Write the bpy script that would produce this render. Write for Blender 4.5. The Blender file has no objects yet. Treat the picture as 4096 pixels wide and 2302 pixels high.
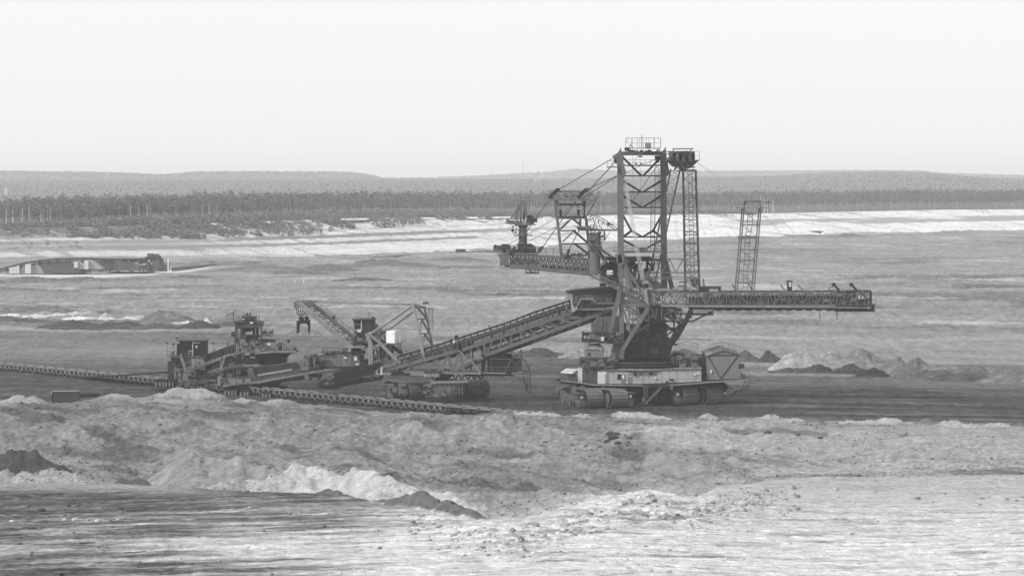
import bpy, math, random
import numpy as np
from mathutils import Vector, Matrix
random.seed(7)
RNG = np.random.default_rng(11)
F = 11400.0; CU = 2048.0; CV = 705.0; H = 48.0      # focal length in photo pixels, principal point, camera height
scn = bpy.context.scene
COL = scn.collection

# ------------------------------------------------------------------ camera, light, sky
cam = bpy.data.cameras.new('camera'); cam_o = bpy.data.objects.new('camera', cam); COL.objects.link(cam_o)
cam.sensor_width = 36.0; cam.lens = 36.0 * F / 4096.0
cam.shift_y = -(1151.0 - CV) / 4096.0
cam.clip_start = 1.0; cam.clip_end = 60000.0
cam_o.location = (0, 0, H); cam_o.rotation_euler = (math.pi / 2, 0, 0)
scn.camera = cam_o
SUN_DIR = Vector((-0.64, -0.42, 0.0)).normalized()
SUN_EL = math.radians(40)
to_sun = Vector((SUN_DIR.x * math.cos(SUN_EL), SUN_DIR.y * math.cos(SUN_EL), math.sin(SUN_EL)))
sl = bpy.data.lights.new('sun', 'SUN'); sl.energy = 3.0; sl.angle = math.radians(1.5); sl.color = (1, 1, 1)
so = bpy.data.objects.new('sun', sl); COL.objects.link(so)
so.rotation_euler = to_sun.to_track_quat('Z', 'Y').to_euler(); so.location = (-300, -200, 500)
w = bpy.data.worlds.new('World'); scn.world = w; w.use_nodes = True
wn = w.node_tree.nodes; wl = w.node_tree.links
sky = wn.new('ShaderNodeTexSky'); sky.sky_type = 'NISHITA'; sky.sun_disc = False
sky.sun_elevation = SUN_EL; sky.sun_rotation = math.atan2(to_sun.x, to_sun.y)
sky.air_density = 1.0; sky.dust_density = 3.0; sky.ozone_density = 1.0
bw = wn.new('ShaderNodeRGBToBW')          # black-and-white photograph: the sky keeps its brightness, not its hue
wl.new(sky.outputs[0], bw.inputs[0])
bg = wn['Background']; bg.inputs[1].default_value = 0.15
mixw = wn.new('ShaderNodeMix'); mixw.data_type = 'FLOAT'     # a bright even veil of high haze under the clear-sky model
mixw.inputs[0].default_value = 0.85; mixw.inputs[3].default_value = 6.95
wl.new(bw.outputs[0], mixw.inputs[2]); wl.new(mixw.outputs[0], bg.inputs[0])
scn.view_settings.view_transform = 'Standard'; scn.view_settings.look = 'None'
scn.view_settings.exposure = 0.0; scn.view_settings.gamma = 1.0
scn.render.engine = 'CYCLES'
scn.cycles.use_denoising = True; scn.cycles.denoiser = 'OPENIMAGEDENOISE'; scn.cycles.denoising_input_passes = 'RGB_ALBEDO_NORMAL'; scn.cycles.denoising_prefilter = 'ACCURATE'
scn.cycles.max_bounces = 3; scn.cycles.diffuse_bounces = 2; scn.cycles.glossy_bounces = 1
scn.cycles.transparent_max_bounces = 4; scn.cycles.volume_bounces = 1; scn.cycles.use_light_tree = False; scn.cycles.sample_clamp_indirect = 3.0

# ------------------------------------------------------------------ helpers
def Wp(u, v, dy=0.0, D0=607.0):
    """photo pixel -> point at depth D0+dy"""
    D = D0 + dy
    return Vector(((u - CU) * D / F, D, H - (v - CV) * D / F))

def ground_D(v, z=0.0):
    return (H - z) * F / (v - CV)

def mat(name, val, rough=0.75, var=0.25, scale=0.6, streak=0.0, dark=None, metal=0.0, bump=0.0):
    m = bpy.data.materials.new(name); m.use_nodes = True
    n = m.node_tree.nodes; l = m.node_tree.links
    b = n['Principled BSDF']; b.inputs['Roughness'].default_value = rough; b.inputs['Metallic'].default_value = metal
    b.inputs['Specular IOR Level'].default_value = 0.3
    tc = n.new('ShaderNodeNewGeometry')
    nz = n.new('ShaderNodeTexNoise'); nz.inputs['Scale'].default_value = scale; nz.inputs['Detail'].default_value = 6
    nz.inputs['Roughness'].default_value = 0.65
    l.new(tc.outputs['Position'], nz.inputs['Vector'])
    r = n.new('ShaderNodeMapRange'); r.inputs[1].default_value = 0.3; r.inputs[2].default_value = 0.7
    r.inputs[3].default_value = val * (1 - var); r.inputs[4].default_value = val * (1 + var)
    l.new(nz.outputs['Fac'], r.inputs[0]); out = r.outputs[0]
    if streak > 0:
        mp = n.new('ShaderNodeMapping'); mp.inputs['Scale'].default_value = (1.6, 1.6, 0.12)
        l.new(tc.outputs['Position'], mp.inputs[0])
        n2 = n.new('ShaderNodeTexNoise'); n2.inputs['Scale'].default_value = 1.3; n2.inputs['Detail'].default_value = 5
        l.new(mp.outputs[0], n2.inputs['Vector'])
        r2 = n.new('ShaderNodeMapRange'); r2.inputs[1].default_value = 0.48; r2.inputs[2].default_value = 0.72
        r2.inputs[3].default_value = 0.0; r2.inputs[4].default_value = streak
        l.new(n2.outputs['Fac'], r2.inputs[0])
        mx = n.new('ShaderNodeMix'); mx.data_type = 'FLOAT'
        l.new(r2.outputs[0], mx.inputs[0]); l.new(out, mx.inputs[2])
        mx.inputs[3].default_value = val * 0.3 if dark is None else dark
        out = mx.outputs[0]
    l.new(out, b.inputs['Base Color'])
    if bump > 0:
        bp = n.new('ShaderNodeBump'); bp.inputs['Strength'].default_value = bump; bp.inputs['Distance'].default_value = 0.2
        l.new(nz.outputs['Fac'], bp.inputs['Height']); l.new(bp.outputs[0], b.inputs['Normal'])
    return m

def tag(o, label=None, cat=None, group=None, kind=None):
    if label: o['label'] = label
    if cat: o['category'] = cat
    if group: o['group'] = group
    if kind: o['kind'] = kind
    return o

def np_mesh(name, V, Fc, material, smooth=False, attrs=None):
    """V (n,3), Fc (m,k) equal-size faces"""
    V = np.ascontiguousarray(V, dtype=np.float32); Fc = np.ascontiguousarray(Fc, dtype=np.int32)
    me = bpy.data.meshes.new(name); k = Fc.shape[1]
    me.vertices.add(len(V)); me.vertices.foreach_set('co', V.ravel())
    me.loops.add(Fc.size); me.loops.foreach_set('vertex_index', Fc.ravel())
    me.polygons.add(len(Fc)); me.polygons.foreach_set('loop_start', np.arange(0, Fc.size, k, dtype=np.int32))
    if smooth: me.polygons.foreach_set('use_smooth', np.ones(len(Fc), dtype=bool))
    for an, av in (attrs or {}).items():
        a = me.attributes.new(an, 'FLOAT', 'POINT'); a.data.foreach_set('value', np.ascontiguousarray(av, dtype=np.float32))
    me.update(calc_edges=True)
    if material: me.materials.append(material)
    o = bpy.data.objects.new(name, me); COL.objects.link(o)
    return o

def vn(x, y, seed):
    xi = np.floor(x).astype(np.int64); yi = np.floor(y).astype(np.int64)
    fx = x - xi; fy = y - yi
    fx = fx * fx * (3 - 2 * fx); fy = fy * fy * (3 - 2 * fy)
    def h(a, b):
        k = (a * 374761393 + b * 668265263 + seed * 974711) & 0xffffffff
        k = ((k ^ (k >> 13)) * 1274126177) & 0xffffffff
        k = ((k ^ (k >> 16)) * 2246822519) & 0xffffffff
        return ((k ^ (k >> 15)) & 0xffffff) / float(0xffffff)
    a = h(xi, yi); b = h(xi + 1, yi); c = h(xi, yi + 1); d = h(xi + 1, yi + 1)
    return (a + (b - a) * fx) * (1 - fy) + (c + (d - c) * fx) * fy

def fbm(x, y, seed, oct=4, gain=0.5):
    s = 0; a = 1.0; t = 0
    for i in range(oct):
        s = s + a * vn(x * 2 ** i + 17.3 * i, y * 2 ** i + 9.1 * i, seed + i); t += a; a *= gain
    return s / t            # 0..1

def ridge(x, y, seed, oct=4, gain=0.5):
    s = 0; a = 1.0; t = 0
    for i in range(oct):
        s = s + a * (1 - np.abs(2 * vn(x * 2 ** i + 5.3 * i, y * 2 ** i + 3.7 * i, seed + i) - 1)); t += a; a *= gain
    return s / t

def ss(a, b, x):
    t = np.clip((x - a) / (b - a), 0, 1); return t * t * (3 - 2 * t)

def interp(pts, x):
    p = np.array(pts, dtype=float); return np.interp(x, p[:, 0], p[:, 1])

def grid_faces(nr, nc):
    i = np.arange(nr * nc).reshape(nr, nc)
    return np.stack([i[:-1, :-1], i[:-1, 1:], i[1:, 1:], i[1:, :-1]], -1).reshape(-1, 4)

# ------------------------------------------------------------------ the pit: one ground sheet from the foreground bench to the foot of the far bank
FOOT_D = [(-1500, 1450), (0, 1610), (1024, 1665), (1500, 1740), (2048, 1895), (2500, 2085), (2800, 2190), (3100, 2270), (3400, 2390), (4096, 2520), (5800, 2720)]

def crest_D(u):  return interp([(-900, 578), (0, 584), (500, 588), (720, 592), (1100, 583), (1500, 569), (1900, 555), (2100, 552), (2600, 556), (3300, 549), (4096, 541), (5000, 536)], u)
def crest_z(u):  return interp([(-900, 1.4), (0, 1.2), (250, 1.1), (350, 1.6), (500, 1.9), (700, 2.0), (1100, 1.6), (1300, 1.2), (1500, .6), (1700, .9), (1900, 1.3), (1990, 1.9), (2160, 1.9), (2250, 1.4), (2400, 1.2), (2700, .6), (3100, 1.1), (3300, .5), (3700, .6), (4096, .2), (5000, .2)], u)
def edge_D(u):   return interp([(-900, 398), (0, 394), (500, 392), (900, 384), (1300, 379), (1700, 364), (1960, 352), (2100, 352), (2300, 368), (2600, 388), (2760, 376), (2900, 395), (3300, 408), (4100, 412), (5000, 412)], u)

BUMPS = []     # (x, y, rx, ry, h, albedo or None)
def bump_px(u, v_top, v_base, w_px, alb=None, z0=0.0, depth=0.8):
    D = (H - z0) * F / (v_base - CV)
    D2 = D + 0.25 * w_px * D / F
    h = (H - (v_top - CV) * D2 / F) - z0
    BUMPS.append(((u - CU) * D2 / F, D2, 0.5 * w_px * D2 / F, 0.5 * w_px * D2 / F * depth, h, alb))
# white sand heaps and dark lumps behind and on the lip of the bench
def bump_at(u, D, w_px, h, alb=None, depth=0.7):
    BUMPS.append(((u - CU) * D / F, D, 0.5 * w_px * D / F, 0.5 * w_px * D / F * depth, h, alb))
WHITE, GREY, DARK = 0.55, 0.2, 0.07
RIDGES = [   # (crest line [(u, height)], distance [(u, D)], half width in metres, albedo, roughness)
 ([(1020, 0), (1080, 1.8), (1130, 3.6), (1180, 4.6), (1250, 5.0), (1330, 4.9), (1400, 4.5), (1500, 4.3), (1600, 4.1), (1700, 4.0), (1800, 3.9), (1870, 3.5), (1930, 2.6), (1990, 1.4), (2120, 0)], [(1000, 432), (1300, 426), (1600, 412), (2000, 396)], 10, .37, .25),
 ([(600, 0), (680, 3.0), (760, 4.2), (830, 3.4), (900, 3.4), (960, 4.6), (1040, 3.2), (1140, 0)], [(600, 440), (1100, 432)], 7, .21, .4),
 ([(820, 0), (900, 2.6), (1000, 3.4), (1080, 2.8), (1180, 0)], [(800, 424), (1200, 420)], 5, .33, .4),
 ([(-500, 4.0), (-100, 4.6), (100, 4.4), (220, 4.6), (330, 3.4), (480, 2.6), (700, 2.3), (900, 2.4), (1000, 0)], [(-500, 420), (1000, 416)], 7, .27, .4),
 ([(-160, 0), (-60, 5.0), (50, 6.9), (110, 5.4), (180, 4.6), (250, 3.4), (320, 0)], [(-200, 440), (300, 434)], 6, .055, .5),
 ([(400, 0), (480, 2.8), (540, 3.2), (590, 2.6), (660, 0)], [(400, 428), (700, 426)], 4, .08, .6),
 ([(760, 0), (840, .8), (1000, 1.0), (1100, 1.4), (1180, 1.0), (1240, 1.6), (1310, 1.9), (1380, 1.4), (1450, 1.0), (1560, 1.1), (1620, 1.8), (1670, 2.1), (1730, 1.7), (1790, 1.4), (1850, 1.1), (1900, .9), (1960, 0)], [(700, 400), (1000, 394), (1300, 384), (1600, 371), (1960, 352)], 4.2, .105, .9),
 ([(2560, 0), (2660, 1.6), (2780, 2.4), (2900, 1.8), (3020, 0)], [(2500, 470), (3100, 468)], 12, .2, .4),
 ([(2450, 0), (2560, 1.4), (2700, 1.8), (2850, 1.2), (2950, 0)], [(2500, 515), (3000, 510)], 10, .30, .3),
 ([(1250, 0), (1400, 2.4), (1550, 3.0), (1750, 2.2), (1900, 2.6), (2100, 1.8), (2300, 0)], [(1200, 500), (2300, 512)], 16, None, .5),
 ([(600, 0), (750, 2.0), (900, 1.4), (1050, 2.4), (1200, 0)], [(600, 505), (1200, 520)], 14, None, .5),
 ([(-300, 0), (0, 2.4), (250, 1.6), (420, 2.2), (560, 0)], [(-300, 500), (600, 510)], 14, None, .5),
 ([(60, 0), (130, 1.4), (200, 1.8), (260, 0)], [(0, 548), (300, 548)], 6, .085, .7),
 ([(3150, 0), (3250, .9), (3400, 1.1), (3500, 0)], [(3000, 452), (3600, 452)], 7, .13, .6),
 ([(2480, 0), (2560, .5), (2900, .6), (3250, .5), (3340, 0)], [(2400, 527), (3400, 521)], 9, .125, .8),
 ([(3300, 0), (3360, 1.3), (3450, 1.0), (3560, .4), (3640, 0)], [(3300, 519), (3700, 517)], 7, .27, .3),
 ([(2540, 0), (2640, .9), (2760, 1.3), (2950, .7), (3200, .5), (3400, 0)], [(2500, 500), (3400, 494)], 8, .26, .4),
 ([(3560, 0), (3650, .9), (3800, 1.1), (3950, .7), (4050, 0)], [(3500, 505), (4100, 503)], 7, .24, .4),
 ([(2900, 0), (3100, 1.0), (3300, 1.3), (3600, .9), (4000, 1.3), (4500, 1.0)], [(2900, 500), (4500, 500)], 12, .26, .4),
 ([(2400, 0), (2600, .8), (2900, 1.0), (3300, .8), (3600, 1.1), (4500, .9)], [(2400, 532), (4500, 522)], 7, .24, .5)]
# rounded mounds along the crest of the spoil field
bump_at(775, 592, 280, 2.0, .27); bump_at(690, 590, 180, 1.2, .25); bump_at(110, 588, 190, 1.6, .25); bump_at(30, 588, 150, 1.1, .27); bump_at(470, 585, 200, .9, .25)
bump_at(980, 583, 140, .9, .25); bump_at(1120, 580, 220, .8, .25)
for i, u in enumerate([2040, 2120, 2205, 2330, 2420, 2500, 2570, 2640, 2720, 2830, 3090, 3180, 3260, 3400, 3490, 3560, 3700, 3790, 3860, 3990, 4080, 4180, 4300]):
    r = random.random()
    bump_at(u, float(crest_D(u)) - 2 + 4 * r, 90 + 80 * random.random(), 0.5 + .7 * random.random(), .3 if i % 4 else .12)
for i in range(22):
    u = -500 + 2450 * random.random()
    bump_at(u, float(crest_D(u)) - 4 - 6 * random.random(), 80 + 110 * random.random(), 0.4 + .6 * random.random(), None)

def ground_height(x, y):
    """height and albedo of the pit ground (metres); x, y numpy arrays"""
    u = CU + F * x / np.maximum(y, 60); uu = np.clip(u, -900, 5000)
    v = CV + F * H / np.maximum(y, 60)
    # --- pit floor beyond the crest
    cD = crest_D(uu); eD = edge_D(uu + 60 * (vn(x / 9, y / 60, 3) - .5))
    far = ss(cD + 2, cD + 14, y)
    und = (fbm(x / 60, y / 45, 21, 4) - .5) * 1.8 * ss(700, 1000, y) + (ridge(x / 90 + y / 200, y / 34, 25, 3) - .5) * 2.6 * ss(760, 1100, y)
    grain = (vn(x / 1.3, y / 2.2, 411) - .5) * .55 * ss(700, 950, y) + (vn(x / 3.7, y / 6.0, 413) - .5) * .7 * ss(760, 1000, y) + (vn(x / .9, y / 1.1, 415) - .5) * .16
    grain = grain * (.5 + fbm(x / 50, y / 60, 417, 3))
    floor = und + grain + (fbm(x / 7, y / 5, 31, 3) - .5) * .25 + (ridge(x / 30 + y / 60, y / 9, 35, 3) - .6) * .9 * ss(780, 900, y)
    # --- spoil field
    cz = crest_z(uu)
    t = np.clip((y - eD) / np.maximum(cD - eD, 1), 0, 1)
    b0 = -1.5 + 1.2 * (1 - ss(1400, 2100, uu)); base = b0 + (cz - b0) * ss(0.12, .95, t)
    hill = (ridge(x / 26 + .35 * y / 30, y / 40, 41, 4) - .52) * 7.0 + (fbm(x / 60, y / 45, 45, 3) - .5) * 4.0
    gully = (ridge((x + .9 * y) / 9.0, (y - .9 * x) / 34, 51, 3) - .5) * 2.0
    mid = np.clip(np.minimum(t / .25, (1 - t) / .25), 0, 1)
    rightw = ss(2600, 3300, uu)
    spoil = base + (hill * (1 - .55 * rightw) + gully * (1 - .8 * rightw)) * mid * .62 + (fbm(x / 4.5, y / 4.5, 55, 4) - .5) * (.9 - .45 * rightw) + (fbm(x / 1.0, y / 1.2, 58, 2) - .5) * (.55 - .3 * rightw) + (ridge(x / 2.6, y / 3.2, 59, 3) - .5) * (.42 - .3 * rightw)
    # --- bench in the foreground
    by = 5.6 - 1.4 * ss(2300, 3600, uu)
    tex = (fbm((x + 2.0 * y) / 3.0, (y - .22 * x) / 1.2, 61, 3) - .5) * .36
    trk = (ridge((x) / 13 + y / 60, (y - .22 * x) / 1.5, 65, 3) - .5) * .30
    rough = ss(.44, .62, fbm(x / 16, (y - .25 * x) / 7, 67, 3)) * (fbm(x / .9, y / 1.1, 69, 3) - .35) * .85
    rub = np.exp(-((y - eD + 20 + 4 * (vn(x / 12, 0 * x, 5) - .5)) / 17) ** 2) * ss(1700, 2000, uu) * (1 - ss(2900, 3300, uu))
    bench = by + tex + trk + rough * .32 + rub * (fbm(x / 1.3, y / 1.6, 71, 3) - .3) * 1.15
    w_e = 12 + 45 * ss(2850, 3200, uu) - 3 * (1 - ss(300, 1000, uu))
    e = ss(0, 1, (y - eD) / w_e)
    z = bench * (1 - e) + spoil * e
    flat_ = ss(1060, 1085, v) * (1 - ss(1108, 1125, v)) * (1 - ss(760, 1000, uu))
    z = z * (1 - far) + floor * far * (1 - .9 * flat_)
    # --- albedo
    n1 = fbm(x / 22, y / 20, 81, 4); n2 = fbm(x / 3.0, y / 3.0, 85, 3)
    a_sp = .172 + .09 * (n1 - .5) * 2 * .8 + .10 * (n2 - .5) + .10 * (vn(x / .6, y / 1.1, 87) - .5)
    a_sp = a_sp * (1 - .45 * ss(.58, .72, fbm((x + .9 * y) / 9, (y - .9 * x) / 20, 89, 3)))
    a_sp = np.where(uu > 2500, a_sp * (1 + .35 * ss(2500, 3200, uu)), a_sp)
    # valley of pale sand behind the bench (photo centre)
    val = np.exp(-((y - eD - 34) / 26) ** 2) * ss(1500, 1900, uu) * (1 - ss(2700, 3000, uu)) + np.exp(-((y - eD - 20) / 14) ** 2) * (1 - ss(900, 1150, uu)) * .7
    a_sp = a_sp + (.42 - a_sp) * np.clip(val * 1.1, 0, 1)
    # bench: dark soil left, white sand right, both streaked by vehicle tracks
    st = fbm(x / 11 + y / 70, (y - .22 * x) / 1.3, 91, 4, .6); st2 = fbm(x / 3.5, (y - .2 * x) / .6, 95, 3)
    wl_ = (u - 1850) / 800 + 1.15 * ss(2090, 2290, v) + (st - .5) * 1.7 + (fbm(x / 40, y / 25, 97, 2) - .5) * 1.1
    wl_ = np.where(u < 1300, wl_ + (1300 - u) / 1100, wl_)
    white = ss(-.45, .95, wl_)
    white = white * (1 - .5 * ss(.62, .74, fbm(x / 14 + y / 30, (y - .22 * x) / 3.2, 99, 4)) * ss(2900, 3100, u + 900 * (v > 2050)))
    fl = fbm(x / 4.5 + y / 40, (y - .22 * x) / .6, 121, 3, .6); fl2 = fbm(x / 22, (y - .18 * x) / .7, 123, 3)
    darkb = .070 + .05 * (st2 - .5) + .09 * ss(.54, .72, fl) + .06 * (fbm(x / .9, y / 1.1, 127, 3) - .5) * (.35 + ss(2080, 2200, v)) - .035 * ss(.5, .65, fl2)
    lightb = .53 + .10 * (st2 - .5) + .16 * (fbm(x / .9, y / 1.1, 127, 3) - .5) + .10 * (st - .5) - .16 * ss(.55, .72, fl) - .10 * ss(.56, .68, fl2)
    a_b = darkb * (1 - white) + lightb * white
    a_b = a_b * (1 - .35 * rub * ss(.45, .7, n2))
    # upper strip of the bench on the left, grey-white
    a_b = np.where(u < 1500, a_b + (.30 - a_b) * .7 * ss(-14, -3, y - eD) * (1 - ss(500, 1100, u)), a_b)
    # right side of the bench is a little greyer towards its far edge
    a_b = np.where(u > 2500, a_b + (.30 - a_b) * ss(-70, 5, y - eD) * .85 * ss(2700, 3000, u), a_b)
    # pit floor
    sf = fbm(x / 40 + y / 130, (y + .25 * x) / 5.0, 101, 4); sf2 = fbm(x / 70, y / 30, 105, 4); sf3 = fbm(x / 14, y / 8, 107, 3)
    dark_v = interp([(-900, 1440), (0, 1450), (900, 1470), (1300, 1440), (2100, 1440), (2300, 1440), (2900, 1500), (3300, 1512), (3700, 1530), (4096, 1545), (5000, 1570)], uu)
    sg = vn(x / .8, y / 6.0, 113) - .5; sg2 = fbm(x / 2.5, y / 14, 115, 3) - .5
    a_far = .198 + .09 * (sf2 - .5) + .08 * (sf - .5) + .06 * (sf3 - .5) + .07 * sg + .08 * sg2
    a_far = a_far + .13 * ss(.64, .74, fbm(x / 45 + y / 160, (y + .12 * x) / 12.0, 109, 5)) * ss(800, 900, y) - .08 * ss(.58, .72, fbm(x / 90, y / 42, 111, 3))
    a_far = np.where(v < 1100, a_far * .93 + .02, a_far)
    a_mid = .105 + .08 * (sf - .5) + .05 * (sf2 - .5) + .05 * sg + .05 * sg2 + .05 * (fbm(x / 18 + y / 40, (y + .2 * x) / 2.2, 117, 3) - .5)
    a_drk = .046 + .045 * (sf - .5) + .02 * (sf2 - .5) + .03 * sg + .07 * (fbm(x / 14 + y / 30, (y + .18 * x) / 1.3, 119, 3) - .5) + .07 * ss(.60, .72, fbm(x / 30 + y / 50, (y + .2 * x) / 2.6, 125, 4))
    mid_v = interp([(-900, 1325), (900, 1332), (1300, 1340), (2000, 1400), (2300, 1425), (2900, 1492), (3500, 1500), (5000, 1560)], uu)
    a_f = a_far + (a_mid - a_far) * ss(-4, 8, v - mid_v + 24 * (sf2 - .5))
    a_f = a_f + (a_drk - a_f) * ss(-14, 40, v - dark_v + 90 * (sf - .5))
    lite = np.exp(-((v - 1385 - .02 * u) / 36) ** 2) * (1 - ss(700, 1200, u))
    a_f = a_f + .06 * lite
    rt_ = interp([(-400, 1098), (0, 1096), (60, 1094), (250, 1093), (480, 1086), (600, 1083), (760, 1077), (1000, 1058)], uu); rb_ = interp([(-400, 1108), (0, 1107), (180, 1110), (330, 1112), (480, 1107), (600, 1100), (760, 1084), (1000, 1061)], uu)
    road = ss(rt_ - 1, rt_ + 2, v + 3 * (sf3 - .5)) * (1 - ss(rb_ - 3, rb_ + 3, v + 14 * (sf3 - .5))) * (1 - ss(760, 1000, uu))
    a_f = a_f + (.50 - a_f) * road
    alb = (a_b * (1 - e) + a_sp * e) * (1 - far) + a_f * far
    for pts, Ds, hw, a, rg in RIDGES:
        u0, u1 = pts[0][0], pts[-1][0]; Dm = np.array(Ds)[:, 1]
        m = (uu > u0 - 60) & (uu < u1 + 60) & (y > Dm.min() - hw * 2.2) & (y < Dm.max() + hw * 2.2)
        if not m.any(): continue
        xx, yy, um = x[m], y[m], uu[m]
        wob = (fbm(xx / 5.0, yy / 5.0, 401, 4) - .5)
        hh = interp(pts, um + 30 * (fbm(xx / 4.0, yy / 7.0, 403, 3) - .5)); q = np.abs(yy - interp(Ds, um)) / hw + wob * .65
        k = np.clip(1 - np.clip(q, 0, 9), 0, 1) if hw > 9 else np.clip(1.12 - np.sqrt(np.clip(q, 0, 9) ** 2 + .06), 0, 1)
        add = hh * k * (1 + rg * (fbm(xx / 1.7, yy / 1.7, 405, 4) - .5)) + ss(.0, .3, k) * rg * .5 * (fbm(xx / .8, yy / .8, 407, 3) - .5) * ss(0, .5, hh)
        z[m] += add
        if a is not None:
            kk = ss(.02, .25, k * np.minimum(hh / 1.0, 1) + .25 * (fbm(xx / 1.5, yy / 1.5, 409, 3) - .5)) * ss(0, .3, hh)
            alb[m] = alb[m] * (1 - kk) + a * (.75 + .5 * fbm(xx / 1.2, yy / 1.2, 411, 4)) * kk
    for (bx, by_, rx, ry, h, a) in BUMPS:
        m = (np.abs(x - bx) < rx * 1.7) & (np.abs(y - by_) < ry * 1.7)
        if not m.any(): continue
        xx = x[m]; yy = y[m]
        q = np.sqrt(((xx - bx) / rx) ** 2 + ((yy - by_) / ry) ** 2) + (fbm(xx / (rx * .55), yy / (ry * .55), int(abs(bx * 7)) % 97, 4) - .5) * .55
        k = np.clip(1 - q, 0, 1); prof = np.clip(1 - q ** 1.7, 0, 1) ** 1.1
        z[m] += h * prof * (1 + .25 * (fbm(xx / 1.5, yy / 1.5, 7, 3) - .5))
        if a is not None:
            kk = ss(.03, .2, k + .12 * (fbm(xx / 1.2, yy / 1.2, 9, 2) - .5)); alb[m] = alb[m] * (1 - kk) + (a * (.9 + .2 * fbm(xx / 2, yy / 2, 13, 3))) * kk
    return z, np.clip(alb, .02, .8)

def ground_z(x, y):
    z, _ = ground_height(np.array([float(x)]), np.array([float(y)])); return float(z[0])

def ground_mat(name, tracks=True):
    m = bpy.data.materials.new(name); m.use_nodes = True
    n = m.node_tree.nodes; l = m.node_tree.links; b = n['Principled BSDF']
    b.inputs['Roughness'].default_value = 0.95; b.inputs['Specular IOR Level'].default_value = 0.1
    at = n.new('ShaderNodeAttribute'); at.attribute_name = 'alb'
    g = n.new('ShaderNodeNewGeometry')
    n1 = n.new('ShaderNodeTexNoise'); n1.inputs['Scale'].default_value = 1.1; n1.inputs['Detail'].default_value = 8; n1.inputs['Roughness'].default_value = .7
    l.new(g.outputs['Position'], n1.inputs['Vector'])
    mp = n.new('ShaderNodeMapping'); mp.inputs['Rotation'].default_value = (0, 0, -.2); mp.inputs['Scale'].default_value = (.13, .9, .3)
    l.new(g.outputs['Position'], mp.inputs[0])
    n2 = n.new('ShaderNodeTexNoise'); n2.inputs['Scale'].default_value = 1.0; n2.inputs['Detail'].default_value = 7; n2.inputs['Roughness'].default_value = .65
    l.new(mp.outputs[0], n2.inputs['Vector'])
    r1 = n.new('ShaderNodeMapRange'); r1.inputs[1].default_value = .3; r1.inputs[2].default_value = .7; r1.inputs[3].default_value = .78; r1.inputs[4].default_value = 1.22
    l.new(n1.outputs['Fac'], r1.inputs[0])
    r2 = n.new('ShaderNodeMapRange'); r2.inputs[1].default_value = .3; r2.inputs[2].default_value = .7; r2.inputs[3].default_value = .84; r2.inputs[4].default_value = 1.16
    l.new(n2.outputs['Fac'], r2.inputs[0])
    mp3 = n.new('ShaderNodeMapping'); mp3.inputs['Rotation'].default_value = (0, 0, -.2); mp3.inputs['Scale'].default_value = (.5, 2.8, .6)
    l.new(g.outputs['Position'], mp3.inputs[0])
    n3 = n.new('ShaderNodeTexNoise'); n3.inputs['Scale'].default_value = 1.0; n3.inputs['Detail'].default_value = 6; n3.inputs['Roughness'].default_value = .7
    l.new(mp3.outputs[0], n3.inputs['Vector'])
    r3 = n.new('ShaderNodeMapRange'); r3.inputs[1].default_value = .3; r3.inputs[2].default_value = .7; r3.inputs[3].default_value = .72; r3.inputs[4].default_value = 1.28
    l.new(n3.outputs['Fac'], r3.inputs[0])
    n5 = n.new('ShaderNodeTexNoise'); n5.inputs['Scale'].default_value = 3.5; n5.inputs['Detail'].default_value = 4; n5.inputs['Roughness'].default_value = .8
    l.new(g.outputs['Position'], n5.inputs['Vector'])
    r5 = n.new('ShaderNodeMapRange'); r5.inputs[1].default_value = .3; r5.inputs[2].default_value = .7; r5.inputs[3].default_value = .75; r5.inputs[4].default_value = 1.25
    l.new(n5.outputs['Fac'], r5.inputs[0])
    m0 = n.new('ShaderNodeMath'); m0.operation = 'MULTIPLY'; l.new(r3.outputs[0], m0.inputs[0]); l.new(r5.outputs[0], m0.inputs[1])
    m1 = n.new('ShaderNodeMath'); m1.operation = 'MULTIPLY'; l.new(at.outputs['Fac'], m1.inputs[0]); l.new(r1.outputs[0], m1.inputs[1])
    m2 = n.new('ShaderNodeMath'); m2.operation = 'MULTIPLY'; l.new(m1.outputs[0], m2.inputs[0]); l.new(r2.outputs[0], m2.inputs[1])
    m3 = n.new('ShaderNodeMath'); m3.operation = 'MULTIPLY'; l.new(m2.outputs[0], m3.inputs[0]); l.new(m0.outputs[0], m3.inputs[1]); m3.use_clamp = True
    l.new(m3.outputs[0], b.inputs['Base Color'])
    bp = n.new('ShaderNodeBump'); bp.inputs['Strength'].default_value = .7; bp.inputs['Distance'].default_value = .35
    l.new(n1.outputs['Fac'], bp.inputs['Height']); l.new(bp.outputs[0], b.inputs['Normal'])
    return m
M_ground = ground_mat('pit_soil')

def build_ground():
    vs = np.concatenate([CV + H * F / np.geomspace(12, 280, 60), np.arange(2640, 1500, -1.6), np.arange(1500, 905, -1.7)])
    us = np.concatenate([np.arange(-2600, -340, 22), np.arange(-340, 4440, 4.6), np.arange(4450, 6700, 22)])
    D = H * F / (vs - CV)
    Y = np.repeat(D[:, None], len(us), 1); X = (us[None, :] - CU) * Y / F
    z, a = ground_height(X.ravel(), Y.ravel())
    V = np.stack([X.ravel(), Y.ravel(), z], -1)
    o = np_mesh('ground', V, grid_faces(len(vs), len(us)), M_ground, True, {'alb': a})
    tag(o, kind='structure')
    return o
build_ground()
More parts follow.
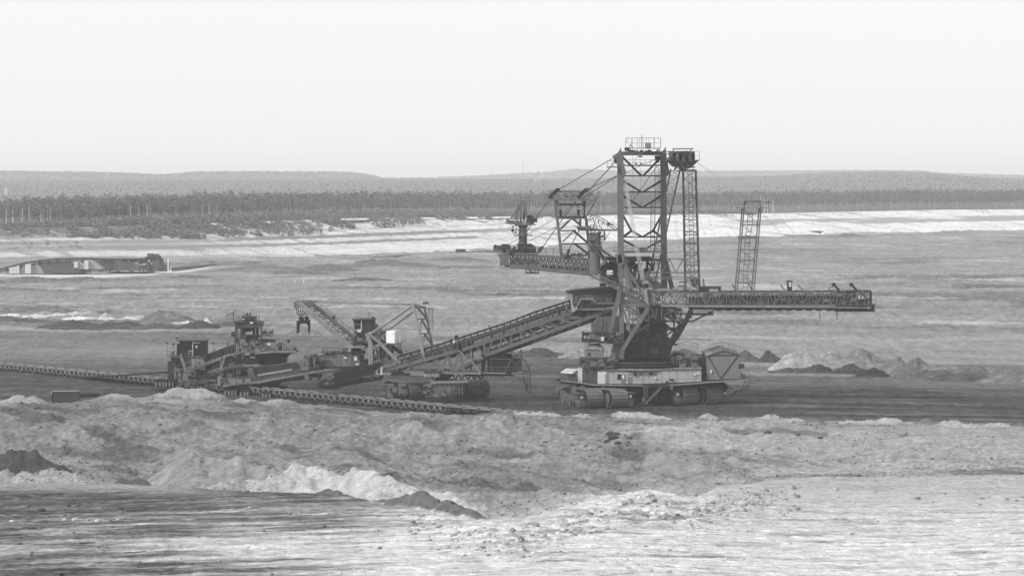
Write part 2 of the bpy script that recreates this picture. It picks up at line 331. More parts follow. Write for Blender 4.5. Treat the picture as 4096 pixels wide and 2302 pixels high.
# ------------------------------------------------------------------ far bank of the pit
RIM_Z = 17.5
def foot_xy(u):
    D = interp(FOOT_D, u)
    return (u - CU) * D / F, D
us_f = np.linspace(-1500, 5800, 800)
fx_, fy_ = foot_xy(us_f)
fx_ = np.convolve(np.pad(fx_, 40, 'reflect', reflect_type='odd'), np.ones(81) / 81, 'valid'); fy_ = np.convolve(np.pad(fy_, 40, 'reflect', reflect_type='odd'), np.ones(81) / 81, 'valid')
tx = np.gradient(fx_); ty = np.gradient(fy_); tl = np.hypot(tx, ty)
nx_, ny_ = -ty / tl, tx / tl                    # horizontal direction up the bank, away from the pit
arc = np.concatenate([[0], np.cumsum(np.hypot(np.diff(fx_), np.diff(fy_)))])
def rim_z(u): return interp([(-1500, 16.0), (0, 16.5), (1000, 18.5), (2000, 20.0), (2500, 18.0), (3000, 17.0), (3500, 16.0), (4096, 17.5), (5800, 17.5)], u)
BW_ = 95.0                                      # horizontal width of the bank
def bank_frac(t, u):
    """height fraction at t (0 foot, 1 rim): terraces on the left, one slope on the right"""
    terr = interp([(0, 0), (.08, .06), (.24, .30), (.36, .34), (.46, .47), (.56, .50), (.70, .66), (.80, .69), (.97, .98), (1, 1)], t)
    one = interp([(0, 0), (.06, .04), (.2, .2), (.24, .23), (.9, .95), (1, 1)], t)
    k = ss(2100, 3000, u)
    return terr * (1 - k) + one * k
def build_bank():
    nt = 90; t = np.linspace(-.12, 1.12, nt)
    T = np.repeat(t[:, None], len(us_f), 1); U = np.repeat(us_f[None, :], nt, 0); A = np.repeat(arc[None, :], nt, 0)
    wv = (fbm(A / 60, T * 2, 201, 3) - .5) * .10
    fr = bank_frac(np.clip(T + wv, 0, 1), U)
    gul = (ridge(A / 9 + T * 3.5, T * 1.2, 203, 3) - .5)
    Z = fr * rim_z(U) + gul * 1.3 * ss(.02, .15, T) * (1 - ss(.9, 1.0, T)) - .6 * (1 - ss(-.1, .02, T))
    off = T * BW_ + gul * 2.0
    X = fx_[None, :] + nx_[None, :] * off; Y = fy_[None, :] + ny_[None, :] * off
    n = fbm(A / 40 + T * 6, T * 7, 211, 4); n2 = fbm(A / 5 + T * 11, T * 3, 215, 4, .6); n3 = fbm(A / 120, T * 3, 219, 3)
    n4 = fbm(A / 2.5 + T * 25, T * 9, 217, 3, .6); nb = fbm(A / 90, T * 16, 221, 4, .6)
    tt = T + wv * .6 + .03 * (n - .5)
    band = lambda a, b: ss(a, a + .02, tt) * (1 - ss(b, b + .03, tt))
    a = .54 + .10 * ss(1500, 2600, U) + .30 * (nb - .5) - .20 * ss(.55, .68, n2) - .10 * ss(.5, .7, n4)
    lf = 1 - ss(2050, 2900, U)
    dk = np.clip(band(.26, .37) * ss(.34, .46, n3 + .15 * (nb - .5)) * .95 + band(.46, .60) * .95 * ss(.36, .46, n3 + .1) + band(.73, .79) * .6, 0, 1) * lf
    left = 1 - ss(600, 1500, U)
    a = a + (.16 + .12 * (n2 - .5) - a) * dk
    a = a + (.20 + .16 * (nb - .5) - a) * left * .9 * (1 - band(.10, .20) * .8) * (1 - band(.62, .68) * .8)
    a = a + (.11 - a) * ss(.80, .86, tt) * (ss(.50, .58, n2 + .30 * (1 - ss(1200, 2300, U)) - .10))
    rt = ss(3100, 3300, U)
    a = a + (.24 - a) * rt * band(.42, .66) * ss(.42, .55, n3 + .25 * (n - .5)) * .9
    a = a * (1 - .35 * ss(.58, .7, n2) * (1 - lf) * ss(.5, .7, fbm(A / 60, T * 3, 223, 3)))
    V = np.stack([X, Y, Z], -1).reshape(-1, 3)
    o = np_mesh('embankment', V, grid_faces(nt, len(us_f)), M_ground, True, {'alb': np.clip(a, .04, .75).ravel()})
    tag(o, kind='structure')
build_bank()
def rim_pt(u, off=0.0):
    i = np.interp(u, us_f, np.arange(len(us_f)))
    k = np.arange(len(us_f))
    x = np.interp(i, k, fx_); y = np.interp(i, k, fy_); nx = np.interp(i, k, nx_); ny = np.interp(i, k, ny_)
    return x + nx * (BW_ + off), y + ny * (BW_ + off), rim_z(u)

# plain behind the rim, running out to the hills
def build_plain():
    offs = np.concatenate([np.linspace(-8, 400, 40), np.geomspace(450, 16000, 40)])
    O = np.repeat(offs[:, None], len(us_f), 1)
    U = us_f[None, :]
    # fan out: follow the bank's normal close by, the line of sight farther on
    X0 = fx_ + nx_ * BW_; Y0 = fy_ + ny_ * BW_
    dx = X0 / np.hypot(X0, Y0); dy = Y0 / np.hypot(X0, Y0)
    k = ss(0, 500, O)
    ddx = nx_ * (1 - k) + dx * k; ddy = ny_ * (1 - k) + dy * k
    X = X0 + ddx * O; Y = Y0 + ddy * O
    Z = np.repeat(rim_z(us_f)[None, :], len(offs), 0) + (fbm(X / 60, Y / 60, 231, 3) - .5) * 1.5 * ss(0, 60, O) - 1.0 * (1 - ss(-8, 4, O)) - .35
    a = .10 + .05 * fbm(X / 12, Y / 12, 233, 3) + .35 * (1 - ss(4, 22, O + 14 * (fbm(X / 20, Y / 20, 235, 3) - .5))) * ss(1900, 3000, U)
    o = np_mesh('forest_floor', np.stack([X, Y, Z], -1).reshape(-1, 3), grid_faces(len(offs), len(us_f)), M_ground, True, {'alb': a.ravel()})
    tag(o, kind='structure')
build_plain()

# ------------------------------------------------------------------ wooded hills
def leaf_mat(name, lo, hi):
    m = bpy.data.materials.new(name); m.use_nodes = True
    n = m.node_tree.nodes; l = m.node_tree.links; b = n['Principled BSDF']
    b.inputs['Roughness'].default_value = .9; b.inputs['Specular IOR Level'].default_value = .1
    g = n.new('ShaderNodeNewGeometry')
    r = n.new('ShaderNodeMapRange'); r.inputs[3].default_value = lo; r.inputs[4].default_value = hi
    l.new(g.outputs['Random Per Island'], r.inputs[0]); l.new(r.outputs[0], b.inputs['Base Color'])
    return m
M_leaf = leaf_mat('pine_needles', .085, .155); M_leaf2 = leaf_mat('young_leaves', .13, .2); M_hill = leaf_mat('hill_forest', .165, .19)  # hill forest is paled: part of the distance haze sits in its colour
M_bark = mat('pine_bark', .26, .9, .4, 1.5); M_birch = mat('birch_bark', .62, .8, .25, 1.0)

def canopy(name, prof, D, half, dens, size, drop=5.0, zbase=17.0, u0=-2200, u1=6400, seed=1, rough=2.0):
    """a wooded ridge: a solid hump of ground with tree crowns standing all over it"""
    nu = 360; nv_ = 26
    us = np.linspace(u0, u1, nu)
    top = H - (interp(prof, us) - CV) * D / F                # crest height incl. trees
    top = top - drop
    t = np.linspace(-1, 1, nv_)
    X = (us[None, :] - CU) * D / F + 0 * t[:, None]; Y = D + t[:, None] * half + 0 * us[None, :]
    hp = np.cos(np.clip(t, -1, 1) * math.pi / 2) ** 1.3
    Z = zbase - 4 + (top[None, :] - zbase + 4) * hp[:, None] + (fbm(X / 160, Y / 160, seed, 3) - .5) * rough * hp[:, None]
    V = np.stack([X, Y, Z], -1).reshape(-1, 3)
    o = np_mesh(name, V, grid_faces(nv_, nu), M_hillground, True); tag(o, kind='structure')
    # crowns
    N = dens
    tx_ = RNG.uniform(-1, .25, N); ux = RNG.uniform(u0, u1, N)
    cx = (ux - CU) * D / F; cy = D + tx_ * half
    tp = np.interp(ux, us, top)
    hh = np.cos(tx_ * math.pi / 2) ** 1.3
    cz = zbase - 4 + (tp - zbase + 4) * hh + (fbm(cx / 160, cy / 160, seed, 3) - .5) * rough * hh
    return np.stack([cx, cy, cz], -1), size
M_hillground = mat('hill_soil', .15, .95, .3, .02)
ICO_V = []; ICO_F = []
def ico():
    me = bpy.data.meshes.new('tmp'); import bmesh
    bm = bmesh.new(); bmesh.ops.create_icosphere(bm, subdivisions=1, radius=1.0)
    v = np.array([x.co[:] for x in bm.verts]); f = np.array([[q.index for q in p.verts] for p in bm.faces]); bm.free()
    bpy.data.meshes.remove(me); return v, f
IV, IF = ico()
def crowns_mesh(name, P, size, m, hgt=1.25, lift=.6):
    N = len(P); s = size * RNG.uniform(.6, 1.35, N)
    J = RNG.uniform(.62, 1.25, (N, len(IV), 1))
    V = IV[None] * J * s[:, None, None] * np.array([1, 1, hgt]) + (P + np.stack([0 * s, 0 * s, s * lift], -1))[:, None, :]
    Fc = IF[None] + (np.arange(N) * len(IV))[:, None, None]
    return np_mesh(name, V.reshape(-1, 3), Fc.reshape(-1, 3), m, False)
hills = []
HD = [
 ('far_hills', [(-2200, 690), (1700, 707), (1900, 700), (2048, 691), (2200, 684), (2300, 673), (2400, 677), (2500, 681), (2700, 680), (3072, 680), (3400, 678), (3680, 679), (3760, 690), (3900, 692), (4096, 697), (6400, 700)], 8600, 900, 18000, 3.6, 501),
 ('west_hills', [(-2200, 680), (-600, 676), (0, 680), (350, 682), (560, 689), (640, 692), (720, 689), (780, 682), (1024, 680), (1300, 682), (1400, 684), (1470, 691), (1530, 708), (1600, 722), (6400, 740)], 6500, 800, 20000, 3.2, 503),
 ('wooded_plain', [(-2200, 715), (0, 717), (300, 714), (700, 711), (1000, 712), (1500, 711), (2000, 710), (2300, 708), (2600, 704), (2790, 700), (3072, 698), (3250, 688), (3400, 682), (3500, 679), (3650, 685), (3740, 697), (3900, 703), (4096, 710), (4600, 716), (6400, 712)], 4550, 1750, 90000, 2.3, 505),
]
for nm, prof, D, half, dens, size, seed in HD:
    P, s_ = canopy(nm, prof, D, half, dens, size, seed=seed)
    o = crowns_mesh('hill_forest' if nm != 'wooded_plain' else 'forest_canopy', P, s_, M_hill, .85, .25); tag(o, kind='stuff')
    o['label'] = {'far_hills': 'faint hazy forest on the farthest hills of the horizon', 'west_hills': 'pale forest on the long hill at the left horizon', 'wooded_plain': 'hazy grey forest covering the plain and the right hill'}[nm]

# ------------------------------------------------------------------ the forest behind the rim
def tree_tris(P, hts, n_leaf, crown_lo, rad, leaf, out_v, lean=0):
    """leaf triangles spread through a crown volume around each trunk"""
    N = len(P)
    th = RNG.uniform(0, 2 * math.pi, (N, n_leaf)); r = np.sqrt(RNG.uniform(0.05, 1, (N, n_leaf)))
    q = RNG.uniform(0, 1, (N, n_leaf))
    shape = np.sin(np.clip(q * .92 + .08, 0, 1) * math.pi) ** .6 * (.75 + .25 * np.sin(th * 2 + q * 9 + np.arange(N)[:, None]))
    rr = rad * hts[:, None] * r * shape * RNG.uniform(.75, 1.25, (N, 1))
    c = np.stack([P[:, None, 0] + rr * np.cos(th), P[:, None, 1] + rr * np.sin(th), P[:, None, 2] + hts[:, None] * (crown_lo + (1 - crown_lo) * q)], -1)
    d = RNG.normal(0, 1, (N, n_leaf, 3, 3)) * leaf * np.array([1, 1, .6])
    out_v.append((c[:, :, None, :] + d).reshape(-1, 3))
def tris_mesh(name, out_v, m):
    V = np.concatenate(out_v); return np_mesh(name, V, np.arange(len(V)).reshape(-1, 3), m)
def trunks(P, hts, frac, r0, V, Fq):
    N = len(P); base = sum(len(v) for v in V)
    a = np.array([0, 2.1, 4.2]); ring = np.stack([np.cos(a), np.sin(a), 0 * a], -1)
    lean = RNG.normal(0, .02, (N, 1, 3)) * np.array([1, 1, 0]) * hts[:, None, None]
    lo = P[:, None, :] + ring[None] * r0; hi = P[:, None, :] + ring[None] * r0 * .6 + np.array([0, 0, 1]) * (hts * frac)[:, None, None] + lean
    vv = np.stack([lo, hi], 1).reshape(-1, 3); V.append(vv)
    k = np.arange(N)[:, None] * 6 + base
    f = np.stack([np.concatenate([k + i, k + (i + 1) % 3, k + 3 + (i + 1) % 3, k + 3 + i], 1) for i in range(3)], 1).reshape(-1, 4)
    Fq.append(f)

def scatter_rim(n, o0, o1, u0=-1300, u1=5600):
    u = RNG.uniform(u0, u1, n); off = RNG.uniform(o0, o1, n)
    x, y, z = rim_pt(u, off); return u, np.stack([x, y, z - .4], -1)
def front_off(u):      # distance from rim to the first tall trees
    return interp([(-1500, 50), (0, 48), (500, 55), (1000, 60), (1500, 55), (2000, 45), (2500, 30), (3000, 22), (3300, 14), (4200, 10), (5800, 10)], u)
leafV = []; trV = []; trF = []
u, P = scatter_rim(5200, 8, 130)
off = RNG.uniform(0, 1, len(u)) ** 1.3 * 120 + front_off(u) + 5
x, y, z = rim_pt(u, off); P = np.stack([x, y, z - .4], -1)
h = (13.0 + 3.2 * (fbm(P[:, 0] / 40, P[:, 1] / 40, 301, 3) - .3)) * RNG.uniform(.86, 1.1, len(u)) * interp([(-1500, 1), (1000, 1.0), (2200, 1.12), (3000, 1.25), (4100, 1.3), (5800, 1.3)], u)
tree_tris(P, h, 46, .47, .16, .62, leafV); trunks(P, h, .85, .2, trV, trF)
u2 = RNG.uniform(-1300, 5600, 4500); off2 = RNG.uniform(130, 700, 4500)
x, y, z = rim_pt(u2, 0); L = np.hypot(x, y); x = x + x / L * off2; y = y + y / L * off2
P2 = np.stack([x, y, z - .4], -1); h2 = 15 * RNG.uniform(.85, 1.2, len(u2)) * (1 + .35 * (fbm(x / 120, y / 120, 305, 3) - .35)) * .85
tree_tris(P2, h2, 20, .35, .2, 1.25, leafV)
fo = tris_mesh('pine_forest', leafV, M_leaf); tag(fo, 'dense dark pine forest standing in a belt behind the rim of the pit', kind='stuff')
ft = np_mesh('forest_trunks', np.concatenate(trV), np.concatenate(trF), M_bark); tag(ft, 'thin pale trunks crowded in the shade under the pine belt', kind='stuff')
# scrub and young trees between rim and tall pines and down the upper slope (left and centre)
leafV = []
n = 9500
u = RNG.uniform(-1300, 3400, n); k = RNG.uniform(0, 1, n)
lo = interp([(-1500, -6), (0, -20), (350, -22), (480, -32), (1000, -37), (1500, -36), (1900, -24), (2300, -8), (3400, 2)], u); hi = front_off(u) + 4
off = lo + (hi - lo) * k
keep = (off > 2) | (fbm(u / 60, off / 30, 311, 3) > .42)
u = u[keep]; off = off[keep]
x, y, z = rim_pt(u, off)
tt = np.clip(1 + off / BW_, 0, 1); z = np.where(off < 0, bank_frac(tt, u) * rim_z(u), z) - .5
P = np.stack([x, y, z], -1); h = RNG.uniform(2.2, 6.0, len(u)) * np.where(off > 2, 1.0, .8) * interp([(-1500, .55), (300, .6), (600, 1), (2200, 1), (3000, .6)], u)
tree_tris(P, h, 34, .05, .36, .55, leafV)
sc_ = tris_mesh('scrub', leafV, M_leaf2); tag(sc_, 'grey green scrub and young trees along the rim and top of the bank', kind='stuff')
# bushes on the left terraces
leafV = []
u = RNG.uniform(-1000, 420, 260); t = RNG.choice([.38, .50, .80, .84, .9], 260) + RNG.normal(0, .02, 260)
i = np.interp(u, us_f, np.arange(len(us_f))); k = np.arange(len(us_f))
x = np.interp(i, k, fx_) + np.interp(i, k, nx_) * t * BW_; y = np.interp(i, k, fy_) + np.interp(i, k, ny_) * t * BW_
P = np.stack([x, y, bank_frac(t, u) * rim_z(u) - .4], -1); tree_tris(P, RNG.uniform(1.2, 3.2, 260), 16, .0, .5, .45, leafV)
tb = tris_mesh('terrace_bushes', leafV, M_leaf2); tag(tb, 'small dark bushes dotted over the terraced bank at left', kind='stuff')

# single trees one can tell apart along the front of the belt: pines with bare trunks, and white birches
def tree_mesh(hgt, n_leaf, lo, rad, leaf, tag_):
    V = []; tree_tris(np.zeros((1, 3)), np.array([hgt]), n_leaf, lo, rad, leaf, V)
    me = np_mesh('crown_src', V[0], np.arange(len(V[0])).reshape(-1, 3), M_leaf); d = me.data; bpy.data.objects.remove(me)
    return d
def trunk_mesh(hgt, frac, r, m, bend=.0):
    n = 6; segs = 5; V = []; Fq = []
    for s in range(segs):
        t = s / (segs - 1); a = np.arange(n) * 2 * math.pi / n
        V.append(np.stack([r * (1 - .6 * t) * np.cos(a) + bend * math.sin(t * 3), r * (1 - .6 * t) * np.sin(a), 0 * a + t * hgt * frac], -1))
    V = np.concatenate(V)
    for s in range(segs - 1):
        for i in range(n): Fq.append((s * n + i, s * n + (i + 1) % n, (s + 1) * n + (i + 1) % n, (s + 1) * n + i))
    # two or three bare limbs
    k = len(V); L = []
    for q in range(4):
        z0 = hgt * (.45 + .1 * q); an = q * 2.3; p = np.array([0, 0, z0]); d = np.array([math.cos(an), math.sin(an), .6]) * hgt * .09
        L += [p + [0, 0, r * .5], p - [0, 0, r * .5], p + d]; Fq.append((k, k + 1, k + 2, k + 2)); k += 3
    V = np.concatenate([V, np.array(L)])
    me = bpy.data.meshes.new('trunk'); me.from_pydata([tuple(a) for a in V], [], [tuple(dict.fromkeys(f)) for f in Fq]); me.materials.append(m)
    return me
pine_src = [(tree_mesh(h_, 80, .5, .16, .5, ''), trunk_mesh(h_, .9, .2, M_bark, .1 * (i - 2))) for i, h_ in enumerate([13, 14, 15, 16, 14.5])]
birch_src = [(tree_mesh(h_, 60, .5, .15, .38, ''), trunk_mesh(h_, .9, .26, M_birch, .35 * (i - 1))) for i, h_ in enumerate([12, 13.5, 11])]
def plant(kind, src, u, off, label, group, sc=1.0):
    x, y, z = rim_pt(u, off)
    r = bpy.data.objects.new(kind, None); COL.objects.link(r); r.location = (float(x), float(y), float(z) - .4)
    r.rotation_euler = (0, 0, random.uniform(0, 6.28)); r.scale = (sc, sc, sc); r.empty_display_size = .5
    tag(r, label, 'tree', group)
    c = bpy.data.objects.new('crown', src[0]); COL.objects.link(c); c.parent = r
    t = bpy.data.objects.new('trunk', src[1]); COL.objects.link(t); t.parent = r
for i in range(150):
    u = -40 + 4180 * (i + random.random() * .8) / 150
    plant('pine_tree', random.choice(pine_src), u, float(front_off(u)) + random.uniform(-3, 5), 'tall dark pine with a bare pale trunk in the front row of the forest belt', 'pines along the front of the forest',
          random.uniform(.85, 1.12) * float(interp([(0, 1), (2200, 1.1), (3200, 1.22), (4100, 1.28)], u)))
for u in [137, 151, 200, 213, 276, 293, 322, 343, 377, 386, 405, 420, 1040, 1108, 1226, 1242, 1270, 1540, 1570, 1600, 3200, 3440, 3452, 3466, 3488]:
    plant('birch_tree', random.choice(birch_src), u, float(front_off(u)) - 4 + random.uniform(-1, 1), 'slim birch with a bright white trunk in front of the dark pines', 'white birches at the forest edge',
          float(interp([(0, 1), (2200, 1.0), (3200, 1.25), (4100, 1.3)], u)))

# ------------------------------------------------------------------ the air: one box of even haze
def build_haze():
    me = bpy.data.meshes.new('haze')
    x, y0, y1, z0, z1 = 9000.0, -300.0, 12500.0, -12.0, 90.0
    V = [(-x, y0, z0), (x, y0, z0), (x, y1, z0), (-x, y1, z0), (-x, y0, z1), (x, y0, z1), (x, y1, z1), (-x, y1, z1)]
    me.from_pydata(V, [], [(0, 3, 2, 1), (4, 5, 6, 7), (0, 1, 5, 4), (1, 2, 6, 5), (2, 3, 7, 6), (3, 0, 4, 7)])
    m = bpy.data.materials.new('haze_air'); m.use_nodes = True; n = m.node_tree.nodes; l = m.node_tree.links
    n.remove(n['Principled BSDF']); pv = n.new('ShaderNodeVolumePrincipled')
    pv.inputs['Color'].default_value = (1, 1, 1, 1); pv.inputs['Density'].default_value = HAZE; pv.inputs['Anisotropy'].default_value = .2
    l.new(pv.outputs[0], n['Material Output'].inputs['Volume'])
    m.cycles.volume_sampling = 'DISTANCE'; m.cycles.homogeneous_volume = True
    me.materials.append(m); o = bpy.data.objects.new('haze', me); COL.objects.link(o); tag(o, kind='stuff')
    o['label'] = 'pale dusty haze hanging over the whole open pit'
HAZE = 1.08e-4
build_haze()
# ------------------------------------------------------------------ mesh builder for machines
class MB:
    def __init__(s): s.v = []; s.f = []; s.p = []
    def poly(s, pts, faces):
        k = len(s.v); s.p.append((k, k + len(pts), len(s.f), len(s.f) + len(faces))); s.v += [tuple(p) for p in pts]; s.f += [tuple(i + k for i in f) for f in faces]
    def box(s, a, b):
        (x0, y0, z0), (x1, y1, z1) = a, b
        x0, x1 = min(x0, x1), max(x0, x1); y0, y1 = min(y0, y1), max(y0, y1); z0, z1 = min(z0, z1), max(z0, z1)
        s.poly([(x0, y0, z0), (x1, y0, z0), (x1, y1, z0), (x0, y1, z0), (x0, y0, z1), (x1, y0, z1), (x1, y1, z1), (x0, y1, z1)],
               [(0, 3, 2, 1), (4, 5, 6, 7), (0, 1, 5, 4), (1, 2, 6, 5), (2, 3, 7, 6), (3, 0, 4, 7)])
    def beam(s, p, q, w=.2, h=None):
        p = Vector(p); q = Vector(q); d = q - p
        if d.length < 1e-6: return
        d.normalize(); up = Vector((0, 0, 1)) if abs(d.z) < .98 else Vector((1, 0, 0))
        a = d.cross(up).normalized(); b = d.cross(a).normalized(); h = w if h is None else h
        a = a * w / 2; b = b * h / 2
        s.poly([p - a - b, p + a - b, p + a + b, p - a + b, q - a - b, q + a - b, q + a + b, q - a + b],
               [(0, 1, 2, 3), (7, 6, 5, 4), (0, 4, 5, 1), (1, 5, 6, 2), (2, 6, 7, 3), (3, 7, 4, 0)])
    def tube(s, p, q, r, n=10, r2=None):
        p = Vector(p); q = Vector(q); d = (q - p).normalized(); up = Vector((0, 0, 1)) if abs(d.z) < .98 else Vector((1, 0, 0))
        a = d.cross(up).normalized(); b = d.cross(a).normalized(); r2 = r if r2 is None else r2
        P = []
        for c, rr in ((p, r), (q, r2)):
            for i in range(n):
                t = 2 * math.pi * i / n; P.append(c + a * rr * math.cos(t) + b * rr * math.sin(t))
        s.poly(P, [tuple(range(n - 1, -1, -1)), tuple(range(n, 2 * n))] + [(i, (i + 1) % n, n + (i + 1) % n, n + i) for i in range(n)])
    def prism(s, pts, dy):
        """outline (world points in one plane y=const) given thickness dy along y"""
        n = len(pts); P = [Vector(p) for p in pts]; Q = [p + Vector((0, dy, 0)) for p in P]
        s.poly(P + Q, [tuple(range(n)), tuple(range(2 * n - 1, n - 1, -1))] + [(i, n + i, n + (i + 1) % n, (i + 1) % n) for i in range(n)])
    def path(s, pts, w):
        for a, b in zip(pts[:-1], pts[1:]): s.beam(a, b, w)
    def rail(s, pts, h=1.1, step=1.6, w=.07, mid=True):
        """hand rail along a path of foot points"""
        for a, b in zip(pts[:-1], pts[1:]):
            a = Vector(a); b = Vector(b); n = max(1, round((b - a).length / step)); up = Vector((0, 0, h))
            s.beam(a + up, b + up, w)
            if mid: s.beam(a + up * .5, b + up * .5, w * .7)
            for i in range(n + 1):
                p = a.lerp(b, i / n); s.beam(p, p + up, w)
    def ladder(s, p, q, width=.6, step=.5, w=.08, axis=None):
        p = Vector(p); q = Vector(q); d = (q - p); ax = Vector(axis) if axis else Vector((1, 0, 0))
        o = ax.normalized() * width / 2; n = max(2, int(d.length / step))
        s.beam(p - o, q - o, w); s.beam(p + o, q + o, w)
        for i in range(n + 1): c = p.lerp(q, i / n); s.beam(c - o, c + o, w * .8)
    def truss(s, a0, a1, b0, b1, n, w=.25, wd=.16, mode='N', ends=True):
        """plane truss between chord a and chord b"""
        a0, a1, b0, b1 = map(Vector, (a0, a1, b0, b1)); s.beam(a0, a1, w); s.beam(b0, b1, w)
        for i in range(n):
            p, q = a0.lerp(a1, i / n), a0.lerp(a1, (i + 1) / n); r, t = b0.lerp(b1, i / n), b0.lerp(b1, (i + 1) / n)
            if mode == 'N':
                s.beam(p, t, wd); s.beam(q, t, wd)
                if i == 0: s.beam(p, r, wd)
            elif mode == 'V':
                m = a0.lerp(a1, (i + .5) / n); s.beam(r, m, wd); s.beam(m, t, wd)
            elif mode == 'X': s.beam(p, t, wd); s.beam(r, q, wd); s.beam(q, t, wd)
            elif mode == 'Z': s.beam(p if i % 2 else r, t if i % 2 else q, wd); s.beam(q, t, wd)
    def lattice(s, A, B, n, w=.22, wd=.12, mode='Z'):
        """four-legged lattice column between two quads of corner points"""
        for i in range(4):
            s.truss(A[i], B[i], A[(i + 1) % 4], B[(i + 1) % 4], n, w, wd, mode)
    def clusters(s, tol=.1):
        B = []
        for a, b, _, _ in s.p:
            P = np.array([tuple(q) for q in s.v[a:b]]); B.append((P.min(0) - tol, P.max(0) + tol))
        lo = np.array([b[0] for b in B]); hi = np.array([b[1] for b in B]); n = len(B); lab = -np.ones(n, int); out = []
        for i in range(n):
            if lab[i] >= 0: continue
            st = [i]; lab[i] = len(out); ids = []
            while st:
                j = st.pop(); ids.append(j)
                k = np.where((lab < 0) & (lo <= hi[j]).all(1) & (hi >= lo[j]).all(1))[0]
                lab[k] = len(out); st += k.tolist()
            out.append(sorted(ids))
        out.sort(key=lambda q: -len(q)); return out
    def build(s, name, m, parent=None, smooth=False):
        if parent is not None and len(s.p) > 1:
            g = s.clusters()
            if 1 < len(g) <= 60:            # pieces that stand apart become parts of their own
                first = None
                for ids in g:
                    t = MB()
                    for i in ids:
                        a, b, c, d = s.p[i]; t.poly(s.v[a:b], [tuple(j - a for j in f) for f in s.f[c:d]])
                    t.p = t.p[:1]; o = t.build(name, m, parent, smooth); first = first or o
                return first
        me = bpy.data.meshes.new(name); off = Vector((0, 0, 0))
        if parent is not None:
            q = parent
            while q is not None: off += q.location; q = q.parent
        me.from_pydata([tuple(Vector(p) - off) for p in s.v], [], s.f); me.materials.append(m); me.validate()
        if smooth: me.polygons.foreach_set('use_smooth', [True] * len(me.polygons))
        o = bpy.data.objects.new(name, me); COL.objects.link(o)
        if parent is not None: o.parent = parent
        return o
def thing(name, loc, label, cat, group=None):
    o = bpy.data.objects.new(name, None); COL.objects.link(o); o.location = loc; o.empty_display_size = 1
    tag(o, label, cat, group); return o
def quad_y(p, wx, wy):
    p = Vector(p); return [p + Vector((-wx, -wy, 0)), p + Vector((wx, -wy, 0)), p + Vector((wx, wy, 0)), p + Vector((-wx, wy, 0))]

S_MID = mat('grey_steel', .12, .6, .25, .5, .45, .07)
S_LIGHT = mat('pale_steel', .24, .6, .2, .5, .35, .1)
S_DARK = mat('sooty_steel', .024, .7, .4, .6, .4, .02)
S_BLACK = mat('coal_black_steel', .008, .8, .5, .7)
S_HOUSE = mat('pale_grey_cladding', .36, .6, .12, .35, .45, .16)
S_GABLE = mat('grey_cladding', .17, .6, .12, .4, .35, .1)
S_ROOF = mat('dusty_roof_sheet', .17, .7, .25, .5, .3, .08)
S_ROOFD = mat('dark_roof_sheet', .085, .7, .25, .5, .3, .05)
S_WHITE = mat('white_paint', .74, .5, .05, .8, .1, .4)
S_OFF = mat('off_white_paint', .55, .5, .15, .8, .3, .25)
S_RUST = mat('rusty_plate', .095, .8, .55, .9, .8, .03)
S_TRACK = mat('track_steel', .085, .6, .4, 1.2, .3, .03)
S_TREAD = mat('dusty_track_plate', .125, .7, .35, .9)
S_ROPE = mat('wire_rope', .09, .5, .1)
S_ROPEL = mat('bright_wire', .40, .5, .1)
S_GLASS = mat('dark_glass', .012, .15, .1)
S_BELT = mat('rubber_belt', .012, .7, .3)
S_LAMP = mat('lamp_shell', .7, .4, .05)

z1 = lambda x, y: (1950 + x / 1.931, 500 + y / 1.931)
zR = lambda x, y: (2500 + x / 1.81, 500 + y / 1.81)
z3 = lambda x, y: (2150 + x / 2.497, 1100 + y / 2.497)
h1 = lambda x, y: (2240 + x / 4.258, 980 + y / 4.258)
h2 = lambda x, y: (2240 + x / 4.258, 1300 + y / 4.258)
h3 = lambda x, y: (1480 + x / 3.963, 1280 + y / 3.963)
h4 = lambda x, y: (1150 + x / 4.525, 1180 + y / 4.525)
h5 = lambda x, y: (650 + x / 5.362, 1350 + y / 5.362)
h6 = lambda x, y: (1950 + x / 4.258, 780 + y / 4.258)
h7 = lambda x, y: (2440 + x / 6.44, 540 + y / 6.44)
h8 = lambda x, y: (850 + x / 6.44, 1240 + y / 6.44)
z4 = lambda x, y: (600 + x / 3.217, 1200 + y / 3.217)
z5 = lambda x, y: (1100 + x / 2.453, 1150 + y / 2.453)

class Draft:
    """drafting board: places photo-measured outlines on a machine standing at depth D0"""
    def __init__(s, z, D0): s.z = z; s.D0 = D0
    def __call__(s, x, y, dy=0.0): return Wp(*s.z(x, y), dy, s.D0)
    def box(s, mb, x0, y0, x1, y1, d0, d1):
        a = s(x0, y0, d0); b = s(x1, y1, d0); mb.box((a.x, s.D0 + d0, a.z), (b.x, s.D0 + d1, b.z))
    def beam(s, mb, x0, y0, x1, y1, w, d0=0.0, d1=None, h=None): mb.beam(s(x0, y0, d0), s(x1, y1, d0 if d1 is None else d1), w, h)
    def both(s, mb, x0, y0, x1, y1, w, dn, df):
        """member in the near face and its twin in the far face"""
        a = s(x0, y0, dn); b = s(x1, y1, dn); mb.beam(a, b, w)
        k = Vector((0, df - dn, 0)); mb.beam(a + k, b + k, w)
    def prism(s, mb, pts, d0, d1): mb.prism([s(x, y, d0) for x, y in pts], d1 - d0)
    def chain(s, mb, pts, w, d=0.0): mb.path([s(x, y, d) for x, y in pts], w)

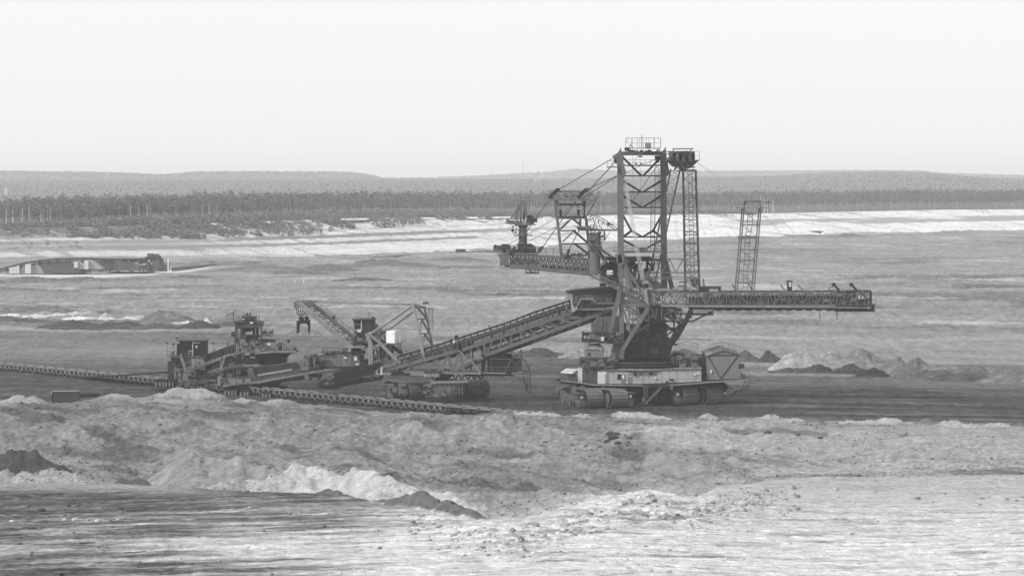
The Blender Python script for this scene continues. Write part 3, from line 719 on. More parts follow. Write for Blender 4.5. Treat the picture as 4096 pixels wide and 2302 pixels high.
def clutter(mb, dr, x0, y0, x1, y1, n, d0, d1, w=.16, box=.2):
    """pipes, brackets and small boxes bolted to a machine"""
    for i in range(n):
        x, y, d = random.uniform(x0, x1), random.uniform(y0, y1), random.uniform(d0, d1); r = random.random()
        if r < box: a = random.uniform(.25, .7); p = dr(x, y, d); mb.box(p - Vector((a, .3, a * .7)), p + Vector((a, .3, a * .7)))
        else:
            l = random.uniform(.06, .25) * max(x1 - x0, y1 - y0); k = random.choice([(1, 0), (0, 1), (0, 1), (.7, .7), (.7, -.7)]); mb.beam(dr(x, y, d), dr(min(max(x + k[0] * l, x0), x1), min(max(y + k[1] * l, y0), y1), d), w * random.uniform(.6, 1.4))
def crawler(parent, front, heading, L=12.5, hgt=3.9, wid=3.8, side_unit=None, lamp=True):
    """one crawler: plated track loop, side frame with rollers, drive unit; front = ground point under its front end"""
    a = Vector((math.cos(heading), math.sin(heading), 0)); n = Vector((-a.y, a.x, 0)); r = hgt / 2
    c = Vector(front) - a * (L / 2); st = L / 2 - r
    loop = []
    for i in range(9): t = -math.pi / 2 + math.pi * i / 8; loop.append((st + r * math.cos(t), r + r * math.sin(t)))
    k = max(3, round(2 * st / 1.15))
    for i in range(1, k): loop.append((st - 2 * st * i / k, 2 * r - .12 * math.sin(math.pi * i / k)))
    for i in range(9): t = math.pi / 2 + math.pi * i / 8; loop.append((-st + r * math.cos(t), r + r * math.sin(t)))
    for i in range(1, k): loop.append((-st + 2 * st * i / k, 0.0))
    mb = MB(); N = len(loop)
    for i in range(N):
        (x0, z0), (x1, z1_) = loop[i], loop[(i + 1) % N]
        d = Vector((x1 - x0, 0, z1_ - z0)); ln = d.length
        if ln < .05: continue
        e0 = .055 / ln
        p = Vector((x0, 0, z0)).lerp(Vector((x1, 0, z1_)), e0); q = Vector((x0, 0, z0)).lerp(Vector((x1, 0, z1_)), 1 - e0)
        nn = Vector((d.z, 0, -d.x)).normalized() * .14
        P = []
        for w_ in (-wid / 2, wid / 2):
            for z in (p, q, q - nn, p - nn): P.append(c + a * z.x + n * w_ + Vector((0, 0, z.z + .02)))
        mb.poly(P, [(0, 1, 2, 3), (7, 6, 5, 4), (0, 4, 5, 1), (1, 5, 6, 2), (2, 6, 7, 3), (3, 7, 4, 0)])
    core = []
    for i in range(N): x_, z_ = loop[i]; core.append((x_ * .985, r + (z_ - r) * .93))
    P = [c + a * x_ + n * w_ + Vector((0, 0, z_)) for w_ in (-wid / 2 + .25, wid / 2 - .25) for x_, z_ in core]
    mb.p = mb.p[:1]; t = mb.build('crawler', S_TREAD, parent)
    mc = MB(); mc.poly(P, [tuple(range(N)), tuple(range(2 * N - 1, N - 1, -1))] + [(i, N + i, N + (i + 1) % N, (i + 1) % N) for i in range(N)]); mc.build('track_core', S_BLACK, t)
    fr = MB()
    for sg in (-1, 1):
        o = n * sg * (wid / 2 + .02); th = n * sg * .3
        pts = [(-st, r * .55), (st, r * .55), (st * .9, r * 1.35), (-st * .9, r * 1.35)]
        P = [c + a * x_ + o + Vector((0, 0, z_)) for x_, z_ in pts]; Q = [p + th for p in P]
        fr.poly(P + Q, [(0, 1, 2, 3), (7, 6, 5, 4), (0, 4, 5, 1), (1, 5, 6, 2), (2, 6, 7, 3), (3, 7, 4, 0)])
        for i in range(7):
            x_ = -st + 2 * st * i / 6; p = c + a * x_ + o + Vector((0, 0, .55)); fr.tube(p, p + th * .9, .5, 10)
        for x_ in (st, -st): p = c + a * x_ + o + Vector((0, 0, r)); fr.tube(p, p + th * .8, r * .62, 14)
    fr.build('side_frame', S_TRACK, t)
    if side_unit:
        sg = side_unit; du = MB(); p0 = c + a * (L / 2 - 1.6) + n * sg * (wid / 2 + .1)
        def bx(ax0, ax1, w0, w1, zz0, zz1):
            P = [p0 + a * x_ + n * sg * y_ + Vector((0, 0, z_)) for z_ in (zz0, zz1) for x_, y_ in ((ax0, w0), (ax1, w0), (ax1, w1), (ax0, w1))]
            du.poly(P, [(0, 3, 2, 1), (4, 5, 6, 7), (0, 1, 5, 4), (1, 2, 6, 5), (2, 3, 7, 6), (3, 0, 4, 7)])
        bx(-.9, .9, .1, 1.3, .3, 2.0); bx(-1.8, .3, .2, 1.5, 2.05, 2.9); bx(-1.9, 1.1, 0, 1.9, 3.0, 3.12)
        q = p0 + n * sg * .75 + Vector((0, 0, 1.1)); du.tube(q - a * .9, q + a * 1.15, .75, 12)
        du.build('drive_unit', S_DARK if not lamp else S_TRACK, t)
        lb = MB(); q = p0 + a * .5 + n * sg * .8 + Vector((0, 0, 2.35)); lb.tube(q, q + a * .35, .3, 10); lb.build('headlamp', S_LAMP, t)
    return t
# ================================================================== the big spreader
def build_spreader():
    D0 = 607.0
    R = thing('spreader', Wp(2590, 1620, 0, D0) * Vector((1, 1, 0)), 'giant spreader on crawlers with twin-column mast and long discharge boom pointing right', 'spreader')
    A1, AR, A3, B1, B2, B6, B7 = [Draft(z, D0) for z in (z1, zR, z3, h1, h2, h6, h7)]
    # ---- crawlers (front ends towards the camera, turned a little to the right)
    hd = math.radians(-64)
    def gp(u, v): D = ground_D(v); return Vector(((u - CU) * D / F, D, 0))
    for (u, v, su) in [(2383, 1632, -1), (2482, 1632, 1), (2766, 1620, -1), (2862, 1619, 1)]:
        crawler(R, gp(u, v), hd, 12.5, 3.85, 3.8, su)
    for (u, v) in [(2560, 1590), (2640, 1590), (2350, 1588), (2830, 1585)]:
        crawler(R, gp(u, v), hd, 12.0, 3.7, 3.6, None)
    # ---- lower platform
    mb = MB()
    f = [(232, 1062), (420, 1085), (560, 1105), (1050, 1105), (1060, 1120), (1300, 1115), (1330, 1100), (1640, 1085), (2120, 1048), (2120, 1035), (1640, 1062), (1050, 1085), (560, 1085), (420, 1065), (232, 1048)]
    A3.prism(mb, f, -10.5, 11); mb.build('platform', S_DARK, R)
    mb = MB(); A3.box(mb, 380, 1100, 1900, 1135, -6, 9); A3.box(mb, 900, 1130, 1300, 1210, -2, 6); mb.build('undercarriage_frame', S_BLACK, R)
    mb = MB()
    for a, b in [((232, 1052), (420, 1072)), ((420, 1072), (560, 1095)), ((560, 1095), (1050, 1100)), ((1330, 1098), (1640, 1076)), ((1640, 1072), (2120, 1044))]: A3.beam(mb, *a, *b, .22, -10.6)
    mb.build('platform_edge', S_LIGHT, R)
    mb = MB(); mb.rail([A3(*p, -10.3) for p in [(232, 1048), (420, 1066)]], 1.1, 1.5); mb.rail([A3(*p, -10.3) for p in [(1950, 1046), (2118, 1036)]], 1.1, 1.2)
    mb.rail([A3(2118, 1036, d) for d in (-10.3, 6)], 1.1, 2); mb.build('platform_railing', S_MID, R)
    # ---- machinery house
    mb = MB(); A3.prism(mb, [(600, 960), (1636, 942), (1636, 1078), (1320, 1088), (1300, 1102), (1060, 1102), (1045, 1095), (600, 1088)], -9.6, -1.5)
    hs = mb.build('machinery_house', S_HOUSE, R)
    mb = MB(); a = A3(590, 955, -9.9); b = A3(1642, 938, -9.9)
    mb.poly([a, b, b + Vector((0, 8.6, .35)), a + Vector((0, 8.6, .35)), a + Vector((0, 0, .18)), b + Vector((0, 0, .18)), b + Vector((0, 8.6, .55)), a + Vector((0, 8.6, .55))],
            [(0, 3, 2, 1), (4, 5, 6, 7), (0, 1, 5, 4), (1, 2, 6, 5), (2, 3, 7, 6), (3, 0, 4, 7)])
    rf = mb.build('roof', S_ROOF, hs)
    mb = MB()
    for i in range(9):
        p = a.lerp(b, (i + .5) / 9) + Vector((0, 0, .22)); mb.beam(p, p + Vector((0, 8.6, .37)), .12)
    mb.build('roof_seam', S_DARK, rf)
    for x in (838, 905):
        mb = MB(); A3.box(mb, x, 988, x + 42, 1092, -9.68, -9.55); mb.build('door', S_GABLE, hs)
    mb = MB(); A3.box(mb, 848, 998, 866, 1032, -9.74, -9.69); A3.box(mb, 922, 1004, 934, 1014, -9.74, -9.69); mb.build('notice', S_WHITE, hs)
    for (x0, y0, x1, y1) in [(798, 988, 832, 1040), (1018, 977, 1036, 998), (1118, 972, 1142, 996)]:
        mb = MB(); A3.box(mb, x0, y0, x1, y1, -9.68, -9.55); mb.build('window', S_GLASS, hs)
    for (x0, y0, x1, y1) in [(960, 972, 994, 1002), (1150, 975, 1168, 990), (1318, 1034, 1360, 1046), (1282, 1058, 1308, 1084)]:
        mb = MB(); A3.box(mb, x0, y0, x1, y1, -10.0, -9.55); mb.build('vent_box', S_DARK, hs)
    mb = MB()
    for (x, y) in [(1182, 1024), (1570, 992), (1600, 985)]: A3.box(mb, x - 7, y - 8, x + 8, y + 8, -9.95, -9.62)
    mb.build('wall_lamp', S_LAMP, hs)
    mb = MB()
    for x in (688, 760, 1045, 1110, 1180, 1250, 1320, 1400, 1480, 1560): A3.beam(mb, x, 962 if x < 1000 else 956, x, 1085, .05, -9.62)
    A3.beam(mb, 770, 1042, 1050, 1045, .05, -9.62); A3.beam(mb, 1330, 1040, 1632, 1032, .05, -9.62); mb.build('panel_seam', S_GABLE, hs)
    mb = MB(); A3.box(mb, 600, 962, 690, 1085, -9.9, -9.62); A3.box(mb, 640, 985, 676, 1088, -10.2, -9.92); mb.build('stair_cover', S_OFF, hs)
    # ---- corrugated containers and lean-to at the left end
    mb = MB(); A3.box(mb, 405, 938, 448, 1072, -9.8, -6); mb.build('container_door', S_OFF, R)
    mb = MB()
    for i in range(10): A3.box(mb, 450 + i * 15, 938, 458 + i * 15, 1078 + i, -9.7, -6); A3.box(mb, 458 + i * 15, 938, 465 + i * 15, 1078 + i, -9.5, -6)
    mb.build('container', S_RUST, R)
    mb = MB(); A3.box(mb, 292, 985, 404, 1064, -9.3, -5); sh = mb.build('shed', S_GABLE, R)
    mb = MB(); a = A3(228, 975, -10.6); b = A3(345, 985, -10.6); c_ = A3(408, 940, -6.5); d = A3(285, 934, -6.5); up = Vector((0, 0, .12))
    mb.poly([a, b, c_, d, a + up, b + up, c_ + up, d + up], [(0, 3, 2, 1), (4, 5, 6, 7), (0, 1, 5, 4), (1, 2, 6, 5), (2, 3, 7, 6), (3, 0, 4, 7)]); mb.build('canopy_roof', S_OFF, sh)
    mb = MB(); A3.box(mb, 338, 985, 384, 1020, -9.36, -9.2); mb.build('window', S_GLASS, sh)
    # ---- gable house at the right with its long low neighbour behind
    mb = MB(); F_ = -8.5
    A3.prism(mb, [(1695, 1050), (2030, 1042), (2030, 800), (1858, 748), (1695, 800)], F_, 8); g = mb.build('gable_house', S_GABLE, R)
    mb = MB()
    for p, q in [((1685, 812), (1858, 752)), ((1858, 752), (2045, 806))]:
        a = A3(*p, F_ - .3); b = A3(*q, F_ - .3); k = Vector((0, 17, 0)); up = Vector((0, 0, .12))
        mb.poly([a, b, b + k, a + k, a + up, b + up, b + k + up, a + k + up], [(0, 3, 2, 1), (4, 5, 6, 7), (0, 1, 5, 4), (1, 2, 6, 5), (2, 3, 7, 6), (3, 0, 4, 7)])
    rf = mb.build('roof', S_ROOFD, g)
    mb = MB(); A3.beam(mb, 1705, 805, 1830, 1030, .16, F_ - .06); A3.beam(mb, 2000, 805, 1830, 1030, .16, F_ - .06); A3.beam(mb, 1700, 800, 2028, 797, .14, F_ - .06); A3.beam(mb, 1695, 1048, 2034, 1040, .3, F_ - .1)
    mb.build('wall_bracing', S_DARK, g)
    mb = MB(); A3.box(mb, 1728, 945, 1742, 975, F_ - .3, F_ - .02); mb.build('wall_lamp', S_LAMP, g)
    mb = MB(); q = A3(2012, 905, F_); mb.tube(q, q + Vector((1.1, 0, 0)), .5, 12); mb.build('fan', S_DARK, g)
    mb = MB(); mb.rail([A3(*p, F_ + 1) for p in [(1700, 760), (1850, 720), (2030, 775)]], 1.1, 1.5, .06); mb.rail([A3(*p, 7) for p in [(1700, 760), (1850, 715), (2030, 770)]], 1.1, 1.5, .06); mb.build('roof_railing', S_MID, g)
    mb = MB(); A3.prism(mb, [(1330, 820), (1375, 770), (1690, 810), (1690, 1040), (1610, 1040), (1600, 830)], 2, 9); lw = mb.build('low_house', S_DARK, R)
    mb = MB(); a = A3(1360, 775, 1.5); b = A3(1700, 815, 1.5); c_ = A3(1600, 775, 9); d = A3(1460, 727, 9)
    mb.poly([a, b, c_, d, a - up, b - up, c_ - up, d - up], [(0, 1, 2, 3), (7, 6, 5, 4), (0, 4, 5, 1), (1, 5, 6, 2), (2, 6, 7, 3), (3, 7, 4, 0)]); mb.build('roof', S_ROOF, lw)
    mb = MB(); mb.rail([A3(1365, 770, 2), A3(1465, 722, 8.5), A3(1600, 745, 8.5)], 1.3, 1.6, .06); mb.build('roof_railing', S_MID, lw)
    mb = MB(); A3.box(mb, 1625, 820, 1694, 1050, -5, 6); mb.build('shaded_side_wall', S_DARK, R)  # dark box along the gable house's left side, shade put into its colour
    # ---- slewing ring deck
    cx, cz0, cz1 = A3(1030, 900).x, A3(0, 930).z, A3(0, 845).z
    mb = MB(); mb.tube((cx, D0 + 1, cz0), (cx, D0 + 1, A3(0, 868).z), 11.2, 40); mb.tube((cx, D0 + 1, A3(0, 866).z), (cx, D0 + 1, cz1), 9.6, 40); mb.build('slewing_ring', S_BLACK, R)
    mb = MB(); n = 40; rp = [Vector((cx + 11.3 * math.cos(t), D0 + 1 + 11.3 * math.sin(t), A3(0, 912).z)) for t in np.linspace(0, 2 * math.pi, n + 1)]
    mb.path(rp, .32); mb.build('ring_girder', S_LIGHT, R)
    mb = MB(); rr = [p + Vector((0, 0, .25)) for p in rp]; mb.rail(rr, 1.15, 1.7, .08); mb.build('ring_railing', S_MID, R)
    mb = MB(); A3.box(mb, 430, 850, 760, 900, -9, 3); A3.box(mb, 1350, 828, 1610, 900, -7, 3)
    for i in range(16): x = 420 + random.random() * 320; A3.box(mb, x, 850 - 18 * random.random(), x + 10 + 20 * random.random(), 892, -10 + random.random(), -8.5)
    mb.build('ring_machinery', S_DARK, R)
    mb = MB(); mb.rail([A3(*p, -9.6) for p in [(420, 915), (640, 922)]], 1.2, 1.0, .09); A3.beam(mb, 270, 912, 560, 890, .12, -9); mb.tube(A3(272, 916, -9), A3(282, 910, -9), .35, 8); mb.build('deck_railing', S_DARK, R)
    # ---- lower tower (dark portal carrying the superstructure)
    pts = [(835, 835), (1290, 832), (1322, 700), (1335, 640), (1290, 600), (1300, 520), (1262, 470), (1285, 410), (1400, 395), (1440, 330), (1105, 328), (1015, 480), (905, 640), (850, 740)]
    mb = MB(); A3.prism(mb, pts, -4.2, -3.6); A3.prism(mb, pts, 4.4, 5.0); A3.box(mb, 860, 560, 1250, 830, -3.5, 4.3); A3.box(mb, 1000, 330, 1400, 400, -3.5, 4.3); tw = mb.build('tower_body', S_BLACK, R)
    mb = MB()
    for d in (-4.0, 4.6):
        for p, q, w_ in [((1290, 832), (1325, 700), 1.0), ((1325, 700), (1400, 600), 1.0), ((1400, 600), (1478, 462), 1.0), ((1478, 462), (1535, 350), 1.0), ((1335, 640), (1395, 520), .5), ((1262, 470), (1400, 600), .4), ((1285, 410), (1455, 500), .4), ((1360, 400), (1370, 660), .35), ((1440, 340), (1400, 600), .35), ((1290, 600), (1460, 470), .35), ((1300, 520), (1430, 545), .3), ((1285, 410), (1480, 440), .3)]: A3.beam(mb, *p, *q, w_, d)
    for p in [(1325, 700), (1400, 600), (1478, 462), (1380, 430)]: mb.beam(A3(*p, -4), A3(*p, -4) + Vector((0, 8.6, 0)), .6)
    mb.build('tower_bracing', S_BLACK, R)
    mb = MB()
    for p, q, w_ in [((1010, 560), (1220, 455), .35), ((1060, 625), (1060, 760), .5), ((905, 690), (1020, 620), .25), ((930, 735), (1010, 820), .22), ((1080, 745), (1260, 590), .25), ((1035, 580), (1250, 540), .2)]: A3.beam(mb, *p, *q, w_, -4.4)
    A3.box(mb, 1125, 720, 1210, 790, -4.5, -4.22); A3.box(mb, 1040, 770, 1080, 815, -4.6, -4.22); mb.build('tower_stiffener', S_DARK, R)
    mb = MB()
    for (x0, x1, y, d) in [(1230, 1400, 692, -3), (1290, 1465, 542, -3), (1040, 1110, 458, -5), (1110, 1560, 462, -4.6), (1480, 1760, 392, -3.5), (1160, 1290, 445, -5.2)]: A3.box(mb, x0, y, x1, y + 8, d, d + 4)
    mb.build('tower_walkway', S_DARK, R)
    mb = MB()
    for pth in [[(1290, 690), (1398, 690)], [(1555, 385), (1752, 385)], [(1395, 540), (1462, 540)], [(1165, 445), (1285, 445)]]: mb.rail([A3(*p, -3.2) for p in pth], 1.2, 1.3, .08)
    mb.ladder(A3(938, 600, -5), A3(932, 350, -5), .8, .8, .12); mb.ladder(A3(1000, 430, -5), A3(965, 320, -5), .8, .8, .12); mb.ladder(A3(1392, 690, -3), A3(1400, 545, -3), .8, .8, .08); mb.build('tower_railing', S_MID, R)
    mb = MB(); A3.beam(mb, 848, 745, 1012, 480, 1.05, -6.3, -6.3, .8); A3.beam(mb, 1012, 480, 1108, 322, .95, -6.3, -6.3, .8); A3.beam(mb, 838, 830, 850, 740, 1.1, -6.0, -6.3, .9)
    for s_ in (1,): A3.prism(mb, [(998, 470), (1030, 480), (1010, 498), (985, 488)], -6.9, -5.7)
    mb.build('front_strut', S_MID, R)
    mb = MB(); A3.beam(mb, 865, 345, 925, 575, .4, -5.6); A3.beam(mb, 915, 345, 915, 560, .3, -5.6); A3.beam(mb, 880, 340, 1110, 460, .45, -5.8); A3.beam(mb, 1108, 330, 1108, 462, .35, -5.8)
    A3.beam(mb, 1000, 330, 1020, 420, .3, -5.6); A3.beam(mb, 960, 330, 1005, 420, .3, -5.4); A3.beam(mb, 985, 575, 1115, 490, .4, -5.0); A3.beam(mb, 1140, 335, 1180, 440, .2, -5); A3.beam(mb, 1190, 335, 1185, 440, .2, -5); A3.beam(mb, 1240, 335, 1240, 440, .2, -5); mb.build('front_bracing', S_MID, R)
    mb = MB(); A3.prism(mb, [(770, 700), (850, 700), (850, 835), (790, 835), (745, 790)], -5.5, 3); A3.prism(mb, [(775, 570), (818, 570), (862, 700), (765, 705)], -5, 2); mb.build('column_foot', S_MID, R)
    mb = MB(); A3.beam(mb, 812, 230, 735, 545, .95, -5.2, -5.2, .7); A3.beam(mb, 735, 545, 712, 640, .7, -5.2); A3.beam(mb, 790, 235, 705, 600, .5, -4.4); A3.beam(mb, 815, 160, 808, 235, .9, -5.2); mb.build('rear_strut', S_MID, R)
    # ---- house, deck and cabin on the left of the tower
    mb = MB(); A3.prism(mb, [(548, 490), (605, 420), (730, 416), (815, 416), (892, 490), (892, 610), (700, 640), (548, 570)], -3, 5); tr = mb.build('transfer_house', S_RUST, R)
    mb = MB()
    for x in (600, 640, 680, 720): A3.beam(mb, x, 430, x, 560, .12, -3.05)
    mb.build('wall_rib', S_MID, tr)
    mb = MB(); A3.prism(mb, [(446, 648), (850, 672), (850, 690), (700, 686), (446, 664)], -7, 1); A3.box(mb, 446, 562, 460, 660, -7, -5); A3.box(mb, 460, 572, 700, 600, -6.6, -6); A3.box(mb, 600, 600, 760, 660, -5.5, -2); A3.box(mb, 700, 575, 850, 600, -6, -3)
    for x in (490, 540, 600, 700, 760, 810): A3.beam(mb, x, 600, x, 660, .2, -6.8)
    mb.rail([A3(460, 652, -6.9), A3(700, 668, -6.9)], 2.0, 1.2, .1); dk = mb.build('drive_deck', S_DARK, R)
    mb = MB(); A3.box(mb, 632, 615, 665, 655, -7.1, -6.9); mb.build('window', S_OFF, dk)
    mb = MB()
    for x, dx in [(478, 0), (505, 6), (530, -10)]: mb.path([A3(x, 665, -6), A3(x + dx - 6, 700, -6), A3(x + dx + 4, 725, -6)], .16)
    mb.build('hose', S_LIGHT, R)
    mb = MB(); a = [A3(*p, -7.5) for p in [(474, 738), (560, 738), (640, 735), (690, 770), (690, 815), (640, 822), (474, 812)]]; k = Vector((0, 5, 0))
    mb.prism(a, 5); cb = mb.build('driver_cabin', S_GABLE, R)
    mb = MB(); tp = [A3(535, 692, -6), A3(625, 688, -6)]; tq = [p + Vector((0, 3, 0)) for p in tp]; lo = [A3(470, 740, -7.7), A3(560, 742, -7.7), A3(642, 738, -7.7), A3(694, 770, -7.7)]
    mb.poly(lo + [lo[3] + k, lo[0] + k] + tp + tq, [(0, 1, 6), (1, 2, 7, 6), (2, 3, 7), (3, 4, 9, 7), (4, 5, 8, 9), (5, 0, 6, 8), (6, 7, 9, 8)]); mb.build('roof', S_ROOF, cb)
    mb = MB(); A3.box(mb, 672, 748, 678, 812, -7.6, -7.45); A3.box(mb, 622, 738, 642, 748, -7.62, -7.52); mb.build('notice', S_WHITE, cb)
    mb = MB(); mb.tube(A3(518, 790, -7.55), A3(518, 790, -7.45), .35, 10); mb.tube(A3(618, 705, -7.0), A3(618, 705, -6.8), .35, 10); mb.build('porthole', S_GLASS, cb)
    mb = MB()
    for i in range(5): A3.box(mb, 735 - i * 4, 782 + i * 9, 778, 786 + i * 9, -7, -5)
    mb.build('step', S_LIGHT, R)
    # ---- stairs down to the ground
    for (x0, y0, x1, y1) in [(1235, 1122, 1080, 1278)]:
        for d in (-11.4, -10.2):
            mb = MB(); A3.beam(mb, x0, y0, x1, y1, .35, d); mb.build('stair_stringer', S_MID, R)
        mb = MB(); a = A3(x0, y0, -10.8); b = A3(x1, y1, -10.8)
        for i in range(22): p = a.lerp(b, i / 21); mb.box(p - Vector((.2, .6, .03)), p + Vector((.2, .6, .03)))
        mb.rail([A3(x0, y0, -11.4), A3(x1, y1, -11.4)], 1.0, 1.6, .06); mb.build('stair_tread', S_DARK, R)
    mb = MB(); A3.box(mb, 1030, 1276, 1105, 1284, -11.6, -9.8); A3.box(mb, 1048, 1220, 1075, 1262, -11, -10); mb.build('landing', S_MID, R)
    mb = MB()
    for x in (1062, 1075, 1095): A3.beam(mb, x, 1105, x + 2, 1230, .12, -11)
    A3.beam(mb, 1170, 1150, 1190, 1270, .9, -3); A3.beam(mb, 1190, 1265, 1245, 1262, .6, -3); mb.build('hanger', S_MID, R)
    mb = MB(); mb.ladder(A3(2100, 1060, -8), A3(2060, 1150, -8), 1.2, .5, .12); A3.beam(mb, 2080, 1150, 1990, 1148, .15, -8); A3.beam(mb, 1990, 1148, 1930, 1215, .3, -8); A3.beam(mb, 1870, 1080, 1960, 1140, .2, -8); mb.build('end_stair', S_DARK, R)
    mb = MB(); 
    for pth in [[(652, 1115), (655, 1150), (668, 1200), (690, 1250), (720, 1245), (735, 1215)], [(660, 1115), (672, 1160), (668, 1190)], [(1325, 1090), (1330, 1135), (1345, 1138), (1348, 1080)]]: mb.path([A3(*p, -10.8) for p in pth], .14)
    mb.build('cable_loop', S_LIGHT, R)
    # ---- twin column mast
    YL, YR = -3.5, 3.5
    def ym(x): return YL + (YR - YL) * (x - 1025) / 330.0
    def m(mb, x0, y0, x1, y1, w): mb.beam(A1(x0, y0, ym(x0)), A1(x1, y1, ym(x1)), w)
    mb = MB(); a = A1(1026, 225, YL); b = A1(1030, 1180, YL); mb.beam(a, b, .95, 1.3); b2 = A3(840, 700, YL - 1.5); mb.beam(A1(1030, 1000, YL - .6), b2, .8, 1.0); mb.build('mast_column', S_MID, R)
    mb = MB(); mb.beam(A1(1357, 225, YR), A1(1364, 1258, YR), 1.05, 1.3); mb.build('mast_column', S_MID, R)
    mb = MB(); m(mb, 1032, 220, 1362, 218, .85); bm_ = mb.build('mast_crossbeam', S_MID, R)
    for pts, d in [([(965, 240), (1005, 215), (1033, 172), (1040, 245), (1072, 375), (1050, 398), (1030, 345), (1002, 330), (1005, 262), (968, 262)], YL), ([(1335, 240), (1352, 205), (1378, 166), (1382, 240), (1408, 375), (1385, 398), (1345, 345)], YR)]:
        mb = MB(); A1.prism(mb, pts, d - .85, d - .55); A1.prism(mb, pts, d + .55, d + .85); mb.build('mast_head', S_MID, R)
    mb = MB(); A1.prism(mb, [(978, 262), (1002, 258), (998, 298), (975, 290)], YL - .5, YL + .5); A1.prism(mb, [(1290, 238), (1335, 235), (1325, 290), (1305, 295)], YR - 1.2, YR - .2); A1.prism(mb, [(1045, 385), (1072, 372), (1050, 412)], YL - .5, YL + .5); A1.prism(mb, [(1160, 238), (1200, 238), (1190, 250), (1165, 248)], -.5, .5)
    for x in (1085, 1110, 1245, 1180): A1.box(mb, x, 193, x + 22, 204, -1, 1)
    mb.build('sheave', S_BLACK, R)
    mb = MB()
    for y in (312, 393, 517, 636): m(mb, 1045, y, 1345, y, .28)
    for y0, y1 in ((248, 392), (428, 516), (543, 634)):
        for o in (0, 9): m(mb, 1048, y0 + o, 1192 - o * .6, y1, .24); m(mb, 1338, y0 + o, 1200 + o * .6, y1, .24)
    for o in (0, 9):
        m(mb, 1046, 690 + o, 1112, 812 + o, .24); m(mb, 1345, 690 + o, 1278, 812 + o, .24); m(mb, 1048, 858 + o, 1112, 812 + o, .24); m(mb, 1346, 858 + o, 1278, 812 + o, .24)
        m(mb, 1112, 812 + o, 1196, 862 + o * .3, .24); m(mb, 1278, 812 + o, 1196, 862 + o * .3, .24)
        m(mb, 1048, 884 + o, 1180, 958, .24); m(mb, 1346, 884 + o, 1212, 958, .24)
    m(mb, 1048, 864, 1346, 864, .3); m(mb, 1112, 812, 1046, 690, .2); mb.build('mast_bracing', S_DARK, R)
    mb = MB(); m(mb, 1045, 978, 1352, 976, .45); m(mb, 1045, 1042, 1352, 1040, .6); A1.box(mb, 1165, 945, 1240, 975, -1, 1); mb.rail([A1(975, 975, -3), A1(1350, 975, 1)], 1.2, 1.4, .08); A1.box(mb, 975, 972, 1352, 980, -4, 1); mb.build('mast_deck', S_MID, R)
    mb = MB(); A1.box(mb, 925, 320, 1000, 329, -5, -2); mb.rail([A1(926, 320, -4.8), A1(1000, 320, -4.8)], 1.2, 1.0, .07); mb.rail([A1(1060, 312, -3), A1(1335, 312, 2)], 1.2, 1.3, .06); A1.box(mb, 1138, 292, 1156, 303, -1, 0); A1.box(mb, 1178, 293, 1197, 304, -1, 0); mb.build('mast_walkway', S_MID, R)
    mb = MB(); mb.ladder(A1(1308, 330, 2), A1(1312, 590, 2), .9, .45, .12); mb.ladder(A1(1280, 590, 2), A1(1274, 920, 2), .9, .45, .12); mb.build('mast_ladder', S_DARK, R)
    mb = MB(); A1.box(mb, 1066, 176, 1336, 181, -2, 2); mb.rail([A1(1068, 178, -2), A1(1336, 178, -2)], 2.15, 1.25, .09); mb.rail([A1(1068, 178, 2), A1(1336, 178, 2)], 2.15, 1.6, .07)
    for x in (1070, 1105, 1240, 1315): A1.beam(mb, x, 205, x - 4 if x < 1200 else x + 2, 178, .16, 0)
    A1.beam(mb, 1100, 150, 1125, 178, .14, 0); A1.beam(mb, 1105, 150, 1090, 178, .14, 0); pl = mb.build('top_platform', S_MID, R)
    mb = MB(); A1.box(mb, 1217, 137, 1264, 177, -2.15, -2.05); mb.build('board', S_GABLE, pl)
    mb = MB(); A1.beam(mb, 1191, 74, 1191, 178, .14, 0); A1.beam(mb, 1337, 98, 1337, 178, .1, 0); A1.beam(mb, 1077, 108, 1077, 140, .08, 0); A1.beam(mb, 1077, 110, 1090, 104, .1, 0); mb.build('antenna', S_MID, pl)
    mb = MB(); A1.beam(mb, 1040, 1010, 1105, 1270, 1.0, YL, YL - 2); A1.beam(mb, 1060, 1090, 1185, 1275, .55, YL - 1); A1.beam(mb, 1185, 1090, 1085, 1210, .5, -2); A1.beam(mb, 1165, 1090, 1240, 1190, .5, 0); A1.beam(mb, 1375, 1050, 1425, 1262, .95, YR); A1.prism(mb, [(1345, 1190), (1365, 1180), (1388, 1262), (1335, 1262)], 2, 4); mb.build('mast_leg', S_MID, R)
    mb = MB(); B1.beam(mb, 985, 150, 1020, 300, 1.2, -4.4); B1.prism(mb, [(985, 190), (1040, 130), (1090, 210), (1090, 310), (1040, 380), (990, 330)], -5, -3.6); mb.build('joint_plate', S_MID, R)
    # ---- winch house inside the mast foot
    mb = MB(); B1.box(mb, 1090, 205, 1560, 262, -2.5, 5); B1.box(mb, 780, 210, 1000, 260, -1, 5); B1.box(mb, 1180, 650, 1420, 730, -2, 5); B1.box(mb, 1180, 620, 1340, 650, 0, 5)
    for x in (770, 850, 905, 955, 1000): B1.beam(mb, x, 262, x, 690, .45, -1.5)
    for x in (860, 910, 940, 1120, 1260, 1340, 1480): B1.beam(mb, x, 265, x + 20, 720, .5, 4)
    for p, q in [((1110, 300), (1400, 720)), ((1400, 300), (1120, 720)), ((780, 270), (900, 420)), ((900, 300), (790, 560)), ((1200, 270), (1420, 500)), ((1480, 270), (1600, 420)), ((780, 560), (1000, 640)), ((1610, 290), (1560, 440))]: B1.beam(mb, *p, *q, .45, 2.5)
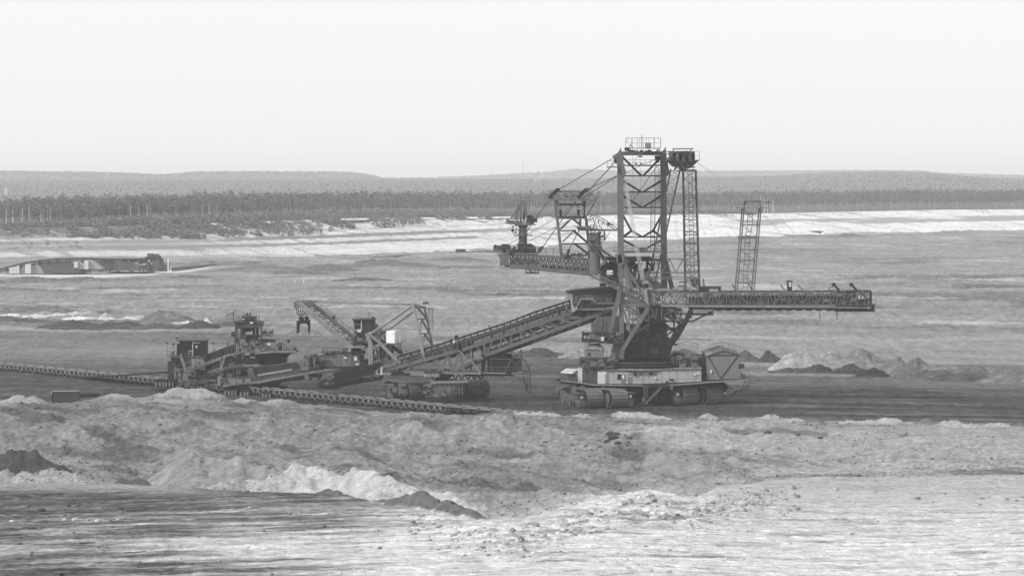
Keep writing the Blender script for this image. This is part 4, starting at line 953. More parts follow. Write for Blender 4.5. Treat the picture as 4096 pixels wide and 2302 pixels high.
    for (x, y, w_, hh) in [(700, 330, 70, 100), (690, 370, 60, 200), (860, 330, 60, 130), (1150, 290, 110, 60), (1260, 320, 90, 120), (1110, 420, 80, 60), (1440, 400, 90, 60), (1180, 540, 60, 60), (930, 500, 60, 120), (820, 600, 90, 50)]: B1.box(mb, x, y, x + w_, y + hh, 0, 4)
    mb.build('winch_frame', S_BLACK, R)
    mb = MB(); B1.prism(mb, [(1320, 590), (1400, 470), (1480, 450), (1560, 560), (1590, 730), (1330, 730)], -1.5, -1.1); B1.prism(mb, [(1590, 640), (1640, 590), (1700, 640), (1730, 740), (1590, 745)], -1, 3); mb.build('winch_plate', S_MID, R)
    mb = MB(); q = B1(1205, 380, 1); mb.tube(q, q + Vector((0, 2.5, 0)), .55, 14); q = B1(1180, 620, 1); mb.tube(q, q + Vector((1.8, 0, 0)), .4, 12); q = B1(985, 590, -1); mb.tube(q, q + Vector((0, 1.5, 0)), .45, 12); mb.build('winch_drum', S_LIGHT, R)
    mb = MB(); B1.box(mb, 1265, 548, 1318, 590, -1.0, -.8); B1.box(mb, 1195, 645, 1320, 655, -1.2, -.6); mb.build('lamp_box', S_LAMP, R)
    mb = MB(); B1.box(mb, 800, 428, 902, 500, -4.6, -4.45); sg = mb.build('sign_board', S_WHITE, R)
    cu = bpy.data.curves.new('board_text', 'FONT'); cu.body = 'L3 60'; cu.size = 1.0; cu.align_x = 'CENTER'
    to = bpy.data.objects.new('board_text', cu); COL.objects.link(to); dg = bpy.context.evaluated_depsgraph_get()
    me = bpy.data.meshes.new_from_object(to.evaluated_get(dg)); bpy.data.objects.remove(to)
    me.transform(Matrix.Rotation(math.pi / 2, 4, 'X')); me.materials.clear(); me.materials.append(S_DARK)
    lt = bpy.data.objects.new('lettering', me); COL.objects.link(lt); lt.parent = sg; lt.location = B1(851, 485, -4.64) - R.location - Vector((0, 0, 0))
    lt.scale = (.62, 1, .75)
    # ---- walkway bridge slanting down from the receiving boom
    for d in (-5, -2.2):
        mb = MB(); B1.truss(mb, 470, 480, 0, 0, 0, 0) if False else mb.truss(B1(480, 495, d), B1(1000, 760, d), B1(520, 460, d), B1(1060, 690, d), 10, .3, .14, 'Z'); mb.truss(B1(1000, 760, d), B1(1450, 960, d), B1(1060, 690, d), B1(1420, 860, d), 9, .3, .14, 'Z'); mb.build('bridge_girder', S_MID, R)
    mb = MB()
    for (x0, y0, x1, y1) in [(480, 495, 1000, 760), (1000, 760, 1450, 960)]:
        a = B1(x0, y0, -5.1); b = B1(x1, y1, -5.1); k = Vector((0, 3.2, 0)); up = Vector((0, 0, .25))
        mb.poly([a, b, b + k, a + k, a - up, b - up, b + k - up, a + k - up], [(0, 1, 2, 3), (7, 6, 5, 4), (0, 4, 5, 1), (1, 5, 6, 2), (2, 6, 7, 3), (3, 7, 4, 0)])
    mb.build('bridge_floor', S_DARK, R)
    mb = MB(); mb.rail([B1(*p, -5.2) for p in [(600, 500), (1000, 700), (1200, 780), (1420, 830)]], 1.2, 1.3, .08); mb.rail([B1(*p, -4.4) for p in [(1060, 830), (1460, 850)]], 1.2, 1.1, .07)
    q = B1(548, 548, -4); 
    for i in range(10): t0 = math.pi * (1.0 + i / 9); t1 = math.pi * (1.0 + (i + 1) / 9); mb.beam(q + Vector((.28 * math.cos(t0), 0, .5 * math.sin(t0))), q + Vector((.28 * math.cos(t1), 0, .5 * math.sin(t1))), .12)
    mb.build('bridge_railing', S_MID, R)
    # ---- jumble of members at the boom foot
    mb = MB()
    for p, q, w_ in [((1050, 830), (1500, 1000), .6), ((1060, 950), (1450, 940), .5), ((1060, 1020), (1500, 1020), .7), ((1060, 990), (1240, 900), .35), ((1240, 900), (1420, 1000), .4), ((1100, 830), (1280, 990), .3), ((1400, 840), (1200, 1000), .3), ((1220, 870), (1340, 960), .7), ((1080, 840), (1080, 1000), .3), ((1150, 850), (1150, 990), .2), ((1300, 860), (1300, 1000), .2), ((1530, 760), (1530, 1020), .6), ((1545, 830), (1610, 1020), .6), ((1480, 770), (1530, 1010), .3), ((1080, 1050), (1240, 1085), .3), ((1050, 960), (1130, 1010), .6)]:
        B1.beam(mb, *p, *q, w_, -4.6); 
    for p, q, w_ in [((1060, 840), (1500, 980), .3), ((1060, 960), (1450, 850), .3), ((1200, 1010), (1450, 900), .3)]: B1.beam(mb, *p, *q, w_, 2.5)
    B1.box(mb, 1060, 1030, 1130, 1060, -5.4, -3.6); mb.build('boom_foot', S_MID, R)
    # ---- discharge boom
    ta, tb, ba, bb = AR(185, 1214, -3.4), AR(1785, 1206, -3.4), AR(185, 1306, -3.4), AR(1785, 1300, -3.4)
    k = Vector((0, 6.8, 0))
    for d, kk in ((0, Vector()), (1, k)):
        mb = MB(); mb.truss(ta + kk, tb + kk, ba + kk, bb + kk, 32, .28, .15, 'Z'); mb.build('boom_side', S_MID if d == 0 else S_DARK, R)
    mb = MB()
    for i in range(33): p = ta.lerp(tb, i / 32); mb.beam(p, p + k, .15); q = ba.lerp(bb, i / 32); mb.beam(q, q + k, .2)
    for i in range(0, 32, 2): mb.beam(ta.lerp(tb, i / 32), ta.lerp(tb, (i + 2) / 32) + k, .12)
    mb.build('boom_crossbeam', S_DARK, R)
    mb = MB(); AR.box(mb, 470, 1250, 700, 1296, -2.2, 2.2); AR.box(mb, 700, 1236, 1660, 1297, -2.6, 2.6); bl = mb.build('boom_belt', S_BELT, R)
    mb = MB()
    for i in range(50): q = AR(480 + i * 24, 1250, -2.3); mb.beam(q + Vector((0, 0, .35)), q + Vector((0, 0, -1.2)), .16)
    for i in range(26): q = AR(500 + i * 45, 1240, -1.6); mb.tube(q, q + Vector((0, 3.2, 0)), .16, 6)
    mb.build('idler_row', S_MID, bl)
    mb = MB(); n = 42
    P = []
    for i in range(n * 6 + 1):
        x = 640 + (1660 - 640) * i / (n * 6) ; ph = (i % 18) / 18.0; P.append((x, 1335 + 9 * math.sin(math.pi * ph)))
    poly = [(470, 1318)] + [(470, 1338)] + P + [(1660, 1318)]
    # return belt hanging in sags between its idlers, built strip by strip
    pts = [(470, 1336)] + P
    for (xa, ya), (xb, yb) in zip(pts[:-1], pts[1:]):
        a, b = AR(xa, 1318, -2.4), AR(xb, 1318, -2.4); c_, d = AR(xb, yb, -2.4), AR(xa, ya, -2.4); kk = Vector((0, 4.8, 0))
        mb.poly([a, b, c_, d, a + kk, b + kk, c_ + kk, d + kk], [(0, 1, 2, 3), (7, 6, 5, 4), (3, 2, 6, 7), (0, 4, 5, 1)])
    mb.build('return_belt', S_BELT, R)
    mb = MB(); AR.beam(mb, 0, 1308, 260, 1309, .28, -4.4); AR.beam(mb, 180, 1308, 1130, 1316, .28, -4.4); AR.beam(mb, 1130, 1316, 1780, 1322, .2, -4.4); mb.build('boom_walkway_edge', S_LIGHT, R)
    mb = MB(); a = AR(190, 1312, -4.4); b = AR(1785, 1320, -4.4); mb.poly([a, b, b + Vector((0, 1.2, 0)), a + Vector((0, 1.2, 0)), a - Vector((0, 0, .15)), b - Vector((0, 0, .15)), b + Vector((0, 1.2, -.15)), a + Vector((0, 1.2, -.15))], [(0, 1, 2, 3), (7, 6, 5, 4), (0, 4, 5, 1), (1, 5, 6, 2), (2, 6, 7, 3), (3, 7, 4, 0)]); mb.build('boom_walkway', S_DARK, R)
    mb = MB(); mb.rail([a, b], 1.1, 1.5, .07); mb.rail([AR(200, 1212, 3.4), AR(1700, 1205, 3.4)], .7, 2.2, .06); mb.rail([AR(190, 1200, -3.4), AR(700, 1200, -3.4)], .8, 1.6, .06); mb.build('boom_railing', S_MID, R)
    mb = MB(); AR.beam(mb, 165, 1190, 215, 1300, .7, -4); AR.beam(mb, 150, 1200, 300, 1190, .3, -3.8); AR.prism(mb, [(185, 1214), (240, 1195), (330, 1192), (330, 1204), (280, 1208)], -3.6, -3.2); AR.beam(mb, 190, 1306, 430, 1304, .4, -3.9)
    for p, q in [((240, 1214), (275, 1304)), ((305, 1214), (340, 1304)), ((320, 1304), (370, 1214)), ((420, 1214), (385, 1304))]: AR.beam(mb, *p, *q, .3, -3.7)
    mb.build('boom_root', S_LIGHT, R)
    # head of the discharge boom
    mb = MB(); AR.box(mb, 1652, 1265, 1756, 1330, -2.6, 2.6); AR.prism(mb, [(1655, 1268), (1690, 1258), (1750, 1276), (1756, 1330), (1655, 1330)], -2.9, -2.6); hd_ = mb.build('discharge_head', S_BLACK, R)
    mb = MB()
    for d in (-3.4, 3.4):
        AR.beam(mb, 1660, 1206, 1655, 1350, .5, d); AR.beam(mb, 1778, 1203, 1780, 1350, .5, d); AR.beam(mb, 1650, 1206, 1782, 1203, .4, d); AR.beam(mb, 1535, 1210, 1655, 1208, .4, d); AR.beam(mb, 1710, 1210, 1775, 1285, .25, d); AR.beam(mb, 1545, 1212, 1560, 1350, .3, d); AR.beam(mb, 1600, 1212, 1612, 1350, .3, d)
    AR.box(mb, 1530, 1300, 1812, 1312, -4, 4); AR.box(mb, 1530, 1340, 1812, 1350, -4, 3.4); AR.box(mb, 1782, 1310, 1806, 1348, -3.5, -1); mb.rail([AR(1650, 1300, -4), AR(1812, 1300, -4)], 1.1, 1, .07); mb.build('head_frame', S_DARK, hd_)
    mb = MB()
    for x in (1505, 1632):
        AR.beam(mb, x + 8, 1155, x + 58, 1208, .45, 0); q = AR(x + 8, 1155, -.3); mb.tube(q, q + Vector((0, .6, 0)), .45, 10)
    AR.beam(mb, 1480, 1172, 1510, 1170, .1, 0); AR.beam(mb, 1480, 1172, 1482, 1210, .08, 0); mb.build('rope_bracket', S_DARK, R)
    mb = MB()
    for p, q in [((1125, 1155), (1170, 1210)), ((1250, 1155), (1305, 1212)), ((775, 1150), (810, 1205)), ((895, 1148), (925, 1200))]: AR.beam(mb, *p, *q, .3, -2)
    AR.beam(mb, 1405, 1348, 1415, 1405, .16, -2); AR.beam(mb, 1532, 1348, 1536, 1405, .2, -2); AR.beam(mb, 565, 1112, 574, 1168, .3, 0); AR.beam(mb, 432, 1118, 440, 1175, .3, -2); mb.build('boom_post', S_MID, R)
    mb = MB(); AR.box(mb, 1178, 1130, 1210, 1208, -1, 1); AR.box(mb, 1172, 1127, 1216, 1131, -1.2, 1.2); bo = mb.build('control_booth', S_DARK, R)
    mb = MB(); AR.box(mb, 1186, 1135, 1204, 1170, -1.05, -.98); mb.build('window', S_OFF, bo)
    mb = MB(); AR.box(mb, 545, 1170, 695, 1176, -2, 2); AR.box(mb, 548, 1174, 605, 1202, -1.8, 1.8); AR.box(mb, 680, 1174, 694, 1202, -1.8, 1.8); ck = mb.build('operator_cabin', S_BLACK, R)
    mb = MB(); AR.box(mb, 606, 1180, 679, 1202, -1.6, 1.5); mb.build('window', S_OFF, ck)
    mb = MB(); AR.beam(mb, 640, 1345, 490, 1418, .35, -3); AR.box(mb, 370, 1366, 640, 1371, -4, 0); mb.rail([AR(490, 1366, -4), AR(640, 1366, -4)], 1.1, 1, .07); AR.beam(mb, 480, 1330, 480, 1400, .25, -3); mb.build('boom_stay', S_DARK, R)
    # ---- mast standing on the discharge boom
    T = [AR(862, 605, -2.4), AR(985, 605, -2.4)]; T += [T[1] + Vector((0, 4.8, 0)), T[0] + Vector((0, 4.8, 0))]
    Bq = [AR(812, 1205, -3), AR(934, 1205, -3)]; Bq += [Bq[1] + Vector((0, 6, 0)), Bq[0] + Vector((0, 6, 0))]
    mb = MB()
    for i in range(4): mb.beam(T[i], Bq[i], .27)
    for fr in (.07, .2, .345, .5, .63, .755, .9):
        q = [T[i].lerp(Bq[i], fr) for i in range(4)]
        for i in range(4): mb.beam(q[i], q[(i + 1) % 4], .13)
    fs = [0, .2, .345, .5, .63, .755, .9]
    for j in range(len(fs) - 1):
        for i in (0, 2): mb.beam(T[i].lerp(Bq[i], fs[j]), T[(i + 1) % 4].lerp(Bq[(i + 1) % 4], fs[j + 1]), .06); mb.beam(T[(i + 1) % 4].lerp(Bq[(i + 1) % 4], fs[j]), T[i].lerp(Bq[i], fs[j + 1]), .06)
    bmst = mb.build('boom_mast', S_MID, R)
    mb = MB(); AR.box(mb, 815, 598, 1040, 603, -3, 3); mb.rail([AR(818, 600, -3), AR(1038, 600, -3)], 1.2, 1.1, .07); mb.rail([AR(818, 600, 3), AR(1038, 600, 3)], 1.2, 1.1, .07); AR.beam(mb, 862, 552, 990, 552, .35, 0); AR.beam(mb, 866, 552, 862, 605, .3, 0); AR.beam(mb, 975, 552, 985, 605, .3, 0); AR.beam(mb, 985, 605, 965, 650, .2, -2.4); mb.build('mast_platform', S_MID, bmst)
    mb = MB(); AR.box(mb, 1032, 550, 1044, 565, -.4, .4); AR.box(mb, 864, 552, 876, 572, -.4, .4); mb.build('floodlight', S_BLACK, bmst)
    mb = MB(); AR.box(mb, 830, 806, 965, 822, -3, 3); 
    zig = [(905, 640), (905, 720), (890, 800), (880, 905), (885, 980), (870, 1060), (875, 1140), (870, 1200)]
    for p, q in zip(zig[:-1], zig[1:]): mb.ladder(AR(*p, 0), AR(*q, 0), 1.0, .7, .12)
    mb.build('mast_stair', S_MID, bmst)
    # ---- counterweight mast: two lattice columns and the winch head
    def latc(A, B, wx0, wx1, wy0, wy1, n, w_, wd):
        mb = MB(); mb.lattice(quad_y(A, wx0, wy0), quad_y(B, wx1, wy1), n, w_, wd, 'Z'); return mb
    latc(AR(466, 325, 3), AR(488, 1195, 3), 1.35, 1.5, 1.6, 2.0, 13, .24, .10).build('lattice_column', S_MID, R)
    latc(A1(1452, 340, 1), A1(1272, 1185, -1.5), 1.0, .8, 1.2, 1.0, 15, .17, .085).build('lattice_column', S_MID, R)
    mb = MB()
    for y in (505, 590, 683, 770, 850, 942, 1012, 1060, 1110): AR.box(mb, 424 + (y - 330) * .022, y, 520 + (y - 330) * .025, y + 6, 1, 5)
    mb.ladder(AR(470, 340, 1), AR(490, 1150, 1), .9, .5, .12); AR.beam(mb, 436, 1110, 436, 1195, .6, 1); AR.beam(mb, 500, 1110, 520, 1180, .4, 1); AR.prism(mb, [(470, 1105), (545, 1105), (520, 1170), (490, 1170)], 1.2, 1.6); mb.build('column_landing', S_MID, R)
    mb = MB()
    for d in (-2, 2.2): mb.truss(A1(1250, 1035, d), A1(1560, 1035, d), A1(1235, 1140, d), A1(1570, 1140, d), 3, .22, .2, 'V'); A1.beam(mb, 1235, 1172, 1640, 1172, .2, d); A1.beam(mb, 1235, 1188, 1640, 1188, .2, d); A1.beam(mb, 1330, 1175, 1570, 1172, .12, d)
    mb.rail([A1(1290, 1200, -2), A1(1640, 1200, -2)], 1.6, 1.6, .08); A1.beam(mb, 1480, 1210, 1545, 1210, .2, -1); A1.beam(mb, 1470, 1245, 1540, 1245, .3, -1); mb.build('lattice_bridge', S_MID, R)
    mb = MB()
    for x0, x1 in ((325, 345), (366, 388), (412, 434), (458, 482), (500, 506)): AR.prism(mb, [(x0, 192), (x1, 192), (x1 + 4, 284), (x0 + 4, 284)], -2.2, 3.4)
    AR.box(mb, 325, 188, 500, 197, -2.4, 3.6); wh = mb.build('winch_head', S_MID, R)
    mb = MB()
    for x0 in (345, 389, 435, 483): AR.prism(mb, [(x0 + 1, 200), (x0 + 21, 200), (x0 + 25, 278), (x0 + 5, 278)], -1.6, 3.2)
    AR.box(mb, 345, 262, 505, 286, -1.8, 3); mb.build('counterweight', S_BLACK, wh)
    mb = MB(); AR.prism(mb, [(300, 264), (400, 262), (395, 305), (350, 300), (330, 272)], -2.4, 3.4); AR.prism(mb, [(400, 280), (540, 250), (505, 285), (480, 310), (430, 325), (400, 315)], -2.2, 3.2); AR.box(mb, 300, 258, 396, 264, -2.6, 3.6); wb = mb.build('head_bracket', S_DARK, wh)
    mb = MB(); AR.beam(mb, 345, 173, 495, 172, .25, 0); AR.beam(mb, 355, 174, 345, 190, .2, 0); AR.beam(mb, 480, 174, 472, 190, .2, 0); mb.rail([AR(500, 258, -2), AR(540, 258, -2)], 2.0, 1, .08); mb.rail([AR(300, 258, -2.4), AR(330, 258, -2.4)], 1.4, .8, .07); AR.box(mb, 500, 256, 540, 260, -2, 2); AR.box(mb, 410, 322, 515, 328, 1, 5); mb.build('head_railing', S_MID, wh)
    mb = MB(); H7_ = Draft(h7, D0); H7_.box(mb, 1400, 655, 1720, 680, -1, 2.5); H7_.beam(mb, 1430, 430, 1560, 430, .14, 0); H7_.beam(mb, 1430, 480, 1560, 480, .12, 0); H7_.box(mb, 1440, 590, 1540, 660, -.5, 2); H7_.prism(mb, [(1460, 680), (1720, 680), (1700, 800), (1620, 770), (1560, 740)], -.6, 1.5); H7_.beam(mb, 1750, 640, 1930, 900, .3, -2.3); H7_.beam(mb, 1700, 800, 1640, 940, .3, -1); H7_.box(mb, 1740, 905, 2210, 935, 0, 5); H7_.beam(mb, 1880, 820, 2200, 830, .25, 0); mb.build('link_walkway', S_MID, R)
    # ---- receiving boom to the left
    ta, tb, ba, bb = B6(370, 1012, -2.6), B6(1785, 1112, -2.6), B6(212, 1222, -2.6), B6(1720, 1352, -2.6)
    tl_, tr_ = B6(370, 1010, -2.6), B6(1785, 1118, -2.6); bl_, br_ = B6(372, 1205, -2.6), B6(1785, 1345, -2.6); k = Vector((0, 5.2, 0))
    for d, kk in ((0, Vector()), (1, k)):
        mb = MB(); mb.truss(tl_ + kk, tr_ + kk, bl_ + kk, br_ + kk, 21, .5, .22, 'Z' if d == 0 else 'X')
        mb.beam(bl_ + kk, br_ + kk, .3, .75); mb.build('boom_side', S_MID, R)
    mb = MB(); B6.prism(mb, [(212, 1222), (212, 1090), (170, 1000), (370, 985), (430, 900), (455, 905), (400, 1020), (368, 1060), (368, 1195), (260, 1195)], -2.9, -2.5); B6.prism(mb, [(212, 1222), (212, 1090), (170, 1000), (370, 985), (368, 1195), (260, 1195)], 2.4, 2.8); B6.box(mb, 212, 1010, 360, 1190, -2.4, 2.3); B6.box(mb, 290, 1195, 500, 1225, -2.4, 2.4); mb.build('boom_end_plate', S_MID, R)
    mb = MB()
    for i in range(22): p = tl_.lerp(tr_, i / 21); mb.beam(p, p + k, .2); q = bl_.lerp(br_, i / 21); mb.beam(q, q + k, .2)
    B6.prism(mb, [(380, 1070), (880, 1110), (900, 1180), (600, 1180), (380, 1160)], 0, 1.4); B6.prism(mb, [(900, 1180), (1750, 1250), (1750, 1290), (900, 1225)], -1, 1); mb.build('belt_trough', S_DARK, R)
    mb = MB(); B6.box(mb, 0, 958, 265, 975, -3, 3); B6.prism(mb, [(265, 975), (265, 1000), (860, 1015), (860, 1000), (860, 985)], -3, 3); B6.prism(mb, [(880, 995), (1770, 1095), (1770, 1085), (880, 985)], -3, -2); mb.build('boom_deck', S_MID, R)
    mb = MB()
    for x0, x1 in ((240, 380), (510, 640), (640, 740)):
        a = B6(x0, 905, -1.5); b = B6(x1, 905, -1.5); mb.tube(a, b, .95, 14)
    mb.build('belt_drum', S_BELT, R)
    mb = MB(); B6.box(mb, 100, 860, 240, 940, -2, 1); B6.box(mb, 120, 845, 150, 862, -1.5, 0); B6.box(mb, 375, 862, 400, 950, -2.4, -1); B6.box(mb, 740, 848, 785, 900, -2, 1); B6.box(mb, 790, 885, 825, 940, -2, 1); B6.box(mb, 640, 900, 830, 985, 0, 2); B6.box(mb, 250, 925, 560, 985, 0, 2); mb.build('drive_gear', S_DARK, R)
    mb = MB(); mb.rail([B6(*p, -3) for p in [(150, 965), (360, 985), (860, 990), (1000, 1010), (1250, 1030)]], 1.1, 1.4, .07); mb.rail([B6(*p, 2.8) for p in [(860, 995), (1250, 1030), (1750, 1085)]], 1.3, 1.5, .07); mb.build('boom_railing', S_MID, R)
    mb = MB()
    for x in (660, 735, 795, 870): B6.beam(mb, x, 1245, x, 1330, .16, -1)
    B6.box(mb, 655, 1322, 872, 1336, -2, 1); B6.beam(mb, 670, 1250, 760, 1325, .14, -1); B6.beam(mb, 700, 1250, 780, 1330, .14, -1); mb.rail([B6(760, 1322, -2), B6(870, 1322, -2)], .9, .9, .07); mb.build('hanging_basket', S_DARK, R)
    # slewing crane on the boom end
    mb = MB(); mb.tube(B6(604, 1015, 0), B6(604, 525, 0), .95, 14, .85); mb.tube(B6(604, 550, 0), B6(604, 515, 0), .9, 14, 1.3); mb.build('crane_post', S_MID, R)
    mb = MB(); B6.prism(mb, [(262, 470), (330, 485), (545, 515), (840, 512), (800, 495), (560, 490), (330, 468)], -2, 2); B6.prism(mb, [(320, 415), (340, 420), (560, 455), (560, 490), (320, 468)], -1.6, -1.3); B6.box(mb, 660, 430, 790, 490, -1.5, 1.5); ch = mb.build('crane_deck', S_MID, R)
    mb = MB()
    for d in (-1.1, 1.1):
        B6.beam(mb, 560, 170, 575, 480, .5, d); B6.beam(mb, 650, 180, 615, 470, .4, d); B6.beam(mb, 655, 180, 672, 400, .35, d); B6.beam(mb, 610, 180, 620, 420, .4, d); B6.beam(mb, 555, 160, 400, 400, .38, d); B6.beam(mb, 530, 200, 500, 470, .3, d); B6.beam(mb, 500, 250, 470, 430, .2, d); B6.beam(mb, 545, 240, 440, 420, .18, d); B6.beam(mb, 470, 300, 500, 300, .12, d); B6.beam(mb, 600, 200, 640, 330, .15, d)
    B6.box(mb, 555, 92, 668, 172, -1.3, 1.3); mb.build('crane_frame', S_MID, ch)
    mb = MB(); mb.tube(B6(668, 400, 0), B6(752, 400, 0), .75, 14); mb.build('rope_drum', S_DARK, ch)
    mb = MB(); B6.box(mb, 755, 350, 785, 430, -.8, .8); B6.box(mb, 575, 85, 610, 125, -.6, .6); mb.rail([B6(665, 170, 1), B6(720, 170, 1)], 1.8, .7, .07); mb.rail([B6(330, 470, -2), B6(560, 490, -2)], 1.0, 1.2, .07); mb.build('crane_gear', S_DARK, ch)
    mb = MB(); B6.box(mb, 447, 680, 762, 695, -1.7, 1.7); B6.prism(mb, [(447, 695), (560, 695), (640, 715), (640, 700)], -1, 1); mb.rail([B6(450, 680, -1.7), B6(760, 680, -1.7)], 1.1, 1, .08); mb.rail([B6(450, 680, 1.7), B6(760, 680, 1.7)], 1.1, 1, .07); B6.box(mb, 460, 620, 495, 655, -1, 0); mb.build('post_gallery', S_MID, R)
    mb = MB(); B6.box(mb, 420, 525, 455, 552, -.4, .4); mb.tube(B6(428, 580, 0), B6(428, 625, 0), .3, 8); B6.beam(mb, 428, 552, 428, 650, .1, 0); B6.beam(mb, 490, 500, 490, 640, .12, 0); mb.build('crane_hook', S_BLACK, ch)
    # ---- portal mast over the receiving boom
    mb = MB(); YA, YB = -2.6, 2.6
    B6.beam(mb, 1168, 80, 1185, 380, .75, YA); B6.beam(mb, 1185, 380, 1258, 1010, .62, YA); B6.prism(mb, [(1140, 80), (1215, 80), (1195, 180), (1165, 230)], YA - .3, YA + .3); mb.build('portal_leg', S_MID, R)
    mb = MB(); B6.beam(mb, 1655, 100, 1640, 200, .7, YB); B6.beam(mb, 1650, 190, 1650, 340, .35, YB); B6.beam(mb, 1640, 330, 1680, 420, .5, YB); B6.beam(mb, 1685, 420, 1738, 1020, .55, YB); B6.prism(mb, [(1605, 100), (1675, 100), (1660, 200), (1640, 200)], YB - .3, YB + .3); mb.build('portal_leg', S_MID, R)
    mb = MB(); yb_ = lambda x: YA + (YB - YA) * (x - 1190) / 480.0
    def mm(x0, y0, x1, y1, w_): mb.beam(B6(x0, y0, yb_(x0)), B6(x1, y1, yb_(x1)), w_)
    mm(1180, 160, 1650, 160, .45); mm(1195, 383, 1680, 380, .6); mm(1220, 608, 1500, 605, .28); mm(1260, 830, 1720, 825, .28); mm(1290, 1030, 1770, 1025, .3)
    mm(1240, 580, 1400, 430, .3); mm(1460, 410, 1560, 490, .35); mm(1480, 620, 1710, 815, .35); mm(1500, 840, 1730, 1010, .35); mm(1285, 790, 1440, 640, .2); B6.box(mb, 1440, 590, 1510, 630, 0, .4); B6.box(mb, 1460, 815, 1520, 850, 0, .4); B6.box(mb, 1400, 365, 1475, 412, -.3, .5); B6.prism(mb, [(1700, 1020), (1770, 1020), (1770, 1060), (1745, 1085), (1715, 1065)], YB - .3, YB + .3); B6.prism(mb, [(1235, 985), (1285, 985), (1310, 1040), (1310, 1085), (1235, 1060)], YA - .3, YA + .3)
    mb.build('portal_beam', S_MID, R)
    mb = MB()
    for x in (1245, 1548): mb.ladder(B6(x - 8, 180, yb_(x)), B6(x - 4, 250, yb_(x)), .45, .5, .1); mb.tube(B6(x, 250, yb_(x)), B6(x, 315, yb_(x)), .3, 8); mb.tube(B6(x, 315, yb_(x)), B6(x + 6, 355, yb_(x)), .22, 8)
    mb.build('pulley_block', S_DARK, R)
    mb = MB(); A1.box(mb, 455, 575, 820, 583, -3.5, 3.5); mb.rail([A1(446, 576, -3.5), A1(540, 576, -3.5), A1(815, 572, -3.5)], 1.9, 1.0, .07); mb.rail([A1(446, 576, 3.5), A1(815, 572, 3.5)], 1.9, 1.0, .07); A1.beam(mb, 520, 512, 780, 515, .35, 0); A1.beam(mb, 640, 522, 715, 572, .25, 0); A1.box(mb, 636, 548, 662, 700, -.6, .6) if False else A1.box(mb, 636, 550, 662, 578, -.6, .6); mb.build('portal_deck', S_MID, R)
    mb = MB()
    for x in (470, 690): A1.prism(mb, [(x, 565), (x + 2, 545), (x + 62, 488), (x + 95, 488), (x + 88, 502), (x + 45, 545), (x + 22, 570)], -.6, .6); A1.prism(mb, [(x + 40, 520), (x + 58, 495), (x + 90, 490), (x + 70, 515)], -1.2, -.7)
    mb.build('sheave_block', S_BLACK, R)
    mb = MB()
    for (x0, y0, x1, y1, yy) in [(855, 960, 945, 870, -2.5), (1315, 1080, 1400, 915, -2.8)]: B6.prism(mb, [(x0, y0), (x0 + 10, y0 - 40), (x1 - 30, y1), (x1 + 10, y1), (x1 + 8, y1 + 40), (x0 + 40, y0 + 20)], yy - .5, yy + .5)
    B6.beam(mb, 380, 1020, 470, 880, .7, -2.8); mb.build('rope_anchor', S_DARK, R)
    # second slewing crane beside the portal
    mb = MB(); mb.tube(B6(1830, 1340, -3), B6(1828, 940, -3), 1.15, 16); mb.tube(B6(1828, 940, -3), B6(1828, 870, -3), 1.5, 16); mb.tube(B6(1826, 870, -3), B6(1822, 640, -3), 1.3, 16); B6.box(mb, 1735, 858, 1955, 872, -5, -1); mb.build('crane_post', S_MID, R)
    mb = MB(); B6.prism(mb, [(1520, 545), (1545, 610), (1850, 615), (2250, 610), (2250, 590), (1860, 575), (1640, 540)], -4, -2); B6.prism(mb, [(1440, 530), (1520, 545), (1640, 545), (1520, 530)], -4.5, -1.5); cj = mb.build('crane_jib', S_MID, R)
    mb = MB(); arc_ = [(1700, 420), (1760, 355), (1840, 345), (1900, 365), (1980, 410), (2060, 460), (2130, 510), (2240, 590)]
    inn = [(1740, 440), (1790, 390), (1850, 380), (1900, 420), (1960, 460), (2020, 500), (2080, 540), (2180, 590)]
    for d in (-4, -2):
        mb.path([B6(*p, d) for p in arc_], .16); mb.path([B6(*p, d) for p in inn], .13)
        for i in range(len(arc_) - 1): B6.beam(mb, *arc_[i], *inn[i], .1, d); B6.beam(mb, *arc_[i + 1], *inn[i], .1, d)
    for p in arc_: mb.beam(B6(*p, -4), B6(*p, -2), .12)
    B6.beam(mb, 1700, 420, 1680, 545, .2, -3); B6.beam(mb, 1860, 370, 1790, 560, .15, -3); B6.beam(mb, 1790, 380, 1860, 560, .15, -3); mb.rail([B6(1860, 580, -4), B6(2230, 590, -4)], 1.1, 1.1, .07); B6.box(mb, 1880, 440, 1900, 480, -3.5, -2.6); B6.box(mb, 2040, 470, 2090, 520, -3.5, -2.6); mb.build('crane_arch', S_MID, cj)
    mb = MB(); B6.box(mb, 1600, 405, 1655, 525, -4, -2.4); mb.build('control_panel', S_WHITE, cj)
    mb = MB(); B6.box(mb, 1560, 410, 1598, 530, -3.8, -2.5); B6.box(mb, 1668, 450, 1700, 520, -3.8, -2.5); B6.box(mb, 1890, 620, 1940, 650, -3.5, -2.5); B6.box(mb, 1860, 800, 1930, 845, -4, -2.5); B6.beam(mb, 1990, 610, 1990, 760, .3, -3); B6.box(mb, 1880, 755, 2020, 766, -4, -2); mb.rail([B6(1885, 755, -4), B6(2018, 755, -4)], 1.2, 1, .08); B6.box(mb, 1895, 690, 1945, 730, -3.6, -2.6); mb.ladder(B6(1790, 850, -4.4), B6(1790, 500, -4.4), .8, .5, .1); mb.build('crane_gear', S_DARK, cj)
    mb = MB(); B6.beam(mb, 1860, 900, 2000, 1120, .9, -4); B6.prism(mb, [(1985, 1110), (2030, 1135), (1970, 1200), (1940, 1165)], -4.6, -3.4); B6.beam(mb, 1925, 920, 2130, 1060, .45, -2); B6.beam(mb, 1960, 1170, 1920, 1230, .2, -4); mb.build('crane_brace', S_MID, R)
    mb = MB()
